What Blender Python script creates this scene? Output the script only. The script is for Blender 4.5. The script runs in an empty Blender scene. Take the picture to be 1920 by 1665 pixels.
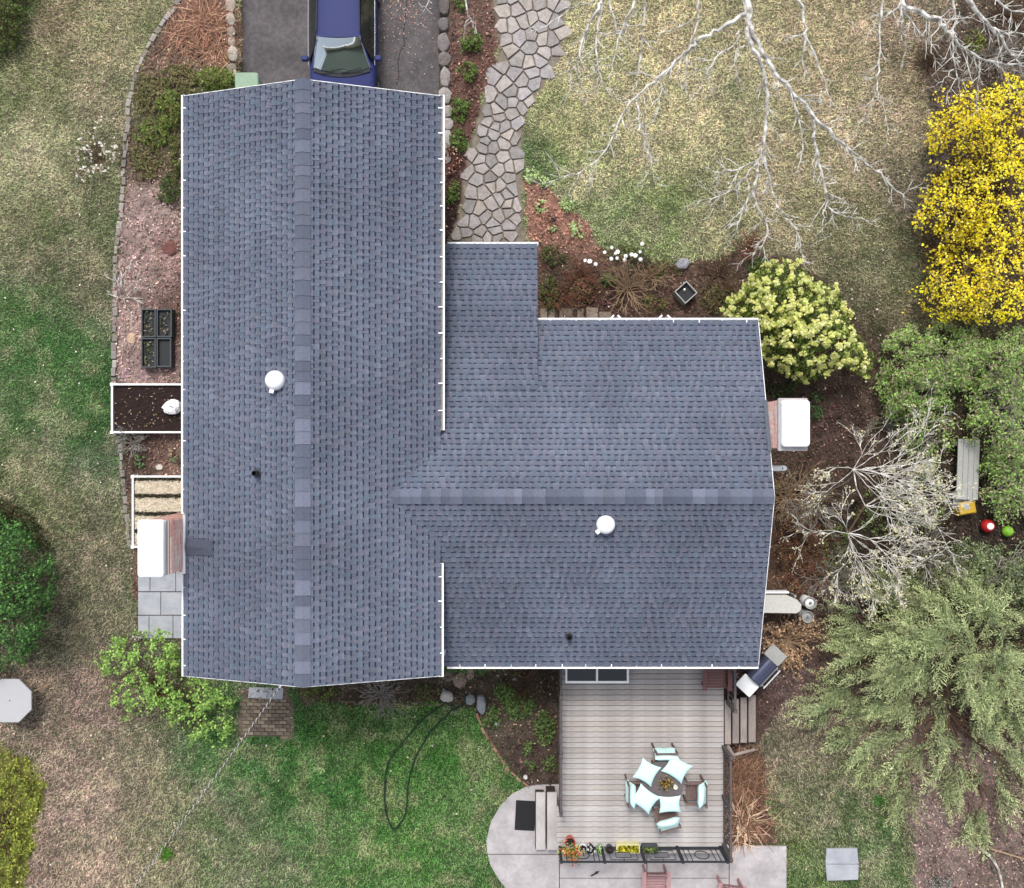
import bpy, bmesh, math, random
import numpy as np
from mathutils import Vector, Matrix

random.seed(7)
RNG = np.random.default_rng(11)
SC = bpy.context.scene
COL = SC.collection
R = math.radians

# ------------------------------------------------------------------ camera
CAM_H, FPX, CX, CY = 27.0, 1750.0, 960.0, 832.5     # drone 27 m up, looking straight down
cd = bpy.data.cameras.new('camera')
cd.sensor_width = 36.0
cd.lens = FPX / 1920.0 * 36.0
cd.clip_start, cd.clip_end = 0.1, 1000.0
cam = bpy.data.objects.new('camera', cd)
cam.location = (0, 0, CAM_H)
cam.rotation_euler = (0, 0, 0)
COL.objects.link(cam)
SC.camera = cam

# ------------------------------------------------------------------ sky, sun, exposure
SUN_ELEV, SUN_AZ = R(58), R(-12)                    # azimuth measured from +Y towards +X
world = bpy.data.worlds.new('World')
SC.world = world
world.use_nodes = True
wn, wl = world.node_tree.nodes, world.node_tree.links
wn.clear()
sky = wn.new('ShaderNodeTexSky')
sky.sky_type = 'NISHITA'
sky.sun_disc = False
sky.sun_elevation = SUN_ELEV
sky.sun_rotation = SUN_AZ
sky.altitude = 100
sky.air_density = 1.0
sky.dust_density = 3.0
sky.ozone_density = 1.0
hs = wn.new('ShaderNodeHueSaturation')
hs.inputs['Saturation'].default_value = 0.40        # thin even cloud: nearly grey sky
bg = wn.new('ShaderNodeBackground')
bg.inputs['Strength'].default_value = 0.15
wo = wn.new('ShaderNodeOutputWorld')
wl.new(sky.outputs['Color'], hs.inputs['Color'])
wl.new(hs.outputs['Color'], bg.inputs['Color'])
wl.new(bg.outputs['Background'], wo.inputs['Surface'])
sd = bpy.data.lights.new('sun', 'SUN')
sd.energy = 1.45
sd.angle = R(11)
sd.color = (1.0, 0.96, 0.90)
sun = bpy.data.objects.new('sun', sd)
sdir = Vector((math.sin(SUN_AZ) * math.cos(SUN_ELEV), math.cos(SUN_AZ) * math.cos(SUN_ELEV), math.sin(SUN_ELEV)))
sun.rotation_euler = sdir.to_track_quat('Z', 'Y').to_euler()
sun.location = (0, 0, 40)
COL.objects.link(sun)
vs = SC.view_settings
vs.view_transform = 'Standard'
vs.look = 'None'
vs.gamma = 1.0
vs.use_curve_mapping = False
vs.exposure = 0.68

# ------------------------------------------------------------------ helpers
def P(px, py, z=0.0):
    """A place read off the photograph (1920 px frame) at height z, in metres."""
    k = (CAM_H - z) / FPX
    return Vector(((px - CX) * k, (CY - py) * k, z))

KALB = 1.33          # what a flat sheet under this sky and exposure gains
def lin1(c):
    c = c / 255.0
    return c / 12.92 if c <= 0.04045 else ((c + 0.055) / 1.055) ** 2.4
def C(r, g, b, k=1.0):
    return (min(.85, lin1(r) * k / KALB), min(.85, lin1(g) * k / KALB), min(.85, lin1(b) * k / KALB))
def Ca(arr):
    a = np.asarray(arr, float) / 255.0
    return np.where(a <= 0.04045, a / 12.92, ((a + 0.055) / 1.055) ** 2.4) / KALB

MATS = {}
def mat(name, col=(.5, .5, .5), rough=.8, metal=0.0, var=.15, scale=8.0, bump=0.0, bscale=40.0, attr=False,
        spec=.3, col2=None, stretch=None, detail=6, ior=None, coat=0.0, stain=0.0, sscale=1.1, thin=0.0):
    m = bpy.data.materials.new(name)
    m.use_nodes = True
    n, l = m.node_tree.nodes, m.node_tree.links
    b = n['Principled BSDF']
    b.inputs['Roughness'].default_value = rough
    b.inputs['Metallic'].default_value = metal
    b.inputs['Specular IOR Level'].default_value = spec
    if coat: b.inputs['Coat Weight'].default_value = coat
    if ior: b.inputs['IOR'].default_value = ior
    tc = n.new('ShaderNodeTexCoord')
    src = tc.outputs['Object']
    if stretch:
        mp = n.new('ShaderNodeMapping')
        mp.inputs['Scale'].default_value = stretch
        l.new(src, mp.inputs['Vector'])
        src = mp.outputs['Vector']
    nz = n.new('ShaderNodeTexNoise')
    nz.inputs['Scale'].default_value = scale
    nz.inputs['Detail'].default_value = detail
    nz.inputs['Roughness'].default_value = .65
    l.new(src, nz.inputs['Vector'])
    mr = n.new('ShaderNodeMapRange')
    mr.inputs['From Min'].default_value = .25
    mr.inputs['From Max'].default_value = .75
    mr.inputs['To Min'].default_value = 1 - var
    mr.inputs['To Max'].default_value = 1 + var
    l.new(nz.outputs['Fac'], mr.inputs['Value'])
    if attr:
        at = n.new('ShaderNodeAttribute')
        at.attribute_name = 'Col'
        base = at.outputs['Color']
    elif col2:
        nz2 = n.new('ShaderNodeTexNoise')
        nz2.inputs['Scale'].default_value = scale * .22
        nz2.inputs['Detail'].default_value = 4
        l.new(src, nz2.inputs['Vector'])
        cr = n.new('ShaderNodeValToRGB')
        cr.color_ramp.elements[0].position, cr.color_ramp.elements[1].position = .38, .64
        cr.color_ramp.elements[0].color = (*col, 1)
        cr.color_ramp.elements[1].color = (*col2, 1)
        l.new(nz2.outputs['Fac'], cr.inputs['Fac'])
        base = cr.outputs['Color']
    else:
        rgb = n.new('ShaderNodeRGB')
        rgb.outputs[0].default_value = (*col, 1)
        base = rgb.outputs[0]
    mx = n.new('ShaderNodeVectorMath')
    mx.operation = 'SCALE'
    l.new(base, mx.inputs[0])
    if stain:                                    # broad weathering on top of the fine grain
        ns_ = n.new('ShaderNodeTexNoise')
        ns_.inputs['Scale'].default_value = sscale
        ns_.inputs['Detail'].default_value = 7
        ns_.inputs['Roughness'].default_value = .6
        l.new(tc.outputs['Object'], ns_.inputs['Vector'])
        m2 = n.new('ShaderNodeMapRange')
        m2.inputs['From Min'].default_value = .32
        m2.inputs['From Max'].default_value = .68
        m2.inputs['To Min'].default_value = 1 - stain
        m2.inputs['To Max'].default_value = 1 + stain * .6
        l.new(ns_.outputs['Fac'], m2.inputs['Value'])
        mm = n.new('ShaderNodeMath')
        mm.operation = 'MULTIPLY'
        l.new(mr.outputs['Result'], mm.inputs[0])
        l.new(m2.outputs['Result'], mm.inputs[1])
        l.new(mm.outputs['Value'], mx.inputs['Scale'])
    else:
        l.new(mr.outputs['Result'], mx.inputs['Scale'])
    l.new(mx.outputs['Vector'], b.inputs['Base Color'])
    if bump:
        nb = n.new('ShaderNodeTexNoise')
        nb.inputs['Scale'].default_value = bscale
        nb.inputs['Detail'].default_value = 5
        l.new(src, nb.inputs['Vector'])
        bp = n.new('ShaderNodeBump')
        bp.inputs['Strength'].default_value = bump
        bp.inputs['Distance'].default_value = .02
        l.new(nb.outputs['Fac'], bp.inputs['Height'])
        l.new(bp.outputs['Normal'], b.inputs['Normal'])
    if thin:                                     # light passing through leaves
        tb_ = n.new('ShaderNodeBsdfTranslucent')
        mxs = n.new('ShaderNodeMixShader')
        mxs.inputs['Fac'].default_value = thin
        l.new(mx.outputs['Vector'], tb_.inputs['Color'])
        l.new(b.outputs['BSDF'], mxs.inputs[1])
        l.new(tb_.outputs['BSDF'], mxs.inputs[2])
        l.new(mxs.outputs['Shader'], n['Material Output'].inputs['Surface'])
    MATS[name] = m
    return m

def link(name, me, material=None, parent=None):
    o = bpy.data.objects.new(name, me)
    COL.objects.link(o)
    if material is not None and me is not None and not me.materials:
        me.materials.append(material if not isinstance(material, str) else MATS[material])
    if parent is not None:
        o.parent = parent
    return o

def tag(o, label=None, cat=None, group=None, kind=None):
    if label: o['label'] = label
    if cat: o['category'] = cat
    if group: o['group'] = group
    if kind: o['kind'] = kind
    return o

def thing(name, label, cat, loc=(0, 0, 0), rz=0.0, group=None):
    o = bpy.data.objects.new(name, None)
    COL.objects.link(o)
    o.location = loc
    o.rotation_euler = (0, 0, rz)
    o.empty_display_size = .2
    return tag(o, label, cat, group)

class MB:
    """collects simple solids into one mesh"""
    def __init__(s):
        s.v, s.f, s.c = [], [], []
        s.col = (1, 1, 1)
    def add(s, vs, fs):
        b = len(s.v)
        s.v.extend([tuple(p) for p in vs])
        s.c.extend([s.col] * len(vs))
        s.f.extend([tuple(b + i for i in f) for f in fs])
        return s
    def box(s, x0, y0, z0, x1, y1, z1, M=None):
        vs = [Vector((x, y, z)) for z in (z0, z1) for y in (y0, y1) for x in (x0, x1)]
        if M is not None: vs = [M @ p for p in vs]
        return s.add(vs, [(0, 2, 3, 1), (4, 5, 7, 6), (0, 1, 5, 4), (1, 3, 7, 5), (3, 2, 6, 7), (2, 0, 4, 6)])
    def prism(s, pts, z0, z1, bev=0.0, M=None):
        """vertical prism on an xy outline (counter-clockwise), optional chamfer on the top edge"""
        n = len(pts)
        cx = sum(p[0] for p in pts) / n
        cy = sum(p[1] for p in pts) / n
        rings = [[(p[0], p[1], z0) for p in pts]]
        if bev:
            rings.append([(p[0], p[1], z1 - bev * .7) for p in pts])
            r = max(math.hypot(p[0] - cx, p[1] - cy) for p in pts)
            k = 1 - bev / max(r, 1e-4)
            rings.append([(cx + (p[0] - cx) * k, cy + (p[1] - cy) * k, z1) for p in pts])
        else:
            rings.append([(p[0], p[1], z1) for p in pts])
        vs = [Vector(p) for r_ in rings for p in r_]
        if M is not None: vs = [M @ p for p in vs]
        fs = []
        for k in range(len(rings) - 1):
            for i in range(n):
                j = (i + 1) % n
                fs.append((k * n + i, k * n + j, (k + 1) * n + j, (k + 1) * n + i))
        fs.append(tuple(range((len(rings) - 1) * n, len(rings) * n)))
        fs.append(tuple(reversed(range(n))))
        return s.add(vs, fs)
    def tube(s, pts, rad, k=6, closed=False):
        pts = [Vector(p) for p in pts]
        n = len(pts)
        if not hasattr(rad, '__len__'): rad = [rad] * n
        vs = []
        for i, p in enumerate(pts):
            a = pts[(i - 1) % n] if (closed or i > 0) else p
            b = pts[(i + 1) % n] if (closed or i < n - 1) else p
            t = (b - a)
            t = t.normalized() if t.length > 1e-9 else Vector((0, 0, 1))
            up = Vector((0, 0, 1)) if abs(t.z) < .9 else Vector((1, 0, 0))
            x = t.cross(up).normalized()
            y = x.cross(t)
            for q in range(k):
                an = 2 * math.pi * q / k
                vs.append(p + (x * math.cos(an) + y * math.sin(an)) * rad[i])
        fs = []
        for i in range(n if closed else n - 1):
            i2 = (i + 1) % n
            for q in range(k):
                q2 = (q + 1) % k
                fs.append((i * k + q, i * k + q2, i2 * k + q2, i2 * k + q))
        if not closed:
            fs.append(tuple(range(k)))
            fs.append(tuple((n - 1) * k + q for q in reversed(range(k))))
        return s.add(vs, fs)
    def lathe(s, prof, k=20, c=(0, 0, 0), M=None):
        """profile [(r, z)...] turned round the z axis through c"""
        vs, fs = [], []
        for r_, z in prof:
            for q in range(k):
                an = 2 * math.pi * q / k
                vs.append(Vector((c[0] + r_ * math.cos(an), c[1] + r_ * math.sin(an), c[2] + z)))
        if M is not None: vs = [M @ p for p in vs]
        for i in range(len(prof) - 1):
            for q in range(k):
                q2 = (q + 1) % k
                fs.append((i * k + q, i * k + q2, (i + 1) * k + q2, (i + 1) * k + q))
        fs.append(tuple(reversed(range(k))))
        fs.append(tuple((len(prof) - 1) * k + q for q in range(k)))
        return s.add(vs, fs)
    def mesh(s, name, colors=False):
        me = bpy.data.meshes.new(name)
        me.from_pydata(s.v, [], s.f)
        if colors:
            at = me.color_attributes.new('Col', 'FLOAT_COLOR', 'POINT')
            a = np.ones((len(s.v), 4), np.float32)
            a[:, :3] = np.array(s.c, np.float32)
            at.data.foreach_set('color', a.ravel())
        me.update()
        return me
    def build(s, name, material, parent=None, colors=False, smooth=False):
        me = s.mesh(name, colors)
        if smooth:
            me.shade_smooth()
        return link(name, me, material, parent)

def np_mesh(name, V, Fq, Cv=None, k=4):
    """fast mesh from arrays; Fq (n,k) faces, Cv per-vertex colour"""
    me = bpy.data.meshes.new(name)
    nv, nf = len(V), len(Fq)
    me.vertices.add(nv)
    me.vertices.foreach_set('co', np.ascontiguousarray(V, np.float32).ravel())
    me.loops.add(nf * k)
    me.loops.foreach_set('vertex_index', np.ascontiguousarray(Fq, np.int32).ravel())
    me.polygons.add(nf)
    me.polygons.foreach_set('loop_start', np.arange(0, nf * k, k, dtype=np.int32))
    me.polygons.foreach_set('loop_total', np.full(nf, k, np.int32))
    if Cv is not None:
        at = me.color_attributes.new('Col', 'FLOAT_COLOR', 'POINT')
        a = np.ones((nv, 4), np.float32)
        a[:, :3] = Cv
        at.data.foreach_set('color', a.ravel())
    me.update(calc_edges=True)
    return me

def vnoise(x, y, seed=0):
    """smooth value noise 0..1 on a unit lattice"""
    xi, yi = np.floor(x).astype(np.int64), np.floor(y).astype(np.int64)
    xf, yf = x - xi, y - yi
    u, v = xf * xf * (3 - 2 * xf), yf * yf * (3 - 2 * yf)
    def h(a, b):
        n = (a * 374761393 + b * 668265263 + seed * 1442695041) & 0xFFFFFFFF
        n = ((n ^ (n >> 13)) * 1274126177) & 0xFFFFFFFF
        return ((n ^ (n >> 16)) & 0xFFFF) / 65535.0
    return (h(xi, yi) * (1 - u) + h(xi + 1, yi) * u) * (1 - v) + (h(xi, yi + 1) * (1 - u) + h(xi + 1, yi + 1) * u) * v
def fbm(x, y, seed=0, o=4):
    s, a, t = 0, .5, 0
    for i in range(o):
        s = s + a * vnoise(x * 2 ** i, y * 2 ** i, seed + i * 17)
        t += a
        a *= .55
    return s / t

def inpoly(px, py, poly):
    r = np.zeros(px.shape, bool)
    n = len(poly)
    j = n - 1
    for i in range(n):
        xi, yi = poly[i]
        xj, yj = poly[j]
        if yi != yj:
            r ^= ((yi > py) != (yj > py)) & (px < (xj - xi) * (py - yi) / (yj - yi) + xi)
        j = i
    return r
def polydist(px, py, poly):
    d = np.full(px.shape, 1e9)
    n = len(poly)
    for i in range(n):
        ax, ay = poly[i]
        bx, by = poly[(i + 1) % n]
        vx, vy = bx - ax, by - ay
        t = np.clip(((px - ax) * vx + (py - ay) * vy) / (vx * vx + vy * vy + 1e-9), 0, 1)
        d = np.minimum(d, (px - ax - t * vx) ** 2 + (py - ay - t * vy) ** 2)
    return np.sqrt(d)

def leaves(name, cen, nrm, axis, size, aspect, colr, material, parent, bend=.15, tip=None):
    """one 4-corner leaf for every point; axis = direction the leaf points, nrm = facing"""
    n = len(cen)
    ax = axis - (axis * nrm).sum(1, keepdims=True) * nrm
    ax /= np.linalg.norm(ax, axis=1, keepdims=True) + 1e-9
    sd_ = np.cross(nrm, ax)
    L = size[:, None]
    W = L * aspect
    V = np.empty((n, 4, 3))
    V[:, 0] = cen - ax * L * .5
    V[:, 1] = cen + sd_ * W * .5 + nrm * L * bend
    V[:, 2] = cen + ax * L * .5
    V[:, 3] = cen - sd_ * W * .5 + nrm * L * bend
    Fq = np.arange(n * 4).reshape(n, 4)
    Cv = np.repeat(colr[:, None, :], 4, 1)
    if tip is not None:
        Cv[:, 2] = tip
    me = np_mesh(name, V.reshape(-1, 3), Fq, Cv.reshape(-1, 3))
    return link(name, me, material, parent)

def randdir(n, up=1.0):
    d = RNG.normal(size=(n, 3))
    d[:, 2] = np.abs(d[:, 2]) + up
    return d / np.linalg.norm(d, axis=1, keepdims=True)

def pick(pal, n, jit=.12, w=None):
    pal = Ca(pal) * KALB * 1.30
    idx = RNG.choice(len(pal), n, p=w)
    c = pal[idx] * (1 + RNG.normal(0, jit, (n, 1)))
    c = c * (1 + RNG.normal(0, .04, (n, 3)))
    return np.clip(c * np.minimum(1, .86 / np.maximum(c.max(1, keepdims=True), 1e-4)), .003, .9)

# ------------------------------------------------------------------ materials
mat('roof', attr=True, rough=.95, var=.30, scale=34, bump=.35, bscale=160, spec=.15, stain=.16, sscale=.55)
mat('leaf', attr=True, rough=.7, var=.12, scale=9, spec=.2, thin=.38)
mat('petal', attr=True, rough=.7, var=.10, scale=9, spec=.2, thin=.12)
mat('dry', attr=True, rough=.95, var=.15, scale=9, spec=.08, thin=.2)
mat('ground', attr=True, rough=.98, var=.34, scale=7, bump=.6, bscale=30, spec=.05)
mat('white_paint', C(238, 238, 236, 1.33), rough=.5, var=.05, scale=3)
mat('gutter', C(240, 240, 240, 1.33), rough=.4, var=.07, scale=4)
mat('gutter_floor', C(150, 146, 140), rough=.8, var=.4, scale=20)
mat('siding', C(92, 102, 96), rough=.7, var=.06, scale=3)
mat('dark_glass', (.012, .016, .016), rough=.06, var=.05, spec=.6)
mat('dome', C(250, 250, 250, 1.33), rough=.25, var=.02, spec=.5)
mat('black_rubber', (.013, .013, .015), rough=.7, var=.2)
mat('brick', attr=True, rough=.95, var=.22, scale=25, bump=.4, bscale=90, spec=.1)
mat('mortar', C(190, 176, 168), rough=.98, var=.2, scale=30)
mat('chimney_cap', C(246, 246, 244, 1.33), rough=.7, var=.05, scale=4)
mat('galv', C(150, 155, 165), rough=.45, metal=.6, var=.15, scale=14)
mat('asphalt', C(98, 94, 96), stain=.28, sscale=.9, rough=.95, var=.22, scale=40, col2=C(114, 109, 110), bump=.3, bscale=120, spec=.15)
mat('crack', C(58, 52, 52), rough=1, var=.2)
mat('concrete', C(186, 180, 180), stain=.14, sscale=1.6, rough=.9, var=.14, scale=9, col2=C(202, 196, 197), bump=.15, bscale=60, spec=.15)
mat('paver', C(170, 173, 180), rough=.9, var=.10, scale=10, col2=C(186, 188, 194), bump=.15, bscale=60, spec=.15)
mat('stone', attr=True, stain=.2, sscale=1.5, rough=.95, var=.25, scale=12, bump=.5, bscale=40, spec=.12)
mat('wood', attr=True, stain=.26, sscale=1.6, rough=.9, var=.30, scale=5, stretch=(.8, 18, 18), bump=.2, bscale=12, spec=.12)
mat('wood_y', attr=True, stain=.25, sscale=1.0, rough=.9, var=.30, scale=5, stretch=(18, .8, 18), bump=.2, bscale=12, spec=.12)
mat('iron', (.022, .024, .028), rough=.6, var=.25, scale=20)
mat('rail_wood', C(98, 92, 92), rough=.95, var=.30, scale=10)
mat('fabric', C(206, 240, 237, 1.18), rough=.9, var=.05, scale=14, bump=.12, bscale=70)
mat('red_wood', C(132, 94, 90), rough=.85, var=.20, scale=8)
mat('faded_red', C(184, 144, 144), rough=.85, var=.15, scale=8)
mat('teak', C(122, 100, 94), rough=.8, var=.25, scale=10)
mat('table_top', C(112, 104, 106), rough=.7, var=.25, scale=20)
mat('soil', C(56, 46, 44), rough=1, var=.35, scale=22, bump=.9, bscale=35, spec=.05)
mat('straw_mat', C(205, 190, 160), rough=1, var=.18, scale=30, bump=.6, bscale=70, spec=.05)
mat('black_plastic', (.02, .022, .024), rough=.6, var=.3, scale=10)
mat('grey_plastic', C(78, 84, 88), rough=.6, var=.2, scale=10)
mat('hose', C(22, 52, 36), rough=.5, var=.2)
mat('mat', C(44, 43, 46), rough=.95, var=.25, scale=30)
mat('car_paint', C(50, 58, 112), rough=.62, metal=.0, var=.05, scale=2, spec=.25)
mat('car_glass', (.74, .80, .80), rough=.06, metal=1.0, var=.02, spec=.8)
mat('side_glass', (.015, .018, .018), rough=.06, var=.02, spec=.6)
mat('trim', C(220, 222, 225), rough=.25, metal=.6, var=.05)
mat('tyre', (.015, .015, .016), rough=.9, var=.2)
mat('bark_pale', C(238, 234, 225, 1.2), rough=.95, var=.34, scale=26, col2=C(158, 152, 144), spec=.05)
mat('bark_cream', C(228, 220, 200, 1.3), rough=.95, var=.25, scale=26, spec=.05)
mat('bark_grey', C(158, 150, 142), rough=.95, var=.28, scale=14, spec=.05)
mat('bark_brown', C(104, 84, 70), rough=.95, var=.3, scale=14, spec=.05)
mat('twig_red', C(128, 88, 72), rough=.95, var=.3, scale=14, spec=.05)
mat('twig_tan', C(172, 146, 118), rough=.95, var=.25, scale=14, spec=.05)
mat('terracotta', C(205, 110, 95), rough=.85, var=.12)
mat('yellow', C(205, 165, 50), rough=.6, var=.15, scale=9)
mat('cream', C(232, 226, 170), rough=.6, var=.06)
mat('red', C(200, 40, 42), rough=.45, var=.1)
mat('lime', C(140, 200, 60), rough=.45, var=.1)
mat('weathered', C(176, 176, 172), rough=.95, var=.25, scale=12, stretch=(8, 1, 8))
mat('stainless', C(196, 200, 204), rough=.35, metal=.5, var=.12, scale=10)
mat('grill_lid', C(84, 88, 112), rough=.3, metal=.4, var=.15, scale=12)
mat('cable', C(205, 203, 200), rough=.6, var=.1)
mat('cable_dark', C(70, 68, 66), rough=.6, var=.1)
mat('blue_pot', C(88, 104, 165), rough=.4, var=.1)
mat('mint_bin', C(150, 176, 150), rough=.6, var=.1)
# ================================================================== THE SETTING
ANCH = np.array([
 (20,20,78,86,52),(100,40,138,114,88),(200,60,145,132,96),(60,150,132,124,86),(200,200,130,117,90),(60,300,156,144,110),(150,330,138,128,94),
 (60,420,127,120,82),(160,450,105,105,70),(60,500,112,102,78),(170,540,120,108,84),(40,570,88,110,58),(90,650,76,108,54),(160,680,80,105,56),
 (60,760,95,110,65),(150,780,84,110,58),(170,870,100,107,74),(60,880,128,120,86),(120,960,117,112,76),(180,1010,112,102,80),(150,1100,124,110,88),
 (150,1200,112,97,80),(130,1300,130,111,96),(190,1330,125,104,92),(250,1420,118,112,86),(130,1430,140,119,102),(170,1520,156,133,116),(260,1500,140,124,102),
 (90,1600,136,114,98),(200,1630,146,126,106),(300,1600,128,121,90),(400,1420,62,104,46),(480,1450,76,112,56),(350,1500,115,120,82),(430,1600,108,120,76),
 (300,1560,108,112,78),(550,1400,70,108,50),(550,1550,82,115,58),(650,1350,86,110,56),(700,1450,78,116,52),(650,1620,90,122,60),(800,1400,84,120,55),
 (850,1480,86,117,58),(780,1580,92,128,60),(880,1630,84,114,58),(600,1480,64,104,46),(500,1620,112,120,80),(460,1530,98,112,70),
 (1050,250,162.64,157.29,109.14),(1100,60,164.78,158.36,115.56),(1250,60,169.06,158.36,115.56),(1350,150,165.85,158.36,117.7),(1200,250,173.34,162.64,119.84),(1300,260,171.2,162.64,119.84),(1000,290,92,116,62),
 (1100,330,162.64,162.64,113.42),(1150,400,128,142,86),(1250,400,134,143,90),(1350,380,136,137,92),(1450,350,148,138,102),(1550,100,165.85,151.94,113.42),(1600,250,166.92,153.01,117.7),
 (1550,320,151.94,141.24,104.86),(1620,420,120,119,80),(1700,350,118,107,86),(1650,500,106,110,74),(1580,560,104,100,72),(1640,620,88,78,58),(1700,100,145.52,128.4,100.58),(1800,60,128.4,112.35,94.16),
 (1600,700,86,66,60),(1560,790,80,62,56),(1480,1000,84,66,54),(1500,1300,112,90,84),(1480,1400,112,104,82),(1520,1480,106,106,76),(1480,1560,112,115,72),
 (1560,1540,96,106,68),(1640,1560,88,108,60),(1650,1640,92,112,62),(1500,1640,100,120,64),(1560,1660,100,116,64),(1720,1500,128,106,96),(1780,1560,134,110,102),
 (1850,1620,124,104,92),(1740,700,80,76,54),(1850,800,80,74,54),(1800,1000,74,64,52),(1700,1150,74,68,52),(1850,1250,80,74,56),(1650,1300,100,90,72),(1750,1400,110,98,82),
], float)
BANCH = np.array([
 (390,40,146,104,86),(400,100,140,100,82),(330,110,130,102,84),(300,220,104,102,70),(410,160,96,112,62),(290,300,116,92,74),(320,270,96,92,62),(280,390,172,142,134),
 (270,480,166,136,128),(260,620,172,142,132),(320,480,152,118,110),(330,600,120,88,78),(270,700,160,130,124),(320,700,150,120,112),(290,840,110,82,72),(325,850,140,108,92),(250,860,92,72,62),
 (245,1120,128,90,76),(240,1000,120,98,80),(870,60,122,92,80),(900,100,118,82,70),(870,200,112,78,66),(850,330,92,60,54),(850,420,70,50,46),(1030,400,178,120,100),(1080,450,168,118,98),(1000,350,170,120,100),
 (1050,500,92,72,60),(1150,560,90,64,56),(1250,540,104,76,64),(1350,520,108,84,70),(1200,480,96,80,62),(1450,600,70,60,48),(1430,500,110,90,72),(1560,640,90,72,60),
 (1560,780,84,62,56),(1640,720,92,74,62),(1480,900,84,66,54),(1470,1000,116,86,66),(1480,1080,110,82,64),(1600,1000,72,60,48),(1600,1150,76,62,50),(1750,700,70,70,48),(1800,950,72,58,48),
 (1850,1000,66,54,46),(1850,1200,70,66,48),(1500,1200,92,72,62),(1480,1270,104,82,76),(1400,1280,82,60,54),(1400,1500,110,80,64),(900,1290,88,76,60),(960,1360,92,78,64),
 (1000,1440,84,66,58),(700,1290,84,70,56),(600,1300,90,82,60),(500,1340,140,122,104),(470,1300,120,106,92),(1780,1560,136,112,104),(1850,1500,122,98,90),(1740,1620,138,114,104),(1880,1640,124,102,92),
 (40,1550,120,126,44),(1750,150,104,88,76),(1850,60,98,84,70),(1720,300,118,102,86),(1710,450,112,102,80),(1800,300,100,82,62),(1720,560,100,92,66),(310,1240,96,84,60),
], float)
BEDS = [
 [(345,-20),(438,-20),(455,150),(450,185),(343,190),(343,1205),(262,1205),(250,1030),(238,930),(228,830),(215,720),(215,560),(228,400),(236,260),(255,140),(300,55)],
 [(845,-20),(935,-20),(942,60),(915,165),(888,250),(868,340),(858,452),(833,460),(828,190)],
 [(980,325),(1020,345),(1062,380),(1102,425),(1118,472),(1005,475),(985,440)],
 [(1000,458),(1110,462),(1180,466),(1240,500),(1330,490),(1400,462),(1500,492),(1570,560),(1650,640),(1700,610),(1930,600),(1930,1440),(1740,1440),(1640,1330),(1560,1290),(1470,1310),(1420,1400),(1360,1400),(1200,1250),(1200,800),(1000,600)],
 [(560,1284),(835,1262),(1060,1250),(1060,1488),(990,1476),(940,1420),(908,1365),(888,1322),(840,1322),(700,1318),(560,1318)],
 [(445,1285),(545,1285),(547,1380),(447,1380)],
 [(1685,1500),(1712,1560),(1722,1610),(1710,1690),(1940,1690),(1940,1400),(1780,1420)],
 [(-20,1405),(55,1420),(85,1480),(62,1590),(40,1690),(-20,1690)],
 [(1728,120),(1775,52),(1808,-30),(1950,-30),(1950,600),(1722,600),(1700,575),(1745,540),(1736,480),(1722,430),(1748,380),(1738,320),(1758,260),(1742,190)],
 [(1365,1395),(1425,1415),(1452,1580),(1365,1590)],
]
PATH = [(915,-45),(1056,-45),(1060,60),(1050,112),(1012,172),(982,222),(976,300),(977,360),(987,455),(836,458),(848,432),(862,400),(866,340),(880,280),(897,212),(917,160),(938,90)]
PATIO = [(1015,1470),(990,1474),(962,1488),(938,1510),(920,1540),(912,1575),(917,1610),(932,1642),(955,1668),(985,1700),(1474,1700),(1474,1585),(1300,1584),(1200,1480)]
HARD = [
 [(343,182),(834,182),(834,455),(1008,455),(1008,600),(1424,600),(1424,1250),(834,1250),(834,1268),(343,1270)],
 [(452,-45),(848,-45),(840,200),(452,200)],
 PATH, PATIO, [(1045,1250),(1365,1250),(1365,1600),(1045,1600)], [(1355,1305),(1420,1305),(1420,1400),(1355,1400)],
 [(1547,1588),(1610,1588),(1610,1650),(1547,1650)], [(258,1075),(345,1075),(345,1198),(258,1198)],
 [(447,1311),(547,1311),(547,1380),(447,1380)], [(208,718),(345,718),(345,813),(208,813)], [(246,890),(345,890),(345,1028),(246,1028)],
]
def interp(px, py, A, s=38.0):
    num = np.zeros((len(px), 3)); den = np.zeros(len(px))
    for a in A:
        w = 1.0 / ((px - a[0]) ** 2 + (py - a[1]) ** 2 + s * s) ** 1.6
        num += w[:, None] * a[2:5]
        den += w
    return num / den[:, None]
def wob(px, py, amp=7.0):
    return (px + (fbm(px / 30, py / 30, 5, 3) - .5) * 2 * amp * 1.6, py + (fbm(px / 30, py / 30, 9, 3) - .5) * 2 * amp * 1.6)
def bedmask(px, py):
    wx, wy = wob(px, py)
    m = np.zeros(px.shape, bool)
    for b in BEDS: m |= inpoly(wx, wy, b)
    return m
def hardmask(px, py):
    m = np.zeros(px.shape, bool)
    for b in HARD: m |= inpoly(px, py, b)
    return m
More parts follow.
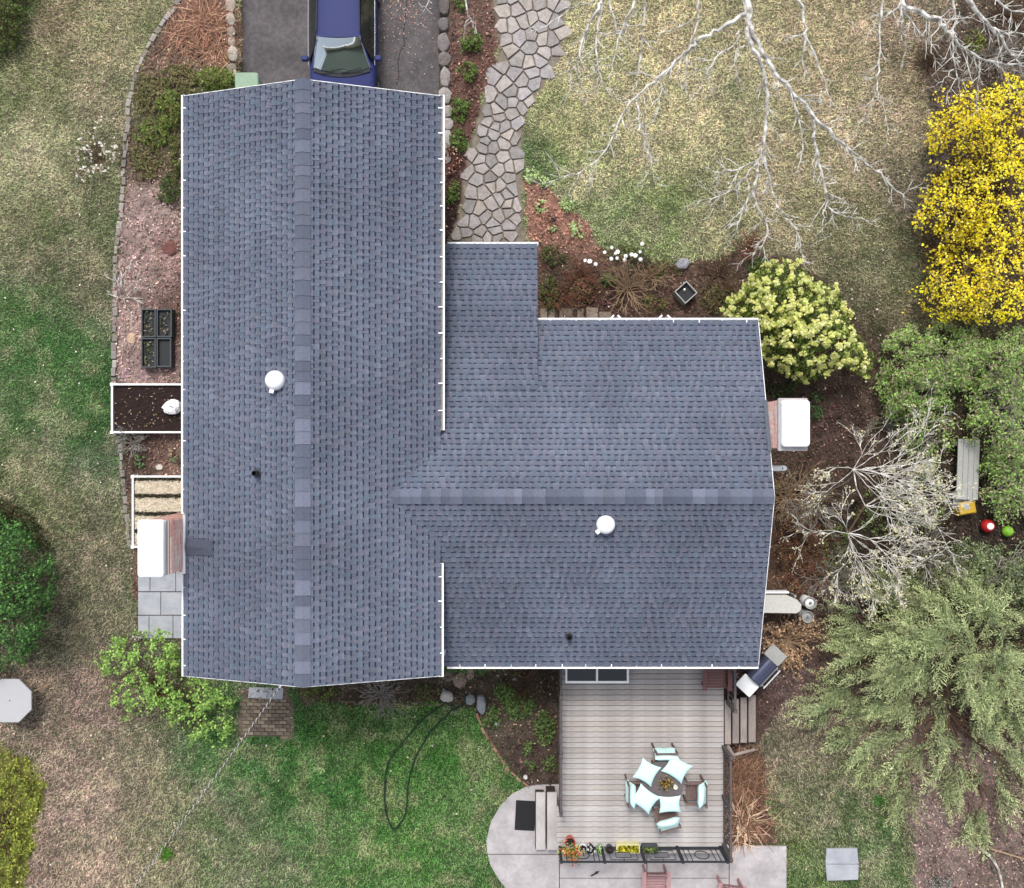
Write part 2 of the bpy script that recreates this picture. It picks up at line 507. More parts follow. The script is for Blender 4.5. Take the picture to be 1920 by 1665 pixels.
def field(px, py):
    bed = bedmask(px, py)
    c = interp(px, py, ANCH)
    lf = ((px < 330) & (py < 1250))[:, None]
    c = np.where(lf, c * np.array([.94, 1.015, .97]), c)
    gr = np.clip((c[:, 1:2] - c[:, 0:1]) / 18, 0, 1)
    c = c * (1 - gr * np.array([.07, .06, -.05]))
    n1 = fbm(px / 55, py / 55, 21, 4) - .5          # patches of greener and drier turf
    n2 = fbm(px / 16, py / 16, 33, 3) - .5
    g = n1 * 1.5 + n2 * .9
    c = c + g[:, None] * np.array([34, 22, 26.])
    straw = np.clip((fbm(px / 30, py / 30, 91, 3) - .53) * 7, 0, 1)[:, None] * .65       # bleached thatch showing through
    c = c * (1 - straw) + (c * .45 + np.array([158, 144, 112]) * .55) * straw
    n3 = fbm(px / 24, py / 24, 44, 3) - .5 + (fbm(px / 8, py / 8, 45, 2) - .5) * .8
    c = c * (1 + n3[:, None] * .26)
    gm = c.mean(1, keepdims=True)
    c = gm + (c - gm) * (.74 + .18 * np.clip((c[:, 1:2] - c[:, 0:1]) / 20, 0, 1))
    if bed.any():
        cb = interp(px[bed], py[bed], BANCH, 24.0)
        nb = fbm(px[bed] / 14, py[bed] / 14, 71, 4) - .5
        cb = cb.mean(1, keepdims=True) + (cb - cb.mean(1, keepdims=True)) * .72
        c[bed] = cb * (1 + nb[:, None] * .55)
    return np.clip(c, 18, 250), bed

DRX0, DRX1, DRY0 = P(455, 0, -.3).x, P(824, 0, -.3).x, 7.85
# ---- ground: one sheet out to the horizon, the drive cut down into it
fx = np.arange(-17.5, 17.51, .125); fy = np.arange(-15.5, 16.01, .125)
gx = np.concatenate([[-400, -220, -120, -60, -32, -22], fx, [22, 32, 60, 120, 220, 400]])
gy = np.concatenate([[-400, -220, -120, -60, -32, -21], fy, [21, 32, 60, 120, 220, 400]])
GX, GY = np.meshgrid(gx, gy)
gX, gY = GX.ravel(), GY.ravel()
ppx, ppy = gX * FPX / CAM_H + CX, CY - gY * FPX / CAM_H
cpx, cpy = np.clip(ppx, -150, 2070), np.clip(ppy, -150, 1815)
fc, fbed = field(cpx, cpy)
soilmix = np.where(fbed, 1.0, .80)[:, None]
gcol = Ca(fc * soilmix)
out = np.clip(np.maximum(np.maximum(-60 - ppx, ppx - 1980), np.maximum(-60 - ppy, ppy - 1725)) / 60, 0, 1)[:, None]
gcol = gcol * (1 - out) + Ca([122, 124, 88]) * out          # plain meadow beyond the garden
inpath = inpoly(ppx, ppy, PATH)
gcol[inpath] = Ca([140, 130, 118])
gz = (fbm(gX * .9, gY * .9, 3, 3) - .5) * .05 * (np.abs(gX) < 30) + np.where(fbed, (fbm(gX * 4, gY * 4, 8, 3) - .5) * .06, 0)
flat = hardmask(ppx, ppy)
gz = np.where(flat, -.02, gz)
gz = np.where((gX > DRX0 - .02) & (gX < DRX1 + .02) & (gY > DRY0 - .2), -.36, gz)
nx, ny = len(gx), len(gy)
ii = np.arange(nx * ny).reshape(ny, nx)
Fq = np.stack([ii[:-1, :-1], ii[:-1, 1:], ii[1:, 1:], ii[1:, :-1]], -1).reshape(-1, 4)
ground = link('ground', np_mesh('ground', np.stack([gX, gY, gz], 1), Fq, gcol), 'ground')
tag(ground, kind='structure')

# ---- grass blades
NB = 600000
bpx = RNG.uniform(-60, 1980, NB); bpy_ = RNG.uniform(-60, 1725, NB)
keep = ~hardmask(bpx, bpy_)
bpx, bpy_ = bpx[keep], bpy_[keep]
bc, bb = field(bpx, bpy_)
# a few blades stray into the edges of the beds
keep = (~bb) | (RNG.random(len(bpx)) < .10)
bpx, bpy_, bc, bb = bpx[keep], bpy_[keep], bc[keep], bb[keep]
n = len(bpx)
X = (bpx - CX) * CAM_H / FPX; Y = (CY - bpy_) * CAM_H / FPX
tone = RNG.normal(0, 1, n)
bc = bc * (1.10 + .14 * tone[:, None]) + (RNG.normal(0, 1, n)[:, None] * np.array([9, 1, 7.]))
pale = RNG.random(n) < .03
bc[pale] = bc[pale] * .5 + np.array([196, 182, 150]) * .5
bcol = Ca(np.clip(bc, 14, 250)) * KALB * 1.66
ang = RNG.uniform(0, 2 * np.pi, n)
Lb = RNG.uniform(.06, .15, n); Wb = RNG.uniform(.014, .028, n); tl = RNG.uniform(.12, .75, n)
dx, dy = np.cos(ang), np.sin(ang)
V = np.empty((n, 3, 3))
V[:, 0] = np.stack([X - dy * Wb / 2, Y + dx * Wb / 2, np.full(n, -.01)], 1)
V[:, 1] = np.stack([X + dy * Wb / 2, Y - dx * Wb / 2, np.full(n, -.01)], 1)
V[:, 2] = np.stack([X + dx * Lb * (1 - tl * .5), Y + dy * Lb * (1 - tl * .5), .015 + Lb * tl], 1)
V[:, :, 2] += ((fbm(X * .9, Y * .9, 3, 3) - .5) * .05 + .008)[:, None]
grass = link('lawn_grass', np_mesh('lawn_grass', V.reshape(-1, 3), np.arange(n * 3).reshape(n, 3), np.repeat(bcol[:, None, :], 3, 1).reshape(-1, 3), 3), 'dry')
tag(grass, 'patchy spring lawn of green and straw coloured grass round the house', 'grass', kind='stuff')

# ---- leaf litter and mulch chips on the beds, pale petals on the lawn
NL = 210000
lx = RNG.uniform(-30, 1950, NL); ly = RNG.uniform(-30, 1700, NL)
lb = bedmask(lx, ly) & ~hardmask(lx, ly)
lx, ly = lx[lb], ly[lb]
lc, _ = field(lx, ly)
n = len(lx)
X = (lx - CX) * CAM_H / FPX; Y = (CY - ly) * CAM_H / FPX
lc = lc * (1.02 + .24 * RNG.normal(0, 1, n)[:, None]) + RNG.normal(0, 1, n)[:, None] * np.array([12, 3, 5.])
pl = RNG.random(n) < .025
lc[pl] = np.array([190, 160, 130]) + RNG.normal(0, 22, (pl.sum(), 1))
litter = leaves('leaf_litter', np.stack([X, Y, .02 + RNG.random(n) * .04], 1), randdir(n, 1.2), RNG.normal(size=(n, 3)), RNG.uniform(.035, .11, n), .5, Ca(np.clip(lc, 15, 245)) * 1.6, 'dry', None)
tag(litter, 'brown leaf litter and mulch chips covering the planting beds', 'leaf litter', kind='stuff')
n = 900
lx = RNG.uniform(0, 1920, n); ly = RNG.uniform(0, 1665, n)
k_ = ~hardmask(lx, ly); lx, ly = lx[k_], ly[k_]; n = len(lx)
X = (lx - CX) * CAM_H / FPX; Y = (CY - ly) * CAM_H / FPX
pet = leaves('fallen_petals', np.stack([X, Y, np.full(n, .09)], 1), randdir(n, 3), RNG.normal(size=(n, 3)), RNG.uniform(.03, .075, n), .7, pick([(235,222,205),(222,205,178),(240,232,225)], n), 'dry', None)
tag(pet, 'scattered pale fallen leaves and petals on the lawn', 'petals', kind='stuff')

# ---- driveway
mb = MB(); mb.box(DRX0, DRY0, -.345, DRX1, 40, -.30)
dr = mb.build('driveway', 'asphalt'); tag(dr, kind='structure')
mb = MB()
cp = [P(765, -20, -.295), P(760, 30, -.295), P(757, 62, -.295), P(758, 85, -.295), P(750, 97, -.295), P(746, 118, -.295), P(748, 140, -.295), P(744, 160, -.295)]
for a, b in zip(cp[:-1], cp[1:]):
    d = (b - a).normalized(); s = Vector((-d.y, d.x, 0)) * .012
    mb.add([a - s, a + s, b + s, b - s], [(0, 1, 2, 3)])
crk = mb.build('crack', 'crack', dr)

n = 420
lx = np.concatenate([RNG.normal(760, 26, 260), RNG.uniform(705, 825, 160)]); ly = np.concatenate([RNG.normal(18, 30, 260), RNG.uniform(-20, 180, 160)])
k_ = (lx > 708) & (lx < 820); lx, ly = lx[k_], ly[k_]; n = len(lx)
cen = np.stack([(lx - CX) * (CAM_H + .3) / FPX, (CY - ly) * (CAM_H + .3) / FPX, np.full(n, -.288)], 1)
dl = leaves('driveway_leaves', cen, randdir(n, 3), RNG.normal(size=(n, 3)), RNG.uniform(.03, .08, n), .45, pick([(176, 146, 132), (150, 120, 106), (200, 176, 162), (120, 96, 86)], n), 'dry', None)
tag(dl, 'dry leaves and catkins blown along the driveway', 'leaves', kind='stuff')
# ---- stones that wall in the driveway
def rock_mesh(name, w, l, h, seed, col, M=None):
    rr = random.Random(seed)
    mb = MB()
    k = 9
    for zi, (sc, zz) in enumerate([(1, -.35), (1.02, h * .45), (.9, h * .85), (.5, h)]):
        pass
    rad = [1 + rr.uniform(-.16, .16) for _ in range(k)]
    rings = []
    for sc, zz in [(.95, -.38), (1.0, h * .4), (.9, h * .82), (.55, h)]:
        rings.append([(math.cos(2 * math.pi * q / k) * w / 2 * rad[q] * sc * 1.08, math.sin(2 * math.pi * q / k) * l / 2 * rad[(q * 2) % k] * sc * 1.08, zz + rr.uniform(-.012, .012)) for q in range(k)])
    vs = [p for r_ in rings for p in r_]
    fs = []
    for a in range(3):
        for q in range(k):
            fs.append((a * k + q, a * k + (q + 1) % k, (a + 1) * k + (q + 1) % k, (a + 1) * k + q))
    fs.append(tuple(3 * k + q for q in range(k)))
    mb.col = col
    mb.add(vs, fs)
    return mb.mesh(name, True)
def stone_wall(name, label, line, w, seed, cols, step=(.30, .62), h=.10):
    t = thing(name, label, 'stone wall', P(*line[0], 0))
    rr = random.Random(seed)
    pts = [P(x, y, 0) for x, y in line]
    dist = 0; seg = 0; pos = pts[0].copy()
    total = sum((b - a).length for a, b in zip(pts[:-1], pts[1:]))
    def at(d):
        for a, b in zip(pts[:-1], pts[1:]):
            L = (b - a).length
            if d <= L: return a.lerp(b, d / L), (b - a).normalized()
            d -= L
        return pts[-1].copy(), (pts[-1] - pts[-2]).normalized()
    i = 0
    while dist < total:
        L = rr.uniform(*step)
        p, d = at(dist + L / 2)
        c = rr.choice(cols); k = rr.uniform(.85, 1.15)
        me = rock_mesh('stone', w * rr.uniform(.8, 1.12), L * .95, h * rr.uniform(.6, 1.5), seed * 100 + i, tuple(v * k for v in C(*c)))
        o = link('stone', me, 'stone', t)
        o.location = p - t.location + Vector((rr.uniform(-.03, .03), 0, 0))
        o.rotation_euler = (0, 0, math.atan2(d.y, d.x) - math.pi / 2 + rr.uniform(-.12, .12))
        dist += L; i += 1
    return t
GREYS = [(158, 150, 148), (140, 132, 130), (172, 164, 160), (128, 120, 116), (186, 180, 176)]
stone_wall('stone_wall', 'low wall of grey fieldstones along the path side of the driveway', [(833, -30), (833, 60), (832, 120), (834, 180), (838, 240), (836, 300)], .36, 3, GREYS)
stone_wall('stone_wall', 'low wall of grey fieldstones between dry grasses and the driveway', [(432, -30), (434, 30), (436, 80), (436, 140)], .27, 5, [(175, 160, 145), (150, 138, 126), (196, 184, 170)], (.22, .5))

# ---- flagstone path
def clip(poly, nx_, ny_, d):
    out = []
    for i in range(len(poly)):
        a, b = poly[i], poly[(i + 1) % len(poly)]
        da = a[0] * nx_ + a[1] * ny_ - d; db = b[0] * nx_ + b[1] * ny_ - d
        if da <= 0: out.append(a)
        if (da < 0 < db) or (db < 0 < da):
            t = da / (da - db)
            out.append((a[0] + (b[0] - a[0]) * t, a[1] + (b[1] - a[1]) * t))
    return out
path = tag(bpy.data.objects.new('garden_path', None), 'crazy paved flagstone path curving from the lawn to the porch', 'path')
COL.objects.link(path)
rr = random.Random(21)
seeds = []
tries = 0
while tries < 9000:
    tries += 1
    x, y = rr.uniform(830, 1065), rr.uniform(-45, 470)
    big = 21 if y > 180 else 23
    if all((x - a) ** 2 + ((y - b) * 1.0) ** 2 > (big * rr.uniform(.55, 1.25)) ** 2 for a, b in seeds):
        seeds.append((x, y))
sx = np.array(seeds)
ins = inpoly(sx[:, 0], sx[:, 1], PATH)
ins &= polydist(sx[:, 0], sx[:, 1], PATH) > 4
for i, (x, y) in enumerate(seeds):
    if not ins[i]: continue
    poly = [(x + 19 * math.cos(q * math.pi / 5), y + 19 * math.sin(q * math.pi / 5)) for q in range(10)]
    for j, (a, b) in enumerate(seeds):
        if j == i: continue
        dx_, dy_ = a - x, b - y
        D = math.hypot(dx_, dy_)
        if D > 75: continue
        ux, uy = dx_ / D, dy_ / D
        poly = clip(poly, ux, uy, x * ux + y * uy + D / 2 - 1.35)
        if len(poly) < 3: break
    if len(poly) < 3: continue
    w = [P(a, b, 0) for a, b in poly]
    w = [(p.x + rr.uniform(-.012, .012), p.y + rr.uniform(-.012, .012)) for p in w][::-1]
    mb = MB()
    c = rr.choice([(178, 169, 165), (186, 177, 172), (170, 164, 162), (190, 180, 172), (178, 172, 172), (162, 156, 152)])
    k = rr.uniform(.88, 1.12)
    mb.col = tuple(v * k for v in C(*c))
    mb.prism(w, -.05, .035 + rr.uniform(-.008, .012), .012)
    mb.build('flagstone', 'stone', path, True)

# ---- curved edging stones of the left bed
edge = thing('garden_edging', 'curved row of pale edging stones along the left bed', 'edging', P(345, 0, 0))
EL = [(348, -15), (318, 28), (290, 68), (268, 105), (252, 145), (243, 195), (238, 250), (233, 300), (232, 350), (228, 400), (220, 460), (216, 520), (216, 590), (215, 650), (214, 716)]
EL2 = [(222, 816), (227, 850), (231, 900), (236, 950), (240, 1000), (243, 1024)]
def bricks_along(line, par, L, w, h, cols, name, seed, zb=-.05, material='stone', gap=.012):
    rr = random.Random(seed)
    pts = [P(x, y, 0) for x, y in line]
    cum = [0]
    for a, b in zip(pts[:-1], pts[1:]): cum.append(cum[-1] + (b - a).length)
    d = 0
    meshes = []
    for c in cols:
        mb = MB(); mb.col = C(*c)
        l2, w2 = L / 2, w / 2
        mb.prism([(-w2, -l2), (w2 * .9, -l2 * .96), (w2, l2), (-w2 * .93, l2 * .98)], zb, h, .014)
        meshes.append(mb.mesh(name, True))
    while d < cum[-1] - L / 2:
        m = d + L / 2
        i = max(q for q in range(len(cum)) if cum[q] <= m)
        i = min(i, len(pts) - 2)
        t = (m - cum[i]) / (cum[i + 1] - cum[i])
        p = pts[i].lerp(pts[i + 1], t); dr_ = pts[i + 1] - pts[i]
        o = link(name, rr.choice(meshes), material, par)
        o.location = p - par.location + Vector((rr.uniform(-.025, .025), rr.uniform(-.02, .02), rr.uniform(-.035, .012)))
        o.rotation_euler = (rr.uniform(-.05, .05), rr.uniform(-.05, .05), math.atan2(dr_.y, dr_.x) - math.pi / 2 + rr.uniform(-.07, .07))
        o.scale = (rr.uniform(.65, 1.15), rr.uniform(.75, 1.0), 1)
        d += L + gap
EC = [(178, 170, 164), (160, 152, 146), (190, 182, 174), (148, 140, 134)]
bricks_along(EL, edge, .24, .145, .06, EC, 'edging_stone', 1)
bricks_along(EL2, edge, .24, .13, .06, EC, 'edging_stone', 2)
be = thing('brick_edging', 'short row of reddish bricks edging the bed left of the deck', 'edging', P(905, 1365, 0))
bricks_along([(893, 1335), (905, 1365), (925, 1402), (950, 1440), (985, 1470)], be, .21, .07, .06, [(168, 122, 106), (150, 112, 98), (182, 140, 124)], 'brick', 3)
be = thing('brick_edging', 'row of brown bricks edging the narrow bed below the south gable', 'edging', P(600, 1316, 0))
bricks_along([(640, 1315), (720, 1318), (800, 1320), (828, 1320)], be, .21, .06, .05, [(128, 104, 90), (150, 122, 104), (112, 92, 80)], 'brick', 4)

# ---- pavers beneath the west chimney
pv = thing('paved_strip', 'grey concrete pavers laid below the left chimney', 'paving', P(300, 1140, 0))
ys = [1050, 1062, 1110, 1153, 1198]
x0, x1 = 259, 352
rows = [(1020, 1065, [259, 300, 352]), (1066, 1109, [259, 282, 330, 352]), (1110, 1153, [259, 302, 352]), (1154, 1197, [259, 280, 325, 352])]
for ya, yb, xs in rows:
    for a, b in zip(xs[:-1], xs[1:]):
        p, q = P(a + .5, yb - .4, 0), P(b - .5, ya + .4, 0)
        mb = MB(); c = (p + q) / 2
        mb.prism([(p.x, p.y), (q.x, p.y), (q.x, q.y), (p.x, q.y)], -.04, .03 + random.uniform(-.004, .004), .008)
        o = mb.build('paver', 'paver', pv); o.location = -pv.location

# ---- concrete patio round the deck, with the joints cut in
def conc(name, label, cat, polys, z, material='concrete', z0=-.06):
    t = thing(name, label, cat, P(polys[0][0][0], polys[0][0][1], 0))
    for poly in polys:
        mb = MB(); w = [(P(x, y, 0).x, P(x, y, 0).y) for x, y in poly]
        ar = sum(w[i][0] * w[(i + 1) % len(w)][1] - w[(i + 1) % len(w)][0] * w[i][1] for i in range(len(w)))
        if ar < 0: w = w[::-1]
        mb.prism(w, z0, z, .0)
        o = mb.build('slab', material, t); o.location = -t.location
    return t
conc('patio', 'pale concrete patio with rounded left end below the deck', 'patio',
     [[(1048, 1470), (1008, 1471), (985, 1475), (960, 1488), (938, 1510), (920, 1541), (912, 1576), (914, 1600), (1048, 1600)],
      [(914.5, 1602), (920, 1622), (935, 1648), (955, 1672), (990, 1705), (1048, 1705), (1048, 1602)],
      [(1049.5, 1583), (1212, 1583), (1212, 1645), (1049.5, 1645)], [(1049.5, 1646.5), (1212, 1646.5), (1212, 1705), (1049.5, 1705)],
      [(1213.5, 1583), (1366, 1583), (1366, 1645), (1213.5, 1645)], [(1213.5, 1646.5), (1366, 1646.5), (1366, 1705), (1213.5, 1705)],
      [(1367.5, 1584), (1474, 1586), (1474, 1705), (1367.5, 1705)]], .035)
conc('stepping_slab', 'square grey concrete slab cracked across set in the lower right lawn', 'slab',
     [[(1549, 1590), (1606, 1589), (1609, 1618.4), (1547, 1618.4)], [(1547, 1619.6), (1609, 1619.6), (1608, 1648), (1550, 1650)]], .045, 'paver')
bp_ = thing('brick_paving', 'small patch of worn brown brick paving below the south gable', 'paving', P(495, 1348, 0))
rr = random.Random(12); bms = []
for c in [(140, 126, 112), (124, 112, 102), (154, 140, 124), (132, 118, 102), (114, 104, 96)]:
    mb = MB(); mb.col = C(*c); mb.prism([(-.097, -.045), (.097, -.045), (.097, .045), (-.097, .045)], -.04, .03, .008); bms.append(mb.mesh('brick', True))
pa, pb_ = P(449, 1378, 0), P(545, 1312, 0)
yy, row = pa.y + .05, 0
while yy < pb_.y:
    xx = pa.x + .1 + (row % 2) * .105
    while xx < pb_.x - .05:
        o = link('brick', rr.choice(bms), 'stone', bp_)
        o.location = Vector((xx + rr.uniform(-.008, .008), yy + rr.uniform(-.006, .006), rr.uniform(-.012, .012))) - Vector((bp_.location.x, bp_.location.y, 0))
        o.rotation_euler = (0, 0, rr.uniform(-.05, .05))
        xx += .212
    yy += .106; row += 1
conc('stone_slab', 'flat grey slab against the house below the south gable', 'slab', [[(468, 1288), (532, 1289), (531, 1310), (466, 1308)]], .05, 'paver')
# ================================================================== THE HOUSE
house = thing('house', 'split level house with blue grey shingle roof and white gutters', 'house')
PITCH = 1 / 3.0
MXW, MXE, MYN, MYS, MZE = -7.89, -1.75, 8.39, -5.586, 4.5
MXR = (MXW + MXE) / 2; MZR = MZE + (MXE - MXR) * PITCH
EYR, EHALF, EZE, EXE = -1.245, 4.34, 3.43, 6.216
EZR = EZE + EHALF * PITCH
EYN, EYS = EYR + EHALF, EYR - EHALF
PX0, PX1, PY0, PY1 = -2.05, .64, 1.277, P(0, 459, 3.3).y
PZ0 = EZR - (PY0 - EYR) * PITCH; PP = .2; PZ1 = PZ0 - (PY1 - PY0) * PP
def z_main(x, y): return MZR - abs(x - MXR) * PITCH
def z_east(x, y): return EZR - abs(y - EYR) * PITCH
def z_porch(x, y): return PZ0 - (y - PY0) * PP
def on_roof(px, py, fz, dz=0):
    z = 4.5
    for _ in range(20):
        p = P(px, py, z); z = fz(p.x, p.y) + dz
    return P(px, py, z)

# ---- walls
mb = MB()
WX0, WX1, WY0, WY1 = MXW + .35, MXE - .35, MYS + .35, MYN - .35
gz_ = lambda x: z_main(x, 0) - .13
vs = []
for y in (WY0, WY1):
    vs += [(WX0, y, -.4), (WX1, y, -.4), (WX1, y, gz_(WX1)), (MXR, y, gz_(MXR)), (WX0, y, gz_(WX0))]
mb.add(vs, [(0, 1, 2, 3, 4), (9, 8, 7, 6, 5), (0, 4, 9, 5), (1, 6, 7, 2), (0, 5, 6, 1)])
mb.build('wall', 'siding', house)
mb = MB()
EWX, EWN, EWS = EXE - .35, EYN - .35, EYS + .35
ge = lambda y: z_east(0, y) - .13
vs = []
for x in (WX1 + .01, EWX):
    vs += [(x, EWS, -.05), (x, EWN, -.05), (x, EWN, ge(EWN)), (x, EYR, ge(EYR)), (x, EWS, ge(EWS))]
mb.add(vs, [(4, 3, 2, 1, 0), (5, 6, 7, 8, 9), (0, 5, 9, 4), (1, 2, 7, 6)])
mb.build('wall', 'siding', house)
# clapboards on the two gable ends as thin laps
mb = MB()
z = .3
while z < MZR - .2:
    xx = min(WX1 - MXR, max(.05, (MZR - .16 - z) / PITCH))
    for y, s in ((WY0, -1), (WY1, 1)):
        mb.box(MXR - xx, y if s > 0 else y - .018, z, MXR + xx, y + .018 if s > 0 else y, z + .014)
    z += .16
tag(mb.build('clapboard', 'siding', house), kind='stuff')

# ---- roof decks
def slab(name, corners, th=.11, material='white_paint'):
    mb = MB()
    a, b = Vector(corners[1]) - Vector(corners[0]), Vector(corners[-1]) - Vector(corners[0])
    n_ = a.cross(b).normalized()
    if n_.z < 0: n_ = -n_
    top = [Vector(c) - n_ * .002 for c in corners]; bot = [p - n_ * th for p in top]
    k = len(top)
    fs = [tuple(range(k)), tuple(reversed(range(k, 2 * k)))] + [(i, k + i, k + (i + 1) % k, (i + 1) % k) for i in range(k)]
    mb.add(top + bot, fs)
    return mb.build(name, material, house)
slab('roof_slope', [(MXW, MYN, MZE), (MXW, MYS, MZE), (MXR, MYS, MZR), (MXR, MYN, MZR)])
slab('roof_slope', [(MXE, MYS, MZE), (MXE, MYN, MZE), (MXR, MYN, MZR), (MXR, MYS, MZR)])
XA = -2.92
slab('roof_slope', [(EXE, EYN, EZE), (WX1, EYN, EZE), (WX1, EYR + 1.2, z_east(0, EYR + 1.2)), (XA, EYR, EZR), (EXE, EYR, EZR)])
slab('roof_slope', [(WX1, EYS, EZE), (EXE, EYS, EZE), (EXE, EYR, EZR), (XA, EYR, EZR), (WX1, EYR - 1.2, z_east(0, EYR - 1.2))])
slab('roof_slope', [(PX1, PY1, PZ1 + .012), (PX0, PY1, PZ1 + .012), (PX0, PY0, PZ0 + .012), (PX1, PY0, PZ0 + .012)])

# ---- shingles
SH = [(112, 118, 134), (107, 115, 132), (117, 122, 137), (113, 117, 130), (105, 116, 132), (114, 115, 131)]
SHc = [Ca(c) for c in SH]
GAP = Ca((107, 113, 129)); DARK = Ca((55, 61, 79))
rs = random.Random(5)
smb = MB()
cands = []
def shingle_slope(O, u, v, L, e, S, keep, single, lift=0.0):
    O, u, v = Vector(O), Vector(u).normalized(), Vector(v).normalized()
    n_ = u.cross(v)
    if n_.z < 0: n_ = -n_
    nc = int(math.ceil(S / e))
    pt = lambda a, b, h: O + u * a + v * b + n_ * (h + lift)
    shade_u = rs.uniform(0, 10)
    for i in range(nc):
        v0 = i * e - (.02 if i == 0 else 0); v1 = min((i + 1) * e, S)
        a = -rs.uniform(0, .3)
        while a < L:
            tw = rs.choice([.06, .09, .09, .13]) + rs.uniform(-.012, .012); gw = rs.choice([.07, .095, .095, .13]) + rs.uniform(-.012, .012)
            a0, a1, a2 = max(a, 0), min(a + tw, L), min(a + tw + gw, L)
            c = pt((max(a, 0) + min(a2, L)) / 2, (v0 + v1) / 2, 0)
            if a2 > 0.01 and keep(c.x, c.y):
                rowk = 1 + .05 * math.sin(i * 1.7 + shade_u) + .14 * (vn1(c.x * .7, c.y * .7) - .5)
                # ground layer of the shingle seen in the cut-outs: upper part is a dark granule band with the next course's shade painted in
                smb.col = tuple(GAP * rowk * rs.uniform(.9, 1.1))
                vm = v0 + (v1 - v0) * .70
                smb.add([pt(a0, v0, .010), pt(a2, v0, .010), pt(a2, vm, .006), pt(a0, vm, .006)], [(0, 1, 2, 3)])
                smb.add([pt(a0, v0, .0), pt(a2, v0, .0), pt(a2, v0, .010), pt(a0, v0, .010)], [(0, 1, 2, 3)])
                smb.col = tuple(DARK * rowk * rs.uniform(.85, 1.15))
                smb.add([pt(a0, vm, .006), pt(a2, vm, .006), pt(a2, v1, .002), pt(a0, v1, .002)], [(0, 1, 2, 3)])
                if a1 - a0 > .02:
                    cc = rs.choice(SHc) * rowk * rs.uniform(.94, 1.06)
                    cands.append((single, c.z, pt(a0, v0, 0), u, v, n_, a1 - a0, v1 - v0, tuple(cc), c))
            a += tw + gw
def vn1(x, y): return float(vnoise(np.array([x + 50.]), np.array([y + 50.]), 77)[0])
cs = math.cos(math.atan(PITCH)); sn = math.sin(math.atan(PITCH))
SM = (MXE - MXR) / cs
keep_me = lambda x, y: not (z_east(x, y) > z_main(x, y) + .06)
keep_e = lambda x, y: (x > WX1 - .05) or (z_east(x, y) > z_main(x, y) - .08)
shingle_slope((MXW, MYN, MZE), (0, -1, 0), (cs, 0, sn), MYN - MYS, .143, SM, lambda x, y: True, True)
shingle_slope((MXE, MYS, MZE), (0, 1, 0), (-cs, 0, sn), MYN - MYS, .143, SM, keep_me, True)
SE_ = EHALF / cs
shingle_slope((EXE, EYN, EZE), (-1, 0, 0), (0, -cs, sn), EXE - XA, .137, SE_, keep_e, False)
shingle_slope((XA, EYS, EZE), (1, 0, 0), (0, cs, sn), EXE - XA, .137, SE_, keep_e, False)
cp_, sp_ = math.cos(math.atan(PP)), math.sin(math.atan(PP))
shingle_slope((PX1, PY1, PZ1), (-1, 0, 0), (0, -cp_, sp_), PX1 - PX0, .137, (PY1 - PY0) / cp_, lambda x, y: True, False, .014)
def tab(mb, p, u, v, n_, w, e):
    q = lambda a, b, h: p + u * a + v * b + n_ * h
    mb.add([q(0, -.004, .024), q(w, -.004, .024), q(w, e, .0085), q(0, e, .0085), q(0, -.004, .002), q(w, -.004, .002), q(w, e, .001), q(0, e, .001)],
           [(0, 1, 2, 3), (4, 5, 1, 0), (5, 6, 2, 1), (7, 4, 0, 3)])
    cb = mb.c[-8]                                 # painted course line: highlight on the lower edge, next course's shade on the upper
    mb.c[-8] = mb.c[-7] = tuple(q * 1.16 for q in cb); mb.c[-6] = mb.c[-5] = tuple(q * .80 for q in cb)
cands.sort(key=lambda t: -t[1] if t[0] else 100 - t[1])
top300, rest = cands[:300], cands[300:]
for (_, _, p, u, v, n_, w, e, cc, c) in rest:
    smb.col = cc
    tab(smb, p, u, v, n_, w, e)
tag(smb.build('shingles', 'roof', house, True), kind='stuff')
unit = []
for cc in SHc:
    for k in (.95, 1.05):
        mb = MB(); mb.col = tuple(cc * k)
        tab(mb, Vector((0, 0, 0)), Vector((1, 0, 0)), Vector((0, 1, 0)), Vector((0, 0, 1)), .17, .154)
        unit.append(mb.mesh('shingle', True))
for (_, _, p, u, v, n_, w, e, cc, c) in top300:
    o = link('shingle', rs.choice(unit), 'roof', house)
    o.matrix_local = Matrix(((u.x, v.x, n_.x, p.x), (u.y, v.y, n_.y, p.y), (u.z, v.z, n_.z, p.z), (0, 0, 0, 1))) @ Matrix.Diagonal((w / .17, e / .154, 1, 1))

# ---- ridge caps
CAPC = [(118, 124, 142), (105, 111, 128), (128, 133, 152), (109, 114, 129), (117, 121, 137), (101, 106, 122)]
capm = []
for c in CAPC:
    mb = MB(); mb.col = C(*c)
    W, Lc, t = .19, .34, .012
    prof = [(-W * cs, -W * sn), (-.03, -.006), (0, .004), (.03, -.006), (W * cs, -W * sn)]
    vs = []
    for y, lift in ((0, .040), (Lc, .026)):
        for x, z in prof: vs.append((x, y, z + lift))
    for x, z in prof: vs.append((x, 0, z + .018))
    fs = [(i, i + 1, 6 + i, 5 + i)[::1] for i in range(4)] + [(10 + i, 11 + i, 1 + i, i) for i in range(4)]
    fs += [(0, 5, 10), (4, 14, 9)]
    mb.add(vs, fs)
    capm.append(mb.mesh('ridge_cap', True))
y = MYS
while y < MYN - .05:
    o = link('ridge_cap', rs.choice(capm), 'roof', house)
    ln = rs.choice([.24, .30, .30, .36]); ln = min(ln, MYN - y)
    o.location = (MXR, y, MZR); o.scale = (1, (ln + .02) / .34, 1)
    y += ln
x = EXE
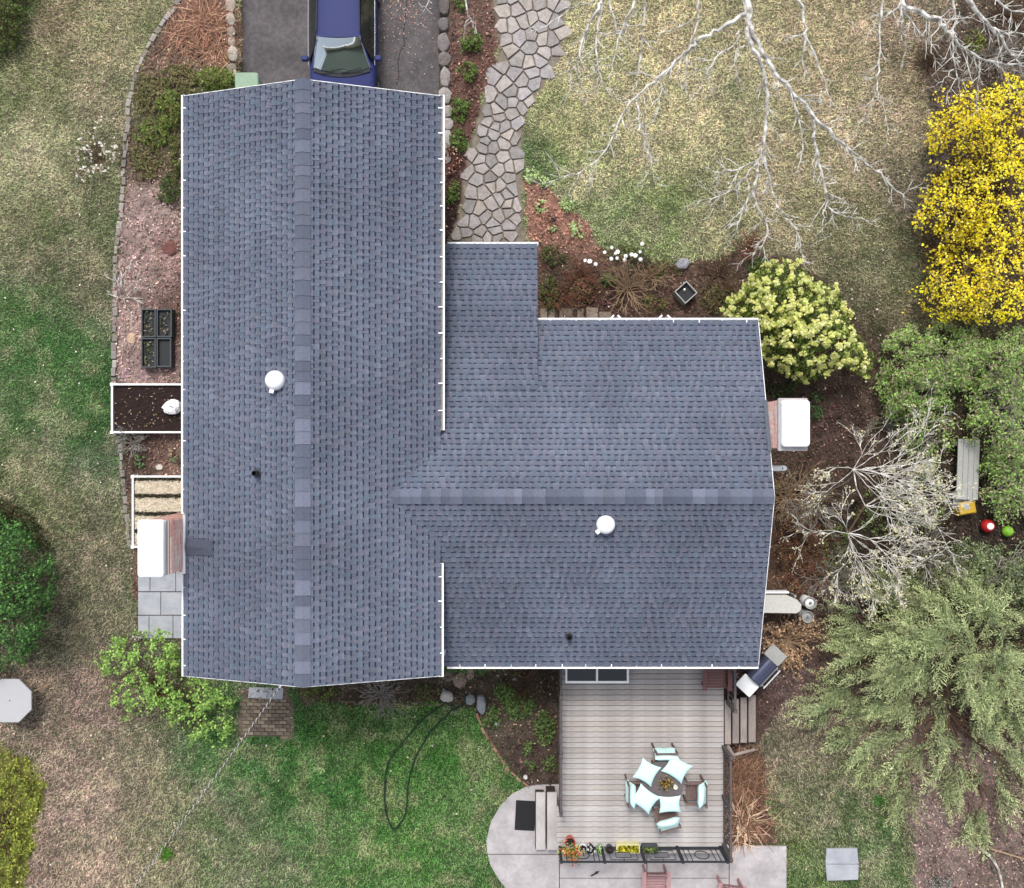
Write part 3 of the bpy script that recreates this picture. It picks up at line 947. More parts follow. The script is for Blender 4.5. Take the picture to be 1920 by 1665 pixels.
while x > XA + .05:
    o = link('ridge_cap', rs.choice(capm), 'roof', house)
    ln = rs.choice([.20, .26, .30]); ln = min(ln, x - XA)
    o.location = (x, EYR, EZR); o.rotation_euler = (0, 0, math.pi / 2); o.scale = (1, (ln + .02) / .34, 1)
    x -= ln

# ---- gutters
def gutter(a, b, out, w=.105, debris=False, hang=.62):
    a, b, out = Vector(a), Vector(b), Vector(out)
    d = (b - a).normalized(); L = (b - a).length
    M = Matrix(((d.x, out.x, 0, a.x), (d.y, out.y, 0, a.y), (0, 0, 1, a.z), (0, 0, 0, 1)))
    mb = MB(); M_ = M
    mb.box(0, -.012, -.11, L, .012, .004, M)
    mb.box(0, w - .040, -.11, L, w, 0, M)
    mb.box(0, .0125, -.11, L, w - .0405, -.10, M)
    mb.box(-.006, -.002, -.112, -.0005, w + .002, .002, M); mb.box(L + .0005, -.002, -.112, L + .006, w + .002, .002, M)
    g = mb.build('gutter', 'gutter', house)
    if debris:
        mb = MB(); mb.box(.01, .014, -.0985, L - .01, w - .042, -.045, M)
        mb.build('gutter_sludge', 'gutter_floor', g)
    s = hang * .5
    hm = None
    while s < L:
        if hm is None:
            mb = MB(); mb.box(-.013, -.035, -.004, .013, w - .01, .006); hm = mb.mesh('hanger')
        o = link('hanger', hm, 'gutter', g)
        o.matrix_local = M @ Matrix.Translation((s, 0, .012))
        s += hang * random.uniform(.9, 1.1)
    return g
def YE(py, z=MZE): return P(0, py, z).y
gutter((MXW, MYN + .02, MZE), (MXW, YE(962), MZE), (-1, 0, 0), .085)
gutter((MXW, YE(1078), MZE), (MXW, MYS - .01, MZE), (-1, 0, 0), .075)
gutter((MXE, MYN + .02, MZE), (MXE, YE(806), MZE), (1, 0, 0), .125, True)
gutter((MXE, YE(1057), MZE), (MXE, MYS - .02, MZE), (1, 0, 0), .10, True)
gutter((PX1 + .02, EYN, EZE), (EXE - .0, EYN, EZE), (0, 1, 0), .09)
gutter((MXE + .12, EYS, EZE), (EXE + .0, EYS, EZE), (0, -1, 0), .09)
gutter((MXE + .12, PY1, PZ1), (PX1 + .02, PY1, PZ1), (0, 1, 0), .075)
# downspouts
for x, y, z in ((MXE + .05, MYS + .4, MZE), (EXE - .25, EYS - .05, EZE), (MXW - .04, MYN - .3, MZE), (EXE - .2, EYN + .05, EZE)):
    mb = MB(); mb.box(x - .035, y - .035, .05, x + .035, y + .035, z - .115)
    mb.build('downspout', 'gutter', house)
# white rake boards on the gable ends
def rake(a, b, dy):
    a, b = Vector(a), Vector(b)
    mb = MB(); o = Vector(dy)
    vs = [a + o * .002, b + o * .002, b + o * .022, a + o * .022]
    vs = [p + Vector((0, 0, -.004)) for p in vs] + [p - Vector((0, 0, .15)) for p in vs]
    mb.add(vs, [(0, 1, 2, 3), (7, 6, 5, 4), (0, 4, 5, 1), (1, 5, 6, 2), (2, 6, 7, 3), (3, 7, 4, 0)])
    mb.build('rake_board', 'white_paint', house)
for y, s in ((MYN, 1), (MYS, -1)):
    rake((MXW, y, MZE - .01), (MXR, y, MZR - .01), (0, s, 0)); rake((MXR, y, MZR - .01), (MXE, y, MZE - .01), (0, s, 0))
rake((EXE, EYS, EZE - .01), (EXE, EYR, EZR - .01), (1, 0, 0)); rake((EXE, EYR, EZR - .01), (EXE, EYN, EZE - .01), (1, 0, 0))

# ---- light tubes and vent pipes
def light_tube(px, py, fz, r, spin):
    p = on_roof(px, py, fz, .12)
    base = Vector((p.x, p.y, fz(p.x, p.y)))
    mb = MB()
    mb.lathe([(r * .98, -.10), (r * 1.0, .10), (r * .97, .14), (r * .85, .21), (r * .6, .26), (r * .25, .285), (.01, .29)], 28, base)
    d = mb.build('light_tube', 'dome', house, smooth=True)
    mb = MB()
    M = Matrix.Translation(base) @ Matrix.Rotation(spin, 4, 'Z')
    mb.box(-.05, -r - .075, .10, .05, -r + .03, .15, M)
    mb.build('bracket', 'dome', d)
    return d
light_tube(515, 713, z_main, .23, R(-15))
light_tube(1136, 984, z_east, .225, R(-50))
def vent(px, py, fz):
    p = on_roof(px, py, fz, .1); b = Vector((p.x, p.y, fz(p.x, p.y)))
    mb = MB(); mb.lathe([(.10, -.05), (.10, .05), (.075, .10), (.07, .11)], 20, b)
    v_ = mb.build('vent_pipe', 'grey_plastic', house, smooth=False)
    mb = MB()
    k = 18
    mb.lathe([(.066, .0), (.066, .30), (.052, .30), (.052, .05)], k, b)
    mb.build('pipe', 'black_rubber', v_)
vent(481, 887, z_main); vent(1067, 1193, z_east)

# ---- chimneys
BR = [(214, 166, 154), (222, 178, 166), (204, 152, 142), (228, 190, 178), (190, 140, 130), (216, 170, 162)]
bm_ = []
for c in BR:
    mb = MB(); mb.col = C(*c, 1.9); mb.box(-.004, -.101, -.030, .05, .101, .030); bm_.append(mb.mesh('brick', True))
def chimney(x0, x1, y0, y1, zb, ztop, inner, core_lo):
    mb = MB()
    mb.box(x0, y0, zb, x1, y1, ztop)
    if core_lo: mb.box(*core_lo)
    ch = mb.build('chimney', 'mortar', house)
    z0 = 4.15
    st = MB()
    nb = int((y1 - y0) / .215)
    sp = (y1 - y0) / nb
    zc, row = z0, 0
    while zc + .07 < ztop:
        off = (row % 2) * sp / 2
        yy = y0 - off
        while yy < y1 - .02:
            a, b = max(yy, y0), min(yy + sp, y1)
            if b - a > .05:
                o = link('brick', rs.choice(bm_), 'brick', ch)
                xf = x1 if inner > 0 else x0
                o.location = (xf, (a + b) / 2, zc + .036)
                o.scale = ((.3 + rs.uniform(0, .12)) * inner, (b - a - .013) / .202, 1)
            yy += sp
        zc += .075; row += 1
    zc, row = max(zb, .1), 0
    while zc + .07 < ztop:                       # the other three faces, joined
        for yf, s in ((y0, -1), (y1, 1)):
            xx = x0 - (row % 2) * .11
            while xx < x1 - .02:
                a, b = max(xx, x0), min(xx + .215, x1)
                if b - a > .04:
                    st.col = C(*rs.choice(BR)); st.box(a + .006, yf - .012 if s < 0 else yf - .02, zc + .006, b - .006, yf + .02 if s < 0 else yf + .012, zc + .066)
                xx += .215
        yy = y0 - (row % 2) * sp / 2
        xf = x0 if inner > 0 else x1
        while yy < y1 - .02:
            a, b = max(yy, y0), min(yy + sp, y1)
            if b - a > .05:
                st.col = C(*rs.choice(BR))
                st.box(xf - (.012 if inner > 0 else .02), a + .006, zc + .006, xf + (.02 if inner > 0 else .012), b - .006, zc + .066)
            yy += sp
        zc += .075; row += 1
    tag(st.build('brickwork', 'brick', ch, True), kind='stuff')
    return ch
def rounded(x0, y0, x1, y1, r, k=5):
    pts = []
    for cx_, cy_, a0 in ((x1 - r, y0 + r, -90), (x1 - r, y1 - r, 0), (x0 + r, y1 - r, 90), (x0 + r, y0 + r, 180)):
        for q in range(k + 1):
            a = R(a0 + 90 * q / k)
            pts.append((cx_ + r * math.cos(a), cy_ + r * math.sin(a)))
    return pts
chw = chimney(-8.50, -7.93, -3.02, -1.77, 0, 5.42, 1, (-8.5, -3.02, 0, -7.56, -1.77, 4.36))
mb = MB(); mb.prism(rounded(-8.54, -3.03, -7.97, -1.75, .03), 5.43, 5.50, .012); mb.build('crown', 'concrete', chw)
mb = MB(); mb.prism(rounded(-8.58, -3.05, -7.985, -1.74, .07), 5.505, 5.63, .03); mb.build('cap', 'chimney_cap', chw)
mb = MB()
mb.add([(-7.94, -3.12, 4.50), (-7.94, -1.70, 4.50), (-7.86, -1.70, 4.54), (-7.86, -3.12, 4.54), (-7.90, -3.12, 4.60), (-7.90, -1.70, 4.60)], [(0, 4, 5, 1), (4, 3, 2, 5), (0, 1, 2, 3), (0, 3, 4), (1, 5, 2)])
mb.build('flashing', 'gutter', chw)
# little saddle behind the chimney
mb = MB(); a = Vector((-7.86, 0, 0))
z1_ = lambda x: z_main(x, 0) + .034
mb.col = C(90, 95, 110)
mb.add([(-7.85, -2.68, z1_(-7.85)), (-7.12, -2.66, z1_(-7.12)), (-7.12, -2.30, z1_(-7.12)), (-7.85, -2.26, z1_(-7.85)), (-7.85, -2.47, z1_(-7.85) + .06), (-7.3, -2.47, z1_(-7.3) + .03)],
       [(0, 1, 5, 4), (1, 2, 5), (2, 3, 4, 5), (3, 0, 4)])
mb.build('saddle', 'roof', house, True)
che = chimney(6.245, 6.88, -.10, 1.02, 0, 5.13, -1, None)
mb = MB(); mb.prism(rounded(6.215, -.16, 6.90, 1.07, .02), 5.14, 5.22, .01); mb.build('crown', 'concrete', che)
mb = MB(); mb.prism(rounded(6.25, -.06, 6.90, 1.02, .09), 5.225, 5.40, .03); mb.build('cap', 'chimney_cap', che)
mb = MB()
for y_a, y_b in ((-.16, 1.08),):
    za, zb_ = z_east(0, y_a) + .03, z_east(0, y_b) + .03
    vs = [(6.16, y_a, za), (6.16, y_b, zb_), (6.225, y_b, zb_), (6.225, y_a, za)]
    mb.add(vs + [(p[0], p[1], p[2] + (.10 if p[0] > 6.2 else .012)) for p in vs], [(4, 7, 6, 5), (0, 1, 5, 4), (0, 4, 7, 3), (1, 2, 6, 5), (2, 3, 7, 6), (0, 3, 2, 1)])
mb.build('flashing', 'galv', che)
# white flue pipe out of the east gable wall
p = P(1474, 878, 3.9)
mb = MB(); mb.tube([(EWX + .002, p.y, 3.85), (p.x - .12, p.y, 3.87), (p.x - .05, p.y, 3.87), (p.x - .02, p.y, 3.80), (p.x - .02, p.y, 3.62)], .072, 12)
fl = mb.build('flue_pipe', 'dome', house, smooth=True)
mb = MB(); mb.lathe([(.018, 0), (.018, .02)], 10, (p.x - .1, p.y, 3.925)); mb.build('screw_cap', 'black_rubber', fl)

# ---- windows and doors
def window(cx_, cy_, z0, w, h, nrm, open_=False):
    nrm = Vector(nrm); d = Vector((-nrm.y, nrm.x, 0))
    M = Matrix(((d.x, nrm.x, 0, cx_), (d.y, nrm.y, 0, cy_), (0, 0, 1, z0), (0, 0, 0, 1)))
    mb = MB(); f = .08
    mb.box(-w / 2 - f, .002, -f, -w / 2, .05, h + f, M); mb.box(w / 2, .002, -f, w / 2 + f, .05, h + f, M)
    mb.box(-w / 2, .002, h, w / 2, .05, h + f, M); mb.box(-w / 2, .002, -f, w / 2, .07, 0, M)
    o = mb.build('window', 'white_paint', house)
    mb = MB(); mb.box(-w / 2, .004, 0, w / 2, .012, h, M); mb.build('pane', 'dark_glass', o)
    return o
for yy in (6.2, 3.2, .6, -4.3): window(WX0, yy, 2.6, 1.2, 1.1, (-1, 0, 0))
for xx in (-6.1, -3.5): window(xx, WY0, 2.6, 1.1, 1.1, (0, -1, 0))
window(WX1, 6.0, 2.6, 1.2, 1.1, (1, 0, 0))
window(EWX, -3.4, 1.4, 1.1, 1.2, (1, 0, 0)); window(EWX, 2.0, 1.4, .9, 1.2, (1, 0, 0))
window(4.6, EWS, 1.4, 1.2, 1.2, (0, -1, 0)); window(.2, EWS, 1.4, 1.2, 1.2, (0, -1, 0))
gd = MB(); gd.box(MXR - 2.3, WY1 + .002, -.30, MXR + 2.3, WY1 + .04, 1.95); gdo = gd.build('garage_door', 'white_paint', house)
for k in range(4):
    mb = MB(); mb.box(MXR - 2.25, WY1 + .042, -.26 + k * .55, MXR + 2.25, WY1 + .055, .22 + k * .55); mb.build('panel', 'white_paint', gdo)
mb = MB(); mb.box(2.2, EWS - .03, .9, 4.0, EWS - .002, 2.95); sdd = mb.build('sliding_door', 'white_paint', house)
for k in (0, 1):
    mb = MB(); mb.box(2.27 + k * .88, EWS - .036, .97, 3.05 + k * .88, EWS - .031, 2.88); mb.build('pane', 'dark_glass', sdd)
# open casements on the north wall
def casement(h1, t1, h2, t2):
    cxw = (h1 + h2) / 2
    w = window(cxw, EWN, 1.45, h2 - h1 - .02, 1.2, (0, 1, 0))
    for h, t in ((h1, t1), (h2, t2)):
        a, b = Vector((h, EWN + .06, 0)), Vector((t, EWN + .62, 0))
        d = (b - a).normalized(); L = (b - a).length; s = Vector((-d.y, d.x, 0))
        M = Matrix(((d.x, s.x, 0, a.x), (d.y, s.y, 0, a.y), (0, 0, 1, 1.46), (0, 0, 0, 1)))
        mb = MB()
        mb.box(0, -.022, 0, L, .022, .06, M); mb.box(0, -.022, 1.12, L, .022, 1.18, M)
        mb.box(0, -.022, .061, .06, .022, 1.119, M); mb.box(L - .06, -.022, .061, L, .022, 1.119, M)
        sa = mb.build('sash', 'white_paint', w)
casement(2.16, 2.66, 3.26, 2.76); casement(3.42, 3.92, 4.58, 4.06)
# porch posts and step
mb = MB(); mb.box(PX0 + .02, EWN + .002, .0, PX1 - .2, PY1 - .1, .18); mb.build('porch_floor', 'concrete', house)
for x in (PX0 + .35, PX1 - .3):
    mb = MB(); mb.box(x - .06, PY1 - .35, .181, x + .06, PY1 - .23, PZ1 - .14); mb.build('porch_post', 'white_paint', house)
mb = MB(); mb.box(-.9, EWN + .002, .19, .0, EWN + .03, 2.2); dd = mb.build('front_door', 'red_wood', house)
mb = MB(); mb.lathe([(.03, 0), (.035, .03), (.02, .05)], 10, (-.1, EWN + .06, 1.15)); mb.build('door_knob', 'galv', dd)
# service cable
mb = MB(); md = MB()
A, B = P(528, 1283, 5.1), P(150, 1800, 5.6)
def cab(t): 
    q = A.lerp(B, t); q.z -= 4 * .55 * t * (1 - t); return q
N = 900
dirn = (B - A).normalized(); sx_ = dirn.cross(Vector((0, 0, 1))).normalized(); sy_ = sx_.cross(dirn)
for m_, ph in ((mb, 0), (md, math.pi)):
    m_.tube([cab(i / N) + (sx_ * math.cos(i * .35 + ph) + sy_ * math.sin(i * .35 + ph)) * .009 for i in range(N + 1)], .0095, 5)
cabo = thing('service_cable', 'thin twisted cable running from the south gable out over the lawn', 'cable', A)
o = mb.build('strand', 'cable', cabo); o.location = -A
o = md.build('strand', 'cable_dark', cabo); o.location = -A
mb = MB(); mb.tube([cab(.0), cab(.012)], .03, 8); o = mb.build('clamp', 'white_paint', cabo); o.location = -A
# ================================================================== DECK AND ITS THINGS
DZ = .85
DKX0, DKX1 = P(1048, 0, DZ).x, P(1357, 0, DZ).x
DKY1 = P(0, 1592, DZ).y; DKY0 = EWS - .02
deck = thing('deck', 'weathered grey wooden deck behind the east wing', 'deck', (DKX0, DKY1, 0))
def local(o, par): o.location = -par.location; return o
bw = .148; y = DKY0; rr = random.Random(8)
dm = []
for c in [(199, 193, 189), (193, 186, 182), (204, 199, 196), (186, 178, 173), (197, 191, 188), (195, 186, 180)]:
    mb = MB(); mb.col = C(*c); L = DKX1 - DKX0
    mb.prism([(0, .007), (L, .007), (L, bw - .008), (0, bw - .008)], -.03, 0, .003); dm.append(mb.mesh('deck_board', True))
while y > DKY1 + .02:
    o = link('deck_board', rr.choice(dm), 'wood', deck)
    x0 = DKX0 - (P(1, 0, DZ) - P(0, 0, DZ)).x * (4 if y < P(0, 1508, DZ).y else 0)
    o.location = Vector((x0, y - bw, DZ + rr.uniform(-.003, .003))) - deck.location
    o.scale = ((DKX1 - x0) / (DKX1 - DKX0), 1, 1)
    y -= bw
mb = MB()
for yy in (DKY0 - .02, DKY1 + .02): mb.box(DKX0 + .02, yy - .02, .5, DKX1 - .02, yy + .02, DZ - .035)
for xx in (DKX0 + .04, DKX1 - .04): mb.box(xx - .02, DKY1 + .041, .5, xx + .02, DKY0 - .041, DZ - .035)
local(mb.build('joist_frame', 'rail_wood', deck), deck)
for xx in (DKX0 + .12, (DKX0 + DKX1) / 2, DKX1 - .12):
    for yy in (DKY1 + .12, (DKY0 + DKY1) / 2):
        mb = MB(); mb.box(xx - .05, yy - .05, 0, xx + .05, yy + .05, DZ - .04); local(mb.build('post', 'rail_wood', deck), deck)
# steps at the left (towards the patio) and right
def steps(par, boxes, material='wood_y', cols=((208, 202, 200), (198, 192, 190))):
    for i, (x0, y0, x1, y1, z) in enumerate(boxes):
        a, b = P(x0, y1, z), P(x1, y0, z)
        mb = MB(); mb.col = C(*cols[i % len(cols)])
        mb.prism([(a.x, a.y), (b.x, a.y), (b.x, b.y), (a.x, b.y)], z - .05, z, .012)
        o = mb.build('tread', material, par, True); o.location = -par.location
        mb = MB(); mb.col = C(84, 74, 70); mb.box(a.x - .02, a.y + .01, .0, b.x - .045, b.y - .01, z - .052)
        local(mb.build('riser', material, par, True), par)
st = thing('wooden_steps', 'two low wooden steps from the deck down to the rounded patio', 'steps', P(1025, 1590, 0))
steps(st, [(1005, 1486, 1022.5, 1594, .30), (1026, 1486, 1044, 1594, .58)])
st = thing('wooden_steps', 'four brown wooden steps down from the right side of the deck', 'steps', P(1400, 1395, 0))
steps(st, [(1359, 1314, 1370.5, 1396, .70), (1373.5, 1311, 1385.5, 1394, .53), (1388.5, 1308, 1400.5, 1393, .36), (1403.5, 1304, 1417, 1392, .19)], 'wood_y', ((176, 164, 156), (164, 152, 146)))
mb = MB()
a, b, c = P(1364, 1398, .9), P(1375, 1417, .9), P(1414, 1406, .35)
hr = thing('handrail', 'short weathered wooden handrail at the foot of the right deck steps', 'handrail', (b.x, b.y, 0))
mb.col = C(172, 156, 148); mb.tube([a, b], .045, 4); local(mb.build('rail', 'wood', hr, True), hr)
mb = MB(); mb.col = C(180, 164, 154); mb.tube([b + Vector((.03, .02, 0)), c], .05, 4); local(mb.build('rail', 'wood', hr, True), hr)
for q in (b, c):
    mb = MB(); mb.col = C(140, 124, 116); mb.box(q.x - .045, q.y - .045, 0, q.x + .045, q.y + .045, q.z - .03); local(mb.build('post', 'wood', hr, True), hr)

# ---- railings
def bar(mb, a, b, r=.012): mb.tube([a, b], r, 4)
RT = DZ + .95
rl = thing('deck_railing', 'black wrought iron railing with framed motifs along the lower deck edge', 'railing', (DKX0, DKY1, DZ))
ry = DKY1 + .06
mb = MB(); mb.box(DKX0, ry - .025, RT - .03, DKX1 + .02, ry + .025, RT); local(mb.build('top_rail', 'iron', rl), rl)
mb = MB(); mb.box(DKX0, ry - .035, DZ + .06, DKX1 + .02, ry + .035, DZ + .10); local(mb.build('bottom_rail', 'iron', rl), rl)
zx = lambda px: P(px, 0, (DZ + RT) / 2).x
for px in (1051, 1131, 1205, 1275, 1357):
    mb = MB(); x = zx(px); mb.box(x - .035, ry - .035, DZ + .002, x + .035, ry + .035, RT + .03); local(mb.build('post', 'iron', rl), rl)
def motif(kind, a, b):
    x0, x1 = zx(a), zx(b); z0, z1 = DZ + .10, RT - .03; h = z1 - z0
    mid = (x0 + x1) / 2; w = x1 - x0
    mb = MB()
    if kind == 'oval':
        mb.tube([(mid + w * .17 * math.cos(t), ry, (z0 + z1) / 2 + h * .30 * math.sin(t)) for t in [2 * math.pi * q / 22 for q in range(22)]], .014, 5, True)
        local(mb.build('oval', 'iron', rl), rl)
        xs = [x0 + w * q for q in (.10, .22, .78, .90)]
    else:
        pts = [(mid - w * .36, ry, z0 + h * .14), (mid + w * .36, ry, z0 + h * .14), (mid + w * .36, ry, z1 - h * .14), (mid - w * .36, ry, z1 - h * .14)]
        mb.tube(pts, .014, 4, True); local(mb.build('square_ring', 'iron', rl), rl)
        mb = MB()
        pts = [(mid - w * .2, ry, z0 + h * .32), (mid + w * .2, ry, z0 + h * .32), (mid + w * .2, ry, z1 - h * .32), (mid - w * .2, ry, z1 - h * .32)]
        mb.tube(pts, .014, 4, True); local(mb.build('square_ring', 'iron', rl), rl)
        xs = [mid]
        mb = MB(); mb.tube([(mid, ry, z0), (mid, ry, z0 + h * .32)], .010, 4); local(mb.build('baluster', 'iron', rl), rl)
        mb = MB(); mb.tube([(mid, ry, z1 - h * .32), (mid, ry, z1)], .010, 4); local(mb.build('baluster', 'iron', rl), rl)
        xs = []
    for x in xs:
        mb = MB(); mb.tube([(x, ry, z0), (x, ry, z1)], .012, 4); local(mb.build('baluster', 'iron', rl), rl)
motif('oval', 1054, 1129); motif('square', 1133, 1203); motif('square', 1207, 1273); motif('oval', 1277, 1354)

def side_rail(label, x, y0, y1, material='rail_wood', h=.92, step=.14):
    t = thing('deck_railing', label, 'railing', (x, y1, DZ))
    mb = MB(); mb.box(x - .03, y1, DZ + h - .04, x + .03, y0, DZ + h); local(mb.build('top_rail', material, t), t)
    mb = MB(); mb.box(x - .02, y1, DZ + .08, x + .02, y0, DZ + .11); local(mb.build('bottom_rail', material, t), t)
    n_ = max(2, int(round((y0 - y1) / 1.5)))
    for k in range(n_ + 1):
        yy = y1 + (y0 - y1) * k / n_
        mb = MB(); mb.box(x - .045, yy - .045, DZ + .002, x + .045, yy + .045, DZ + h + .06); local(mb.build('post', material, t), t)
    mb = MB(); mb.box(-.011, -.011, DZ + .11, .011, .011, DZ + h - .04); bmz = mb.mesh('baluster')
    yy = y1 + step
    while yy < y0 - .05:
        o = link('baluster', bmz, material, t); o.location = Vector((x, yy, 0)) - t.location
        yy += step
side_rail('dark slim railing along the left side of the deck', P(1049, 0, DZ).x, DKY0, P(0, 1503, DZ).y)
side_rail('grey weathered railing along the right lower side of the deck', P(1356, 0, DZ).x, P(0, 1400, DZ).y, DKY1 + .12)
side_rail('short dark railing at the upper right corner of the deck', P(1364, 0, DZ).x, DKY0, P(0, 1316, DZ).y)

# ---- dining set
TB = P(1243, 1467, DZ + .72)
tb = thing('patio_table', 'round brown patio table in the middle of the deck', 'table', (TB.x, TB.y, DZ))
mb = MB(); mb.lathe([(.56, .685), (.58, .70), (.58, .715), (.56, .725)], 36); mb.build('table_top', 'table_top', tb)
for k in range(4):
    a = R(45 + 90 * k); mb = MB()
    mb.tube([(.42 * math.cos(a), .42 * math.sin(a), .69), (.48 * math.cos(a), .48 * math.sin(a), .0)], .025, 6); mb.build('leg', 'teak', tb)
def cushion_mesh(name, w, l, th, pinch=.12, sag=0):
    """soft square cushion with pulled-out corners"""
    n_ = 12
    mb = MB(); vs, fs = [], []
    for s in (1, -1):
        for i in range(n_ + 1):
            for j in range(n_ + 1):
                a, b = 2 * i / n_ - 1, 2 * j / n_ - 1
                kx = 1 - pinch * (1 - b * b) * abs(a); ky = 1 - pinch * (1 - a * a) * abs(b)
                e = max(0, (1 - a ** 4) * (1 - b ** 4)) ** .6
                vs.append((a * w / 2 * kx, b * l / 2 * ky, s * th / 2 * e + .012 * math.sin(3.1 * a + 2 * b) * e))
        o0 = 0 if s > 0 else (n_ + 1) ** 2
        for i in range(n_):
            for j in range(n_):
                q = (o0 + i * (n_ + 1) + j, o0 + (i + 1) * (n_ + 1) + j, o0 + (i + 1) * (n_ + 1) + j + 1, o0 + i * (n_ + 1) + j + 1)
                fs.append(q if s > 0 else q[::-1])
    mb.add(vs, fs)
    me = mb.mesh(name); me.shade_smooth()
    return me
pil = cushion_mesh('pillow', .60, .60, .20, .14)
def pillow(label, px, py, z, rz, sx=1, sy=1, tilt=(0, 0)):
    o = link('throw_pillow', pil, 'fabric')
    o.location = P(px, py, z); o.rotation_euler = (tilt[0], tilt[1], rz); o.scale = (sx, sy, 1)
    tag(o, label, 'pillow', 'mint pillows on the patio table')
ZT = DZ + .83
pillow('mint square pillow on the upper left of the patio table, nearest the left chair', 1213, 1448, ZT, R(-28), .95, 1.0)
pillow('mint square pillow on the upper right of the patio table, corner under the top chair', 1269, 1441, ZT, R(-32), 1.1, .95)
pillow('mint square pillow on the lower left edge of the patio table', 1209, 1498, ZT + .02, R(-35), 1.1, .95)
pillow('mint square pillow lying straight at the lower edge of the patio table', 1256, 1508, ZT + .03, R(2), 1.0, .80, (.08, 0))
backm = cushion_mesh('back', .66, .50, .20, .06)
def chair(label, px, py, face, lean=.30, cz=.80):
    """wooden armchair; +y local is the side the sitter faces"""
    p = P(px, py, DZ)
    t = thing('patio_chair', label, 'chair', p, face, 'wooden chairs round the patio table')
    for sx_ in (-.28, .28):
        for sy_, h in ((-.24, .92), (.24, .62)):
            mb = MB(); mb.box(sx_ - .022, sy_ - .022, 0, sx_ + .022, sy_ + .022, h); mb.build('leg', 'teak', t)
        mb = MB(); mb.box(sx_ - .035, -.215, .625, sx_ + .035, .27, .65); mb.build('armrest', 'teak', t)
    for k in range(6):
        mb = MB(); mb.box(-.257, -.22 + k * .078, .40, .257, -.155 + k * .078, .425); mb.build('seat_slat', 'teak', t)
    mb = MB(); mb.box(-.257, -.25, .85, .257, -.225, .93); mb.build('back_rail', 'teak', t)
    o = link('back_cushion', backm, 'fabric', t)
    o.location = (0, -.17, .68); o.rotation_euler = (R(90) - lean, 0, 0)
    return t
chair('wooden chair above the patio table with its mint back cushion to the top', 1241, 1410, R(180), .30)
chair('wooden chair left of the patio table with mint back cushion', 1188, 1471, R(-90), .30)
chair('wooden chair right of the patio table with mint back cushion leaning outward', 1297, 1472, R(90), .6)
chair('wooden chair below the patio table, its cushion half under a pillow', 1243, 1516, R(16), .8)
# things on the table
pt = thing('potted_plant', 'small dried yellow plant in the centre of the patio table', 'plant', P(1247, 1467, DZ + .725))
mb = MB(); mb.lathe([(.07, 0), (.10, .10), (.085, .10), (.07, .06)], 16); mb.build('pot', 'black_plastic', pt)
n = 160
cen = RNG.normal(0, 1, (n, 3)) * np.array([.10, .08, .05]) + np.array([0, 0, .14])
leaves('foliage', cen, randdir(n, .5), RNG.normal(size=(n, 3)), RNG.uniform(.04, .09, n), .4, pick([(190, 150, 60), (150, 120, 60), (110, 105, 50), (60, 55, 40)], n), 'leaf', pt)
cu = thing('candle_jar', 'small white jar beside the plant on the patio table', 'jar', P(1265, 1473, DZ + .725))
mb = MB(); mb.lathe([(.05, 0), (.055, .05), (.055, .15), (.045, .15), (.045, .04)], 18); mb.build('jar', 'white_paint', cu)
mb = MB(); mb.lathe([(.043, .02), (.043, .11), (.02, .12)], 14); mb.build('wax', 'cream', cu)

# ---- pots along the lower deck edge
def pot(name, label, px, py, prof, material, foliage=None, fm='leaf', n=140, spread=(.12, .12, .07), lz=.28, soil_r=None, lsize=(.04, .09), rz=0, base=DZ + .003, grp='pots along the lower deck railing'):
    t = thing(name, label, 'plant pot', P(px, py, base), rz, grp)
    mb = MB(); mb.lathe(prof, 22); mb.build('pot', material, t, smooth=False)
    if soil_r:
        mb = MB(); mb.lathe([(soil_r, prof[-1][1]), (soil_r * .98, prof[-1][1] + .02)], 20); mb.build('soil', 'soil', t)
    if foliage:
        cen = RNG.normal(0, 1, (n, 3)) * np.array(spread) + np.array([0, 0, lz])
        leaves('foliage', cen, randdir(n, .6), RNG.normal(size=(n, 3)), RNG.uniform(*lsize, n), .6, pick(foliage, n), fm, t)
    return t
PR = lambda r, h: [(r * .75, 0), (r * .97, h * .9), (r, h * .9), (r, h), (r * .9, h), (r * .88, h - .06)]
pot('plant_pot', 'terracotta pot standing behind the flowering plant at the left end', 1068, 1573, PR(.15, .26), 'terracotta', None, soil_r=.12)
pot('plant_pot', 'blue glazed pot with spilling green and orange flowering plant at the left deck corner', 1068, 1590, PR(.16, .28), 'blue_pot',
    [(150, 170, 80), (110, 140, 60), (205, 110, 60), (180, 60, 50), (200, 180, 120)], n=420, spread=(.17, .13, .06), lz=.36, soil_r=.14, lsize=(.04, .08))
pot('plant_pot', 'white rimmed pot of black soil beside the flowering plant', 1092, 1586, PR(.12, .2), 'white_paint', [(235, 235, 230), (40, 40, 44)], n=26, spread=(.08, .07, .02), lz=.2, soil_r=.10)
pot('plant_pot', 'black and white glazed pot left of the green seedling pot', 1106, 1587, PR(.12, .2), 'black_plastic', [(225, 225, 222), (60, 60, 60)], n=24, spread=(.07, .07, .02), lz=.2, soil_r=.10)
pot('plant_pot', 'pale green round pot holding one leafy seedling', 1124, 1588, PR(.125, .2), 'mint_bin', [(120, 150, 80), (200, 215, 170)], n=50, spread=(.07, .07, .03), lz=.22, soil_r=.10)
pot('plant_pot', 'dark grey domed pot left of the yellow trough', 1142, 1588, PR(.125, .2), 'grey_plastic', None, soil_r=.11)
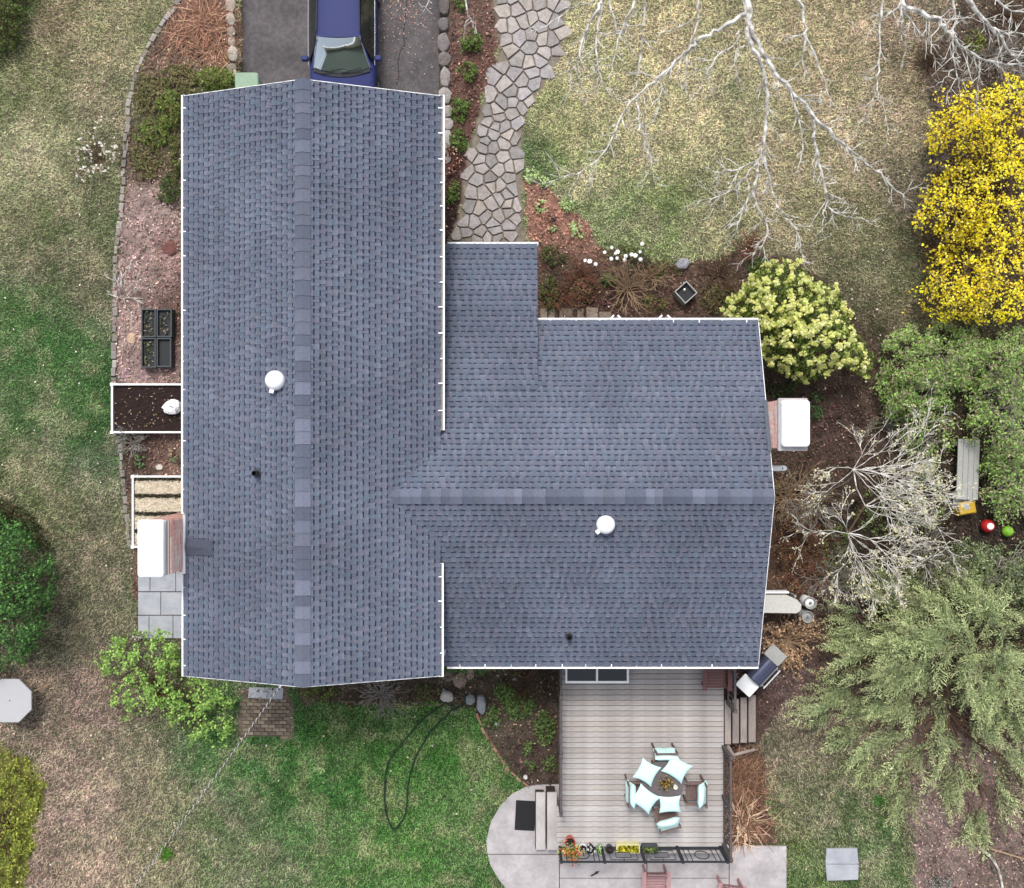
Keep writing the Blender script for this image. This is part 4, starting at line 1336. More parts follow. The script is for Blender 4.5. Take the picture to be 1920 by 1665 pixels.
def trough(label, px, py, w, d, material, pal, n, lsz):
    t = thing('planter_trough', label, 'planter', P(px, py, DZ + .003), 0, 'troughs along the lower deck railing')
    pts = rounded(-w / 2, -d / 2, w / 2, d / 2, .05); ip = rounded(-w / 2 + .03, -d / 2 + .03, w / 2 - .03, d / 2 - .03, .03)
    k = len(pts); mb = MB()
    vs = [(x, y, 0) for x, y in pts] + [(x, y, .2) for x, y in pts] + [(x, y, .2) for x, y in ip] + [(x, y, .15) for x, y in ip]
    fs = [tuple(reversed(range(k)))] + [(a * k + i, a * k + (i + 1) % k, (a + 1) * k + (i + 1) % k, (a + 1) * k + i) for a in range(3) for i in range(k)] + [tuple(3 * k + i for i in range(k))]
    mb.add(vs, fs); mb.build('box', material, t)
    cen = np.stack([RNG.uniform(-w / 2 + .05, w / 2 - .05, n), RNG.uniform(-d / 2 + .05, d / 2 - .05, n), .16 + RNG.random(n) * .10], 1)
    leaves('foliage', cen, randdir(n, .5), RNG.normal(size=(n, 3)), RNG.uniform(*lsz, n), .7, pick(pal, n), 'leaf', t)
trough('cream trough filled with yellow green leaves', 1176, 1586, .66, .25, 'cream', [(170, 165, 40), (120, 120, 30), (205, 195, 60), (70, 80, 30)], 320, (.05, .10))
trough('dark green trough with low herbs right of the cream one', 1217, 1588, .46, .24, 'grey_plastic', [(70, 92, 48), (105, 120, 60), (50, 64, 40), (140, 150, 90)], 220, (.04, .07))

# ---- maroon chair, white table under the eave, deck clutter
def slat_chair(name, label, px, py, rz, material, base, grp=None):
    """low slatted garden armchair"""
    t = thing(name, label, 'chair', P(px, py, base), rz, grp)
    for k in range(7):
        mb = MB(); mb.box(-.27, -.20 + k * .075, .36 + .004 * k, .27, -.14 + k * .075, .38 + .004 * k); mb.build('seat_slat', material, t)
    for k in range(6):
        x = -.25 + k * .1
        M = Matrix.Translation((0, -.22, .36)) @ Matrix.Rotation(R(18), 4, 'X')
        mb = MB(); mb.box(x - .04, -.02, .02, x + .04, 0, .66 - .03 * abs(k - 2.5), M); mb.build('back_slat', material, t)
    for s in (-1, 1):
        mb = MB(); mb.box(s * .345 - .06, -.34, .56, s * .345 + .06, .34, .585); mb.build('armrest', material, t)
        mb = MB(); mb.box(s * .30 - .025, .24, 0, s * .30 + .025, .33, .559); mb.build('leg', material, t)
        mb = MB(); mb.box(s * .30 - .025, -.31, 0, s * .30 + .025, -.22, .559); mb.build('leg', material, t)
    return t
slat_chair('slatted_chair', 'dark red slatted chair at the upper right corner of the deck', 1337, 1262, R(180), 'red_wood', DZ)
slat_chair('garden_chair', 'faded red slatted chair on the patio below the middle of the railing', 1225, 1640, R(180), 'faded_red', .036, 'faded red chairs on the patio')
slat_chair('garden_chair', 'faded red slatted chair on the patio near its right side, cut off below', 1362, 1663, R(172), 'faded_red', .036, 'faded red chairs on the patio')
tt = thing('glass_table', 'white framed table with dark panels under the lower eave', 'table', P(1115, 1245, DZ))
W2, D2 = .86, .36
for x in (-W2, -.02, W2 - .04):
    mb = MB(); mb.box(x, -D2 + .061, .66, x + .05, D2 - .061, .70); mb.build('frame_bar', 'white_paint', tt)
for yv in (-D2, D2 - .06):
    mb = MB(); mb.box(-W2, yv, .66, W2 + .01, yv + .06, .70); mb.build('frame_bar', 'white_paint', tt)
for x0 in (-W2 + .051, .031):
    mb = MB(); mb.box(x0, -D2 + .062, .67, x0 + W2 - .09, D2 - .062, .685); mb.build('pane', 'dark_glass', tt)
for sx_ in (-1, 1):
    for sy_ in (-1, 1):
        mb = MB(); mb.box(sx_ * (W2 - .05) - .03, sy_ * (D2 - .04) - .03, 0, sx_ * (W2 - .05) + .03, sy_ * (D2 - .04) + .03, .659); mb.build('leg', 'white_paint', tt)

# ---- door mat, tool on patio
mt = thing('door_mat', 'black rectangular mat on the rounded end of the patio', 'mat', P(985, 1529, .036), R(-3))
a = .29; b = .43
mb = MB(); mb.prism(rounded(-a, -b, a, b, .03), 0, .014, .004); mb.build('mat', 'mat', mt)
mb = MB(); 
for k in range(11):
    yv = -b + .07 + k * .073; mb.box(-a + .05, yv, .0145, a - .05, yv + .03, .020)
tag(mb.build('ribs', 'mat', mt), kind='stuff')
tl = thing('hand_trowel', 'small black tool lying on the patio below the railing', 'tool', P(1115, 1638, .04), R(30))
mb = MB(); mb.tube([(-.12, 0, .02), (0, 0, .02)], .022, 6); mb.build('handle', 'black_plastic', tl)
mb = MB(); mb.add([(0, -.02, .02), (.06, -.045, .01), (.16, 0, .015), (.06, .045, .01), (0, .02, .02), (.06, 0, .0)], [(0, 1, 5), (1, 2, 5), (2, 3, 5), (3, 4, 5), (4, 0, 5)]); mb.build('blade', 'iron', tl)

# ---- gas grill
g0 = P(1430, 1258, .95)
gr = thing('gas_grill', 'steel gas grill standing askew by the lower right roof corner', 'grill', (g0.x, g0.y, 0), R(47))
mb = MB(); mb.prism(rounded(-.36, -.24, .36, .24, .03), .62, .86, .01); mb.build('firebox', 'black_plastic', gr)
vs, fs = [], []
k = 10
for i in range(k + 1):
    a = math.pi * i / k
    for x in (-.36, .36): vs.append((x, -.235 * math.cos(a), .862 + .24 * math.sin(a) ** .8))
fs = [(2 * i, 2 * i + 1, 2 * i + 3, 2 * i + 2) for i in range(k)] + [tuple(range(0, 2 * k + 2, 2)), tuple(reversed(range(1, 2 * k + 2, 2)))]
mb = MB(); mb.add(vs, fs); lid = mb.build('lid', 'grill_lid', gr)
mb = MB(); mb.tube([(-.34, -.34, .98), (.34, -.34, .98)], .022, 8); mb.build('handle', 'stainless', lid)
for x in (-.3, .3):
    mb = MB(); mb.tube([(x, -.24, .97), (x, -.335, .98)], .012, 6); mb.build('handle_bracket', 'stainless', lid)
mb = MB(); mb.prism(rounded(-.80, -.26, -.375, .28, .04), .85, .89, .012); o = mb.build('side_shelf', 'white_paint', gr); o['label'] = 'white left shelf of the grill'
mb = MB(); mb.prism(rounded(.375, -.26, .76, .28, .04), .84, .88, .012); mb.build('side_shelf', 'weathered', gr)
mb = MB(); mb.box(-.36, -.30, .72, .36, -.245, .84); cp_o = mb.build('control_panel', 'stainless', gr)
for x in (-.2, 0, .2):
    mb = MB(); mb.tube([(x, -.302, .78), (x, -.335, .78)], .028, 10); mb.build('knob', 'black_plastic', cp_o)
mb = MB(); mb.box(-.33, -.20, .10, .33, .20, .619); mb.build('cabinet', 'grey_plastic', gr)
for sx_ in (-.3, .3):
    for sy_ in (-.18, .18):
        M = Matrix.Translation((sx_, sy_, .05)) @ Matrix.Rotation(R(90), 4, 'Y')
        mb = MB(); mb.lathe([(.05, -.02), (.05, .02)], 12, (0, 0, 0), M); mb.build('wheel', 'black_rubber', gr)

# ---- bench and gas bottles by the east wall
mat('paver_white', C(214, 211, 204), rough=.9, var=.12, scale=14)
bn = thing('potting_bench', 'weathered white bench top by the right house wall', 'bench', P(1462, 1132, .8))
bn.location.z = 0
poly = [(1418, 1115), (1474, 1115), (1494, 1124), (1503, 1133), (1502, 1144), (1494, 1150), (1418, 1149)]
w = [(P(x, y, .8).x - bn.location.x, P(x, y, .8).y - bn.location.y) for x, y in poly][::-1]
mb = MB(); mb.prism(w, .76, .80, .01); mb.build('bench_top', 'paver_white', bn)
a, b = P(1425, 1111, .86), P(1479, 1111, .86)
mb = MB(); mb.box(a.x - bn.location.x, a.y - bn.location.y - .02, .60, b.x - bn.location.x, a.y - bn.location.y + .03, .88); mb.build('back_board', 'white_paint', bn)
for x in (-.55, .45):
    for yv in (-.2, .2):
        mb = MB(); mb.box(x - .03, yv - .03, 0, x + .03, yv + .03, .759); mb.build('leg', 'weathered', bn)
def bottle(label, px, py, h, material):
    t = thing('gas_bottle', label, 'gas bottle', (P(px, py, h).x, P(px, py, h).y, 0), 0, 'gas bottles by the bench')
    mb = MB(); mb.lathe([(.12, 0), (.155, .06), (.16, .12), (.16, h - .16), (.12, h - .08), (.05, h - .05), (.02, h - .04)], 22); mb.build('tank', material, t, smooth=True)
    mb = MB(); mb.lathe([(.165, h - .10), (.17, h), (.15, h), (.145, h - .09)], 22); mb.build('collar', 'weathered', t)
    mb = MB(); mb.lathe([(.035, h - .05), (.045, h - .02), (.03, h + .0)], 10); mb.build('valve', 'galv', t)
bottle('round white gas bottle right of the bench, the upper of two', 1520, 1131, .62, 'white_paint')
bottle('round greyish gas bottle right of the bench, the lower of two', 1515, 1157, .55, 'weathered')

# ================================================================== GARDEN THINGS
# ---- raised beds on the left
def raised_bed(label, x0, y0, x1, y1, h, soil, wz=.05):
    a, b = P(x0, y1, h), P(x1, y0, h)
    t = thing('raised_bed', label, 'raised bed', (a.x, a.y, 0))
    L, D = b.x - a.x, b.y - a.y
    for bx in ((0, 0, L, wz), (0, D - wz, L, D), (0, wz + .001, wz, D - wz - .001), (L - wz, wz + .001, L, D - wz - .001)):
        mb = MB(); mb.box(bx[0], bx[1], -.03, bx[2], bx[3], h); mb.build('board', 'white_paint', t)
    for cx_, cy_ in ((-.02, -.02), (-.02, D + .02 - .09)):
        mb = MB(); mb.box(cx_, cy_, -.03, cx_ + .09, cy_ + .09, h + .02); mb.build('corner_post', 'white_paint', t)
    s = bpy.data.meshes.new('soil'); n_ = 26
    vs, fs = [], []
    for i in range(n_ + 1):
        for j in range(n_ + 1):
            x, y_ = wz + (L - 2 * wz) * i / n_, wz + (D - 2 * wz) * j / n_
            vs.append((x, y_, h - .09 + random.uniform(-.015, .015)))
    for i in range(n_):
        for j in range(n_): fs.append((i * (n_ + 1) + j, (i + 1) * (n_ + 1) + j, (i + 1) * (n_ + 1) + j + 1, i * (n_ + 1) + j + 1))
    mb = MB(); mb.add(vs, fs); mb.build('soil', soil, t)
    return t, L, D, h
t, L, D, h = raised_bed('white framed raised bed of dark soil with a white bag in it', 208, 719, 362, 812, .35, 'soil')
n = 130
leaves('debris', np.stack([RNG.uniform(.1, L - .1, n), RNG.uniform(.1, D - .1, n), np.full(n, h - .05)], 1), randdir(n, 2), RNG.normal(size=(n, 3)), RNG.uniform(.03, .08, n), .35, pick([(150, 130, 100), (190, 165, 140), (110, 92, 78)], n), 'dry', t)['kind'] = 'stuff'
t, L, D, h = raised_bed('white framed raised bed with straw rows and dark seedlings beside the left chimney', 247, 892, 362, 1027, .30, 'soil')
for k, (f0, f1) in enumerate(((.75, .93), (.50, .69), (.26, .44), (.04, .2))):
    n = 3200; mb = None
    cen = np.stack([RNG.uniform(.09, L - .08, n), D * (f0 + (f1 - f0) * RNG.random(n)) + RNG.normal(0, .012, n), h - .075 + RNG.random(n) * .05], 1)
    o = leaves('straw_row', cen, randdir(n, 1.5), RNG.normal(size=(n, 3)) * np.array([1, .35, .2]), RNG.uniform(.05, .13, n), .14, pick([(230, 220, 200), (218, 206, 184), (238, 230, 214), (204, 190, 168)], n), 'dry', t)
    o['kind'] = 'stuff'
for k, f in enumerate((.96, .72, .47, .23)):
    n = 260
    cen = np.stack([RNG.uniform(.1, L - .1, n), np.clip(D * f + RNG.normal(0, .028, n), .07, D - .07), h - .03 + RNG.random(n) * .07], 1)
    o = leaves('seedlings', cen, randdir(n, .6), RNG.normal(size=(n, 3)), RNG.uniform(.04, .10, n), .4, pick([(58, 56, 46), (80, 76, 58), (46, 44, 40), (98, 92, 74)], n), 'leaf', t)
    o['kind'] = 'stuff'
# crumpled white bag
bgm = MB(); rr = random.Random(4); k = 14; rings = []
for r_, z in ((.20, .0), (.27, .06), (.25, .15), (.16, .22), (.05, .235)):
    rings.append([(r_ * (1 + rr.uniform(-.16, .16)) * math.cos(2 * math.pi * q / k), r_ * .82 * (1 + rr.uniform(-.16, .16)) * math.sin(2 * math.pi * q / k), z + rr.uniform(-.02, .02)) for q in range(k)])
bgm.add([p for r_ in rings for p in r_], [(a * k + q, a * k + (q + 1) % k, (a + 1) * k + (q + 1) % k, (a + 1) * k + q) for a in range(4) for q in range(k)] + [tuple(4 * k + q for q in range(k))])
bag = thing('soil_bag', 'crumpled white bag lying in the dark raised bed', 'bag', P(324, 763, .28), .4)
bgm.build('bag', 'chimney_cap', bag)
mb = MB(); mb.tube([(-.02, .03, .225), (.04, -.02, .24), (.10, -.10, .215)], .012, 5); mb.build('tie', 'black_plastic', bag)
# black grow boxes 2 x 2
def grow_box(label, x0, y0, x1, y1, pal, n):
    h = .3
    a, b = P(x0, y1, h), P(x1, y0, h)
    t = thing('grow_box', label, 'planter', (a.x, a.y, 0), 0, 'black grow boxes in the gravel bed')
    L, D = b.x - a.x, b.y - a.y; w_ = .035
    for bx in ((0, 0, L, w_), (0, D - w_, L, D), (0, w_ + .001, w_, D - w_ - .001), (L - w_, w_ + .001, L, D - w_ - .001)):
        mb = MB(); mb.box(bx[0], bx[1], 0, bx[2], bx[3], h); mb.build('rim', 'grey_plastic', t)
    mb = MB(); mb.box(w_ + .001, w_ + .001, .0, L - w_ - .001, D - w_ - .001, h - .10); mb.build('soil', 'black_plastic', t)
    if n:
        cen = np.stack([RNG.uniform(.07, L - .07, n), RNG.uniform(.07, D - .07, n), h - .09 + RNG.random(n) * .07], 1)
        leaves('foliage', cen, randdir(n, .6), RNG.normal(size=(n, 3)), RNG.uniform(.05, .12, n), .4, pick(pal, n), 'leaf', t)
GP = [(70, 84, 52), (52, 60, 40), (128, 120, 92), (44, 44, 36), (150, 138, 118)]
grow_box('black grow box at the upper left of the block of four', 264.5, 579, 292, 632, GP, 55)
grow_box('black grow box at the upper right of the block of four', 293.5, 579, 322, 632, GP, 40)
grow_box('black grow box with small green plants at the lower left of four', 264.5, 633.5, 292, 689, GP + [(120, 150, 70), (205, 200, 150)], 70)
grow_box('empty black grow box at the lower right of the block of four', 293.5, 633.5, 321, 688, GP, 0)
def flat_rock(label, px, py, w_, l_, h_, col, seed, rz=0, cat='rock', name='garden_stone', mt_='stone'):
    me = rock_mesh('stone', w_, l_, h_, seed, C(*col))
    for v_ in me.vertices: v_.co.z = max(v_.co.z, -.04)
    o = link(name, me, mt_); o.location = P(px, py, 0); o.rotation_euler = (0, 0, rz)
    return tag(o, label, cat)
flat_rock('round pale stone left of the black grow boxes', 248, 635, .26, .32, .08, (216, 186, 160), 1)
flat_rock('flat reddish stump slice in the gravel above the grow boxes', 319, 465, .44, .40, .07, (128, 88, 82), 2, cat='stump', name='stump_slice')
flat_rock('flat purple grey stone low in the gravel bed, left one', 234, 701, .36, .3, .04, (160, 135, 140), 31)
flat_rock('flat purple grey stone low in the gravel bed, right one', 272, 703, .34, .28, .04, (156, 132, 136), 32)
flat_rock('small white stone below the dark raised bed', 300, 876, .22, .17, .08, (226, 218, 206), 3)
flat_rock('round pale boulder at the corner below the main gable', 838, 1304, .40, .34, .18, (196, 188, 182), 4)
flat_rock('grey rock left of the two by the hose end', 881, 1310, .30, .28, .14, (150, 150, 152), 5)
flat_rock('long grey rock pointing down into the bed near the hose', 902, 1318, .26, .58, .2, (158, 160, 166), 6, .1)
flat_rock('flat tan stepping stone below the house corner, left of two', 862, 1276, .42, .48, .04, (158, 140, 124), 7)
flat_rock('flat tan stepping stone below the house corner, right of two', 882, 1263, .22, .34, .04, (168, 150, 134), 8)
flat_rock('flat stone by the left corner below the eave', 842, 1268, .3, .3, .05, (128, 116, 104), 9)
flat_rock('angular grey rock above the square lantern in the bed', 1279, 496, .40, .30, .22, (170, 168, 176), 10, .4)
flat_rock('white ball like stone in the bed left of the deck', 932, 1354, .16, .16, .13, (238, 234, 226), 11)
flat_rock('white round stone at the bottom of the deck bed', 985, 1456, .13, .13, .11, (242, 238, 230), 12)
flat_rock('small white stone under the shrubs near the lower eave', 965, 1274, .13, .13, .1, (224, 224, 226), 13)
sp = thing('stepping_row', 'row of tan paving blocks along the right wing wall', 'paving', P(1060, 588, 0))
for i, (a, b, yt) in enumerate([(1013, 1026, 579), (1028, 1040, 579), (1048, 1074, 579), (1082, 1094, 579), (1099, 1121, 577), (1123, 1146, 585)]):
    p, q = P(a, 605, 0), P(b, yt, 0)
    mb = MB(); mb.col = C(*random.choice([(140, 126, 112), (152, 138, 124), (128, 116, 104)]))
    mb.prism([(p.x, p.y), (q.x, p.y), (q.x, q.y), (p.x, q.y)], -.03, .05 + random.uniform(-.01, .01), .015)
    o = mb.build('paving_block', 'stone', sp, True); o.location = -sp.location
# square lantern / planter in the north bed
ln = thing('square_planter', 'dark square tub with pale rim standing on its corner in the bed', 'planter', P(1286, 548, .4), R(42))
ln.location.z = 0
s = .235; h = .42
for bx in ((-s, -s, s, -s + .03), (-s, s - .03, s, s), (-s, -s + .031, -s + .03, s - .031), (s - .03, -s + .031, s, s - .031)):
    mb = MB(); mb.box(bx[0], bx[1], 0, bx[2], bx[3], h); mb.build('side', 'weathered', ln)
mb = MB(); mb.box(-s + .031, -s + .031, 0, s - .031, s - .031, h - .14); mb.build('soil', 'black_plastic', ln)
mb = MB(); mb.tube([(.02, .06, h - .14), (.03, .09, h - .02)], .03, 6); mb.build('candle', 'white_paint', ln)
# garden hose
hz = .05
hp = [(868, 1290), (872, 1306), (871, 1316), (862, 1324), (850, 1329), (846, 1322), (850, 1318), (853, 1323), (846, 1330), (838, 1340), (820, 1356), (805, 1372), (792, 1395), (782, 1412), (772, 1440), (766, 1468), (764, 1500), (760, 1525), (750, 1542), (741, 1552),
      (735, 1546), (728, 1530), (723, 1510), (722, 1480), (724, 1450), (730, 1425), (742, 1405), (756, 1390), (772, 1370), (790, 1350), (812, 1332), (832, 1318), (842, 1308)]
pts = []
for i in range(len(hp) - 1):
    p0, p1, p2, p3 = [Vector((*hp[max(0, min(len(hp) - 1, i + d))], 0)) for d in (-1, 0, 1, 2)]
    for q in range(5):
        t = q / 5
        c = .5 * ((2 * p1) + (p2 - p0) * t + (2 * p0 - 5 * p1 + 4 * p2 - p3) * t * t + (3 * p1 - p0 - 3 * p2 + p3) * t ** 3)
        pts.append(P(c.x, c.y, 0) + Vector((0, 0, .135 + .02 * math.sin(i * 1.3))))
hs_ = thing('garden_hose', 'dark green garden hose looped across the lower lawn', 'hose', pts[0])
mb = MB(); mb.tube([p - pts[0] for p in pts], .021, 6); mb.build('tube', 'hose', hs_, smooth=True)
mb = MB(); mb.tube([pts[-1] - pts[0], pts[-1] - pts[0] + Vector((.06, .06, 0))], .026, 8); mb.build('coupling', 'galv', hs_)
# octagonal table
oc = thing('octagonal_table', 'white octagonal garden table with a centre hole at the left edge', 'table', P(18, 1314, .75), R(0))
oc.location.z = 0
pts = [(.66 * math.cos(R(22.5 + 45 * k)), .66 * math.sin(R(22.5 + 45 * k))) for k in range(8)]
ip = [(.02 * math.cos(R(22.5 + 45 * k)), .02 * math.sin(R(22.5 + 45 * k))) for k in range(8)]
mb = MB()
vs = [(x, y, .70) for x, y in pts] + [(x, y, .74) for x, y in pts] + [(x * .985, y * .985, .75) for x, y in pts] + [(x, y, .75) for x, y in ip] + [(x, y, .70) for x, y in ip]
mb.add(vs, [(a * 8 + i, a * 8 + (i + 1) % 8, ((a + 1) % 5) * 8 + (i + 1) % 8, ((a + 1) % 5) * 8 + i) for a in range(5) for i in range(8)])
mat('table_white', C(192, 192, 194), rough=.7, var=.08, scale=30)
mb.build('table_top', 'table_white', oc)
for k in range(4):
    a = R(20 + 90 * k); mb = MB()
    mb.tube([(.35 * math.cos(a), .35 * math.sin(a), .70), (.85 * math.cos(a), .85 * math.sin(a), .02)], .022, 6); mb.build('leg', 'rail_wood' if k else 'twig_tan', oc)
# toys and shed at the right
yb = thing('toy_crate', 'yellow plastic crate lying among the right hand bushes', 'crate', P(1811, 951, .3), R(10))
yb.location.z = 0
mb = MB(); mb.prism(rounded(-.24, -.18, .24, .18, .04), .06, .40, .03); mb.build('body', 'yellow', yb)
mb = MB(); mb.prism(rounded(-.12, -.06, .06, .10, .02), .402, .412, .002); mb.build('sticker', 'weathered', yb)
mb = MB(); mb.box(-.26, -.21, .10, .26, -.185, .30); mb.build('rim', 'yellow', yb)
def ball(name, label, px, py, r, material):
    t = thing(name, label, 'ball', P(px, py, r), 0, 'balls under the bushes')
    mb = MB(); mb.lathe([(r * math.sin(math.pi * q / 12) + .001, r - r * math.cos(math.pi * q / 12)) for q in range(13)], 20); t.location.z = 0
    mb.build('ball', material, t, smooth=True); return t
bl = ball('play_ball', 'red ball with a pale patch among the right hand bushes', 1852, 986, .19, 'red')
mb = MB(); mb.lathe([(.10, .352), (.085, .372), (.05, .382), (.01, .386)], 16); mb.build('patch', 'white_paint', bl)
ball('play_ball', 'lime green ball right of the red ball', 1889, 996, .16, 'lime')
sh = thing('plank_bench', 'weathered grey plank bench half hidden in the right hand bushes', 'bench', P(1815, 880, .5), R(-2))
sh.location.z = 0
for k in range(4):
    mb = MB(); x = -.30 + k * .155; mb.box(x, -.86, .46, x + .145, .86, .50); mb.build('plank', 'weathered', sh)
mb = MB(); mb.box(-.31, -1.02, .30, .31, -.88, .34); mb.build('step_plank', 'weathered', sh)
for yv in (-.7, .7):
    mb = MB(); mb.box(-.27, yv - .04, 0, .27, yv + .04, .459); mb.build('trestle', 'weathered', sh)
# pale green bin by the garage corner
bi = thing('storage_bin', 'pale green bin lid peeping out beside the garage corner', 'bin', (P(462, 150, .6).x, P(462, 152, .6).y, -.30))
mb = MB(); mb.prism(rounded(-.30, -.22, .30, .22, .06), 0, .82, .02); mb.build('body', 'mint_bin', bi)
mb = MB(); mb.prism(rounded(-.33, -.25, .33, .25, .07), .822, .90, .03); mb.build('lid', 'mint_bin', bi)

# ================================================================== THE CAR (nose towards the garage)
car = thing('parked_car', 'blue car parked nose in on the driveway', 'car', (MXR + .02, 9.42, -.30))
ST = [  # y, half width, z low, z shoulder (bonnet / belt)
 (.0, .60, .35, .62), (.06, .74, .24, .70), (.25, .86, .20, .80), (.6, .91, .18, .90), (1.0, .925, .18, .97), (1.5, .93, .18, 1.0), (2.4, .93, .18, 1.02), (3.4, .93, .18, 1.03), (4.0, .91, .20, 1.02), (4.35, .85, .24, .98), (4.55, .74, .34, .90)]
prof = lambda hw, zl, zs: [(hw * .88, zl), (hw * .985, zl + .10), (hw, zl + (zs - zl) * .5), (hw * .985, zs - .10), (hw * .94, zs - .025), (hw * .85, zs), (hw * .45, zs + .035), (0, zs + .045)]
mb = MB(); vs, fs = [], []
m_ = 15
for y_, hw, zl, zs in ST:
    pr = prof(hw, zl, zs)
    ring = [(-x, y_, z) for x, z in pr[:-1]] + [(0, y_, pr[-1][1])] + [(x, y_, z) for x, z in reversed(pr[:-1])]
    vs += ring
for i in range(len(ST) - 1):
    for q in range(m_ - 1): fs.append((i * m_ + q, i * m_ + q + 1, (i + 1) * m_ + q + 1, (i + 1) * m_ + q))
    fs.append((i * m_, (i + 1) * m_, (i + 1) * m_ + m_ - 1, i * m_ + m_ - 1))
fs.append(tuple(range(m_))); fs.append(tuple(reversed(range((len(ST) - 1) * m_, len(ST) * m_))))
mb.add(vs, fs)
body = mb.build('body', 'car_paint', car, smooth=True)
# roof shell with pillars
def grid(name, fn, nu, nv, material, par, th=0):
    mb = MB(); vs = [fn(2 * i / nu - 1, j / nv) for j in range(nv + 1) for i in range(nu + 1)]
    fs = [(j * (nu + 1) + i, j * (nu + 1) + i + 1, (j + 1) * (nu + 1) + i + 1, (j + 1) * (nu + 1) + i) for j in range(nv) for i in range(nu)]
    mb.add(vs, fs); return mb.build(name, material, par, smooth=True)
grid('roof', lambda u, v: (u * (.615 - .05 * v), 1.80 + 2.35 * v + .05 * u * u * (1 - v), 1.52 + .04 * (1 - u * u) - .05 * v * v - .02 * u ** 4), 10, 8, 'car_paint', car)
ws = grid('windshield', lambda u, v: (u * (.80 - .19 * v), 1.02 + .16 * u * u + (.77 - .10 * u * u) * v, 1.00 + .505 * v + .05 * (1 - u * u) * math.sin(math.pi * v) + .03 * (1 - u * u)), 10, 8, 'car_glass', car)
mb = MB()
for j in range(11):
    u = -1 + j / 5
for s in (-1, 1):
    mb = MB(); mb.tube([(s * .83, 1.17, 1.0), (s * .70, 1.55, 1.28), (s * .62, 1.85, 1.515)], .03, 6); mb.build('pillar', 'car_paint', car, smooth=True)
    mb = MB(); mb.tube([(s * .80, 1.19, 1.02), (s * .685, 1.54, 1.30), (s * .60, 1.84, 1.525)], .014, 5); mb.build('pillar_trim', 'trim', car)
    grid('side_window', lambda u, v, s=s: (s * (.925 - .305 * v), 1.30 + (2.35 + .0) * (u + 1) / 2 + .42 * v * (1 - (u + 1) / 2) + .25 * v * (u + 1) / 2 * -.0, 1.00 + .50 * v), 8, 4, 'side_glass', car)
    mb = MB(); mb.tube([(s * .935, 1.25, 1.01), (s * .94, 2.4, 1.02), (s * .93, 3.7, 1.02)], .010, 5); mb.build('window_trim', 'trim', car)
    mb = MB(); mb.tube([(s * .60, 1.95, 1.575), (s * .58, 3.0, 1.585), (s * .55, 4.0, 1.53)], .018, 6); mb.build('roof_rail', 'black_plastic', car)
    # mirror
    mb = MB()
    M = Matrix.Translation((s * 1.03, 1.42, 1.03))
    mb.prism(rounded(-.10, -.055, .10, .075, .045), -.07, .07, .03, M); mi = mb.build('mirror', 'car_paint', car)
    mb = MB(); mb.tube([(s * .87, 1.40, .99), (s * .96, 1.42, 1.0)], .03, 6); mb.build('mirror_arm', 'black_plastic', mi)
    mb = MB(); mb.box(s * 1.03 - .085, 1.497, .98, s * 1.03 + .085, 1.503, 1.08); mb.build('mirror_glass', 'dark_glass', mi)
    # lights
    mb = MB(); mb.prism(rounded(-.13, -.05, .13, .06, .04), -.06, .05, .02, Matrix.Translation((s * .62, .12, .68))); mb.build('headlight', 'trim', car)
    mb = MB(); mb.prism(rounded(-.10, -.05, .10, .05, .03), -.10, .10, .02, Matrix.Translation((s * .70, 4.48, .82))); mb.build('taillight', 'red', car)
    for yw in (.85, 3.55):
        M = Matrix.Translation((s * .84, yw, .33)) @ Matrix.Rotation(R(90), 4, 'Y')
        mb = MB(); mb.lathe([(.20, -.11), (.31, -.11), (.33, -.08), (.33, .08), (.31, .11), (.20, .11)], 24, (0, 0, 0), M); wh = mb.build('wheel', 'tyre', car)
        mb = MB(); mb.lathe([(.195, -.10), (.195, .112)], 18, (0, 0, 0), M); mb.build('rim', 'galv', wh)
        # dark arch
    for yd in (2.25, 3.15):
        mb = MB(); mb.box(s * .945 - .012, yd, .84, s * .945 + .012, yd + .16, .87); mb.build('door_handle', 'car_paint', car)
grid('rear_window', lambda u, v: (u * (.60 + .16 * v), 4.14 + .26 * v, 1.46 - .44 * v + .03 * (1 - u * u)), 8, 4, 'side_glass', car)
mb = MB(); mb.add([(x * .80, 1.0 + .16 * x * x - dy, 1.012 + z) for x in [-1, -.75, -.5, -.25, 0, .25, .5, .75, 1] for dy, z in ((0, .024), (.085, .012))],
                  [(2 * i, 2 * i + 1, 2 * i + 3, 2 * i + 2) for i in range(8)]); mb.build('cowl', 'black_plastic', car)
for x0, x1 in ((-.55, .05), (.0, .6)):
    mb = MB(); mb.tube([(x0, .99, 1.06), (x1, 1.09, 1.115)], .010, 5); mb.build('wiper', 'black_rubber', car)
mb = MB(); mb.box(-.5, -.015, .42, .5, .03, .60); mb.build('grille', 'black_plastic', car)
mb = MB(); mb.box(-.26, -.03, .36, .26, -.016, .46); mb.build('number_plate', 'white_paint', car)
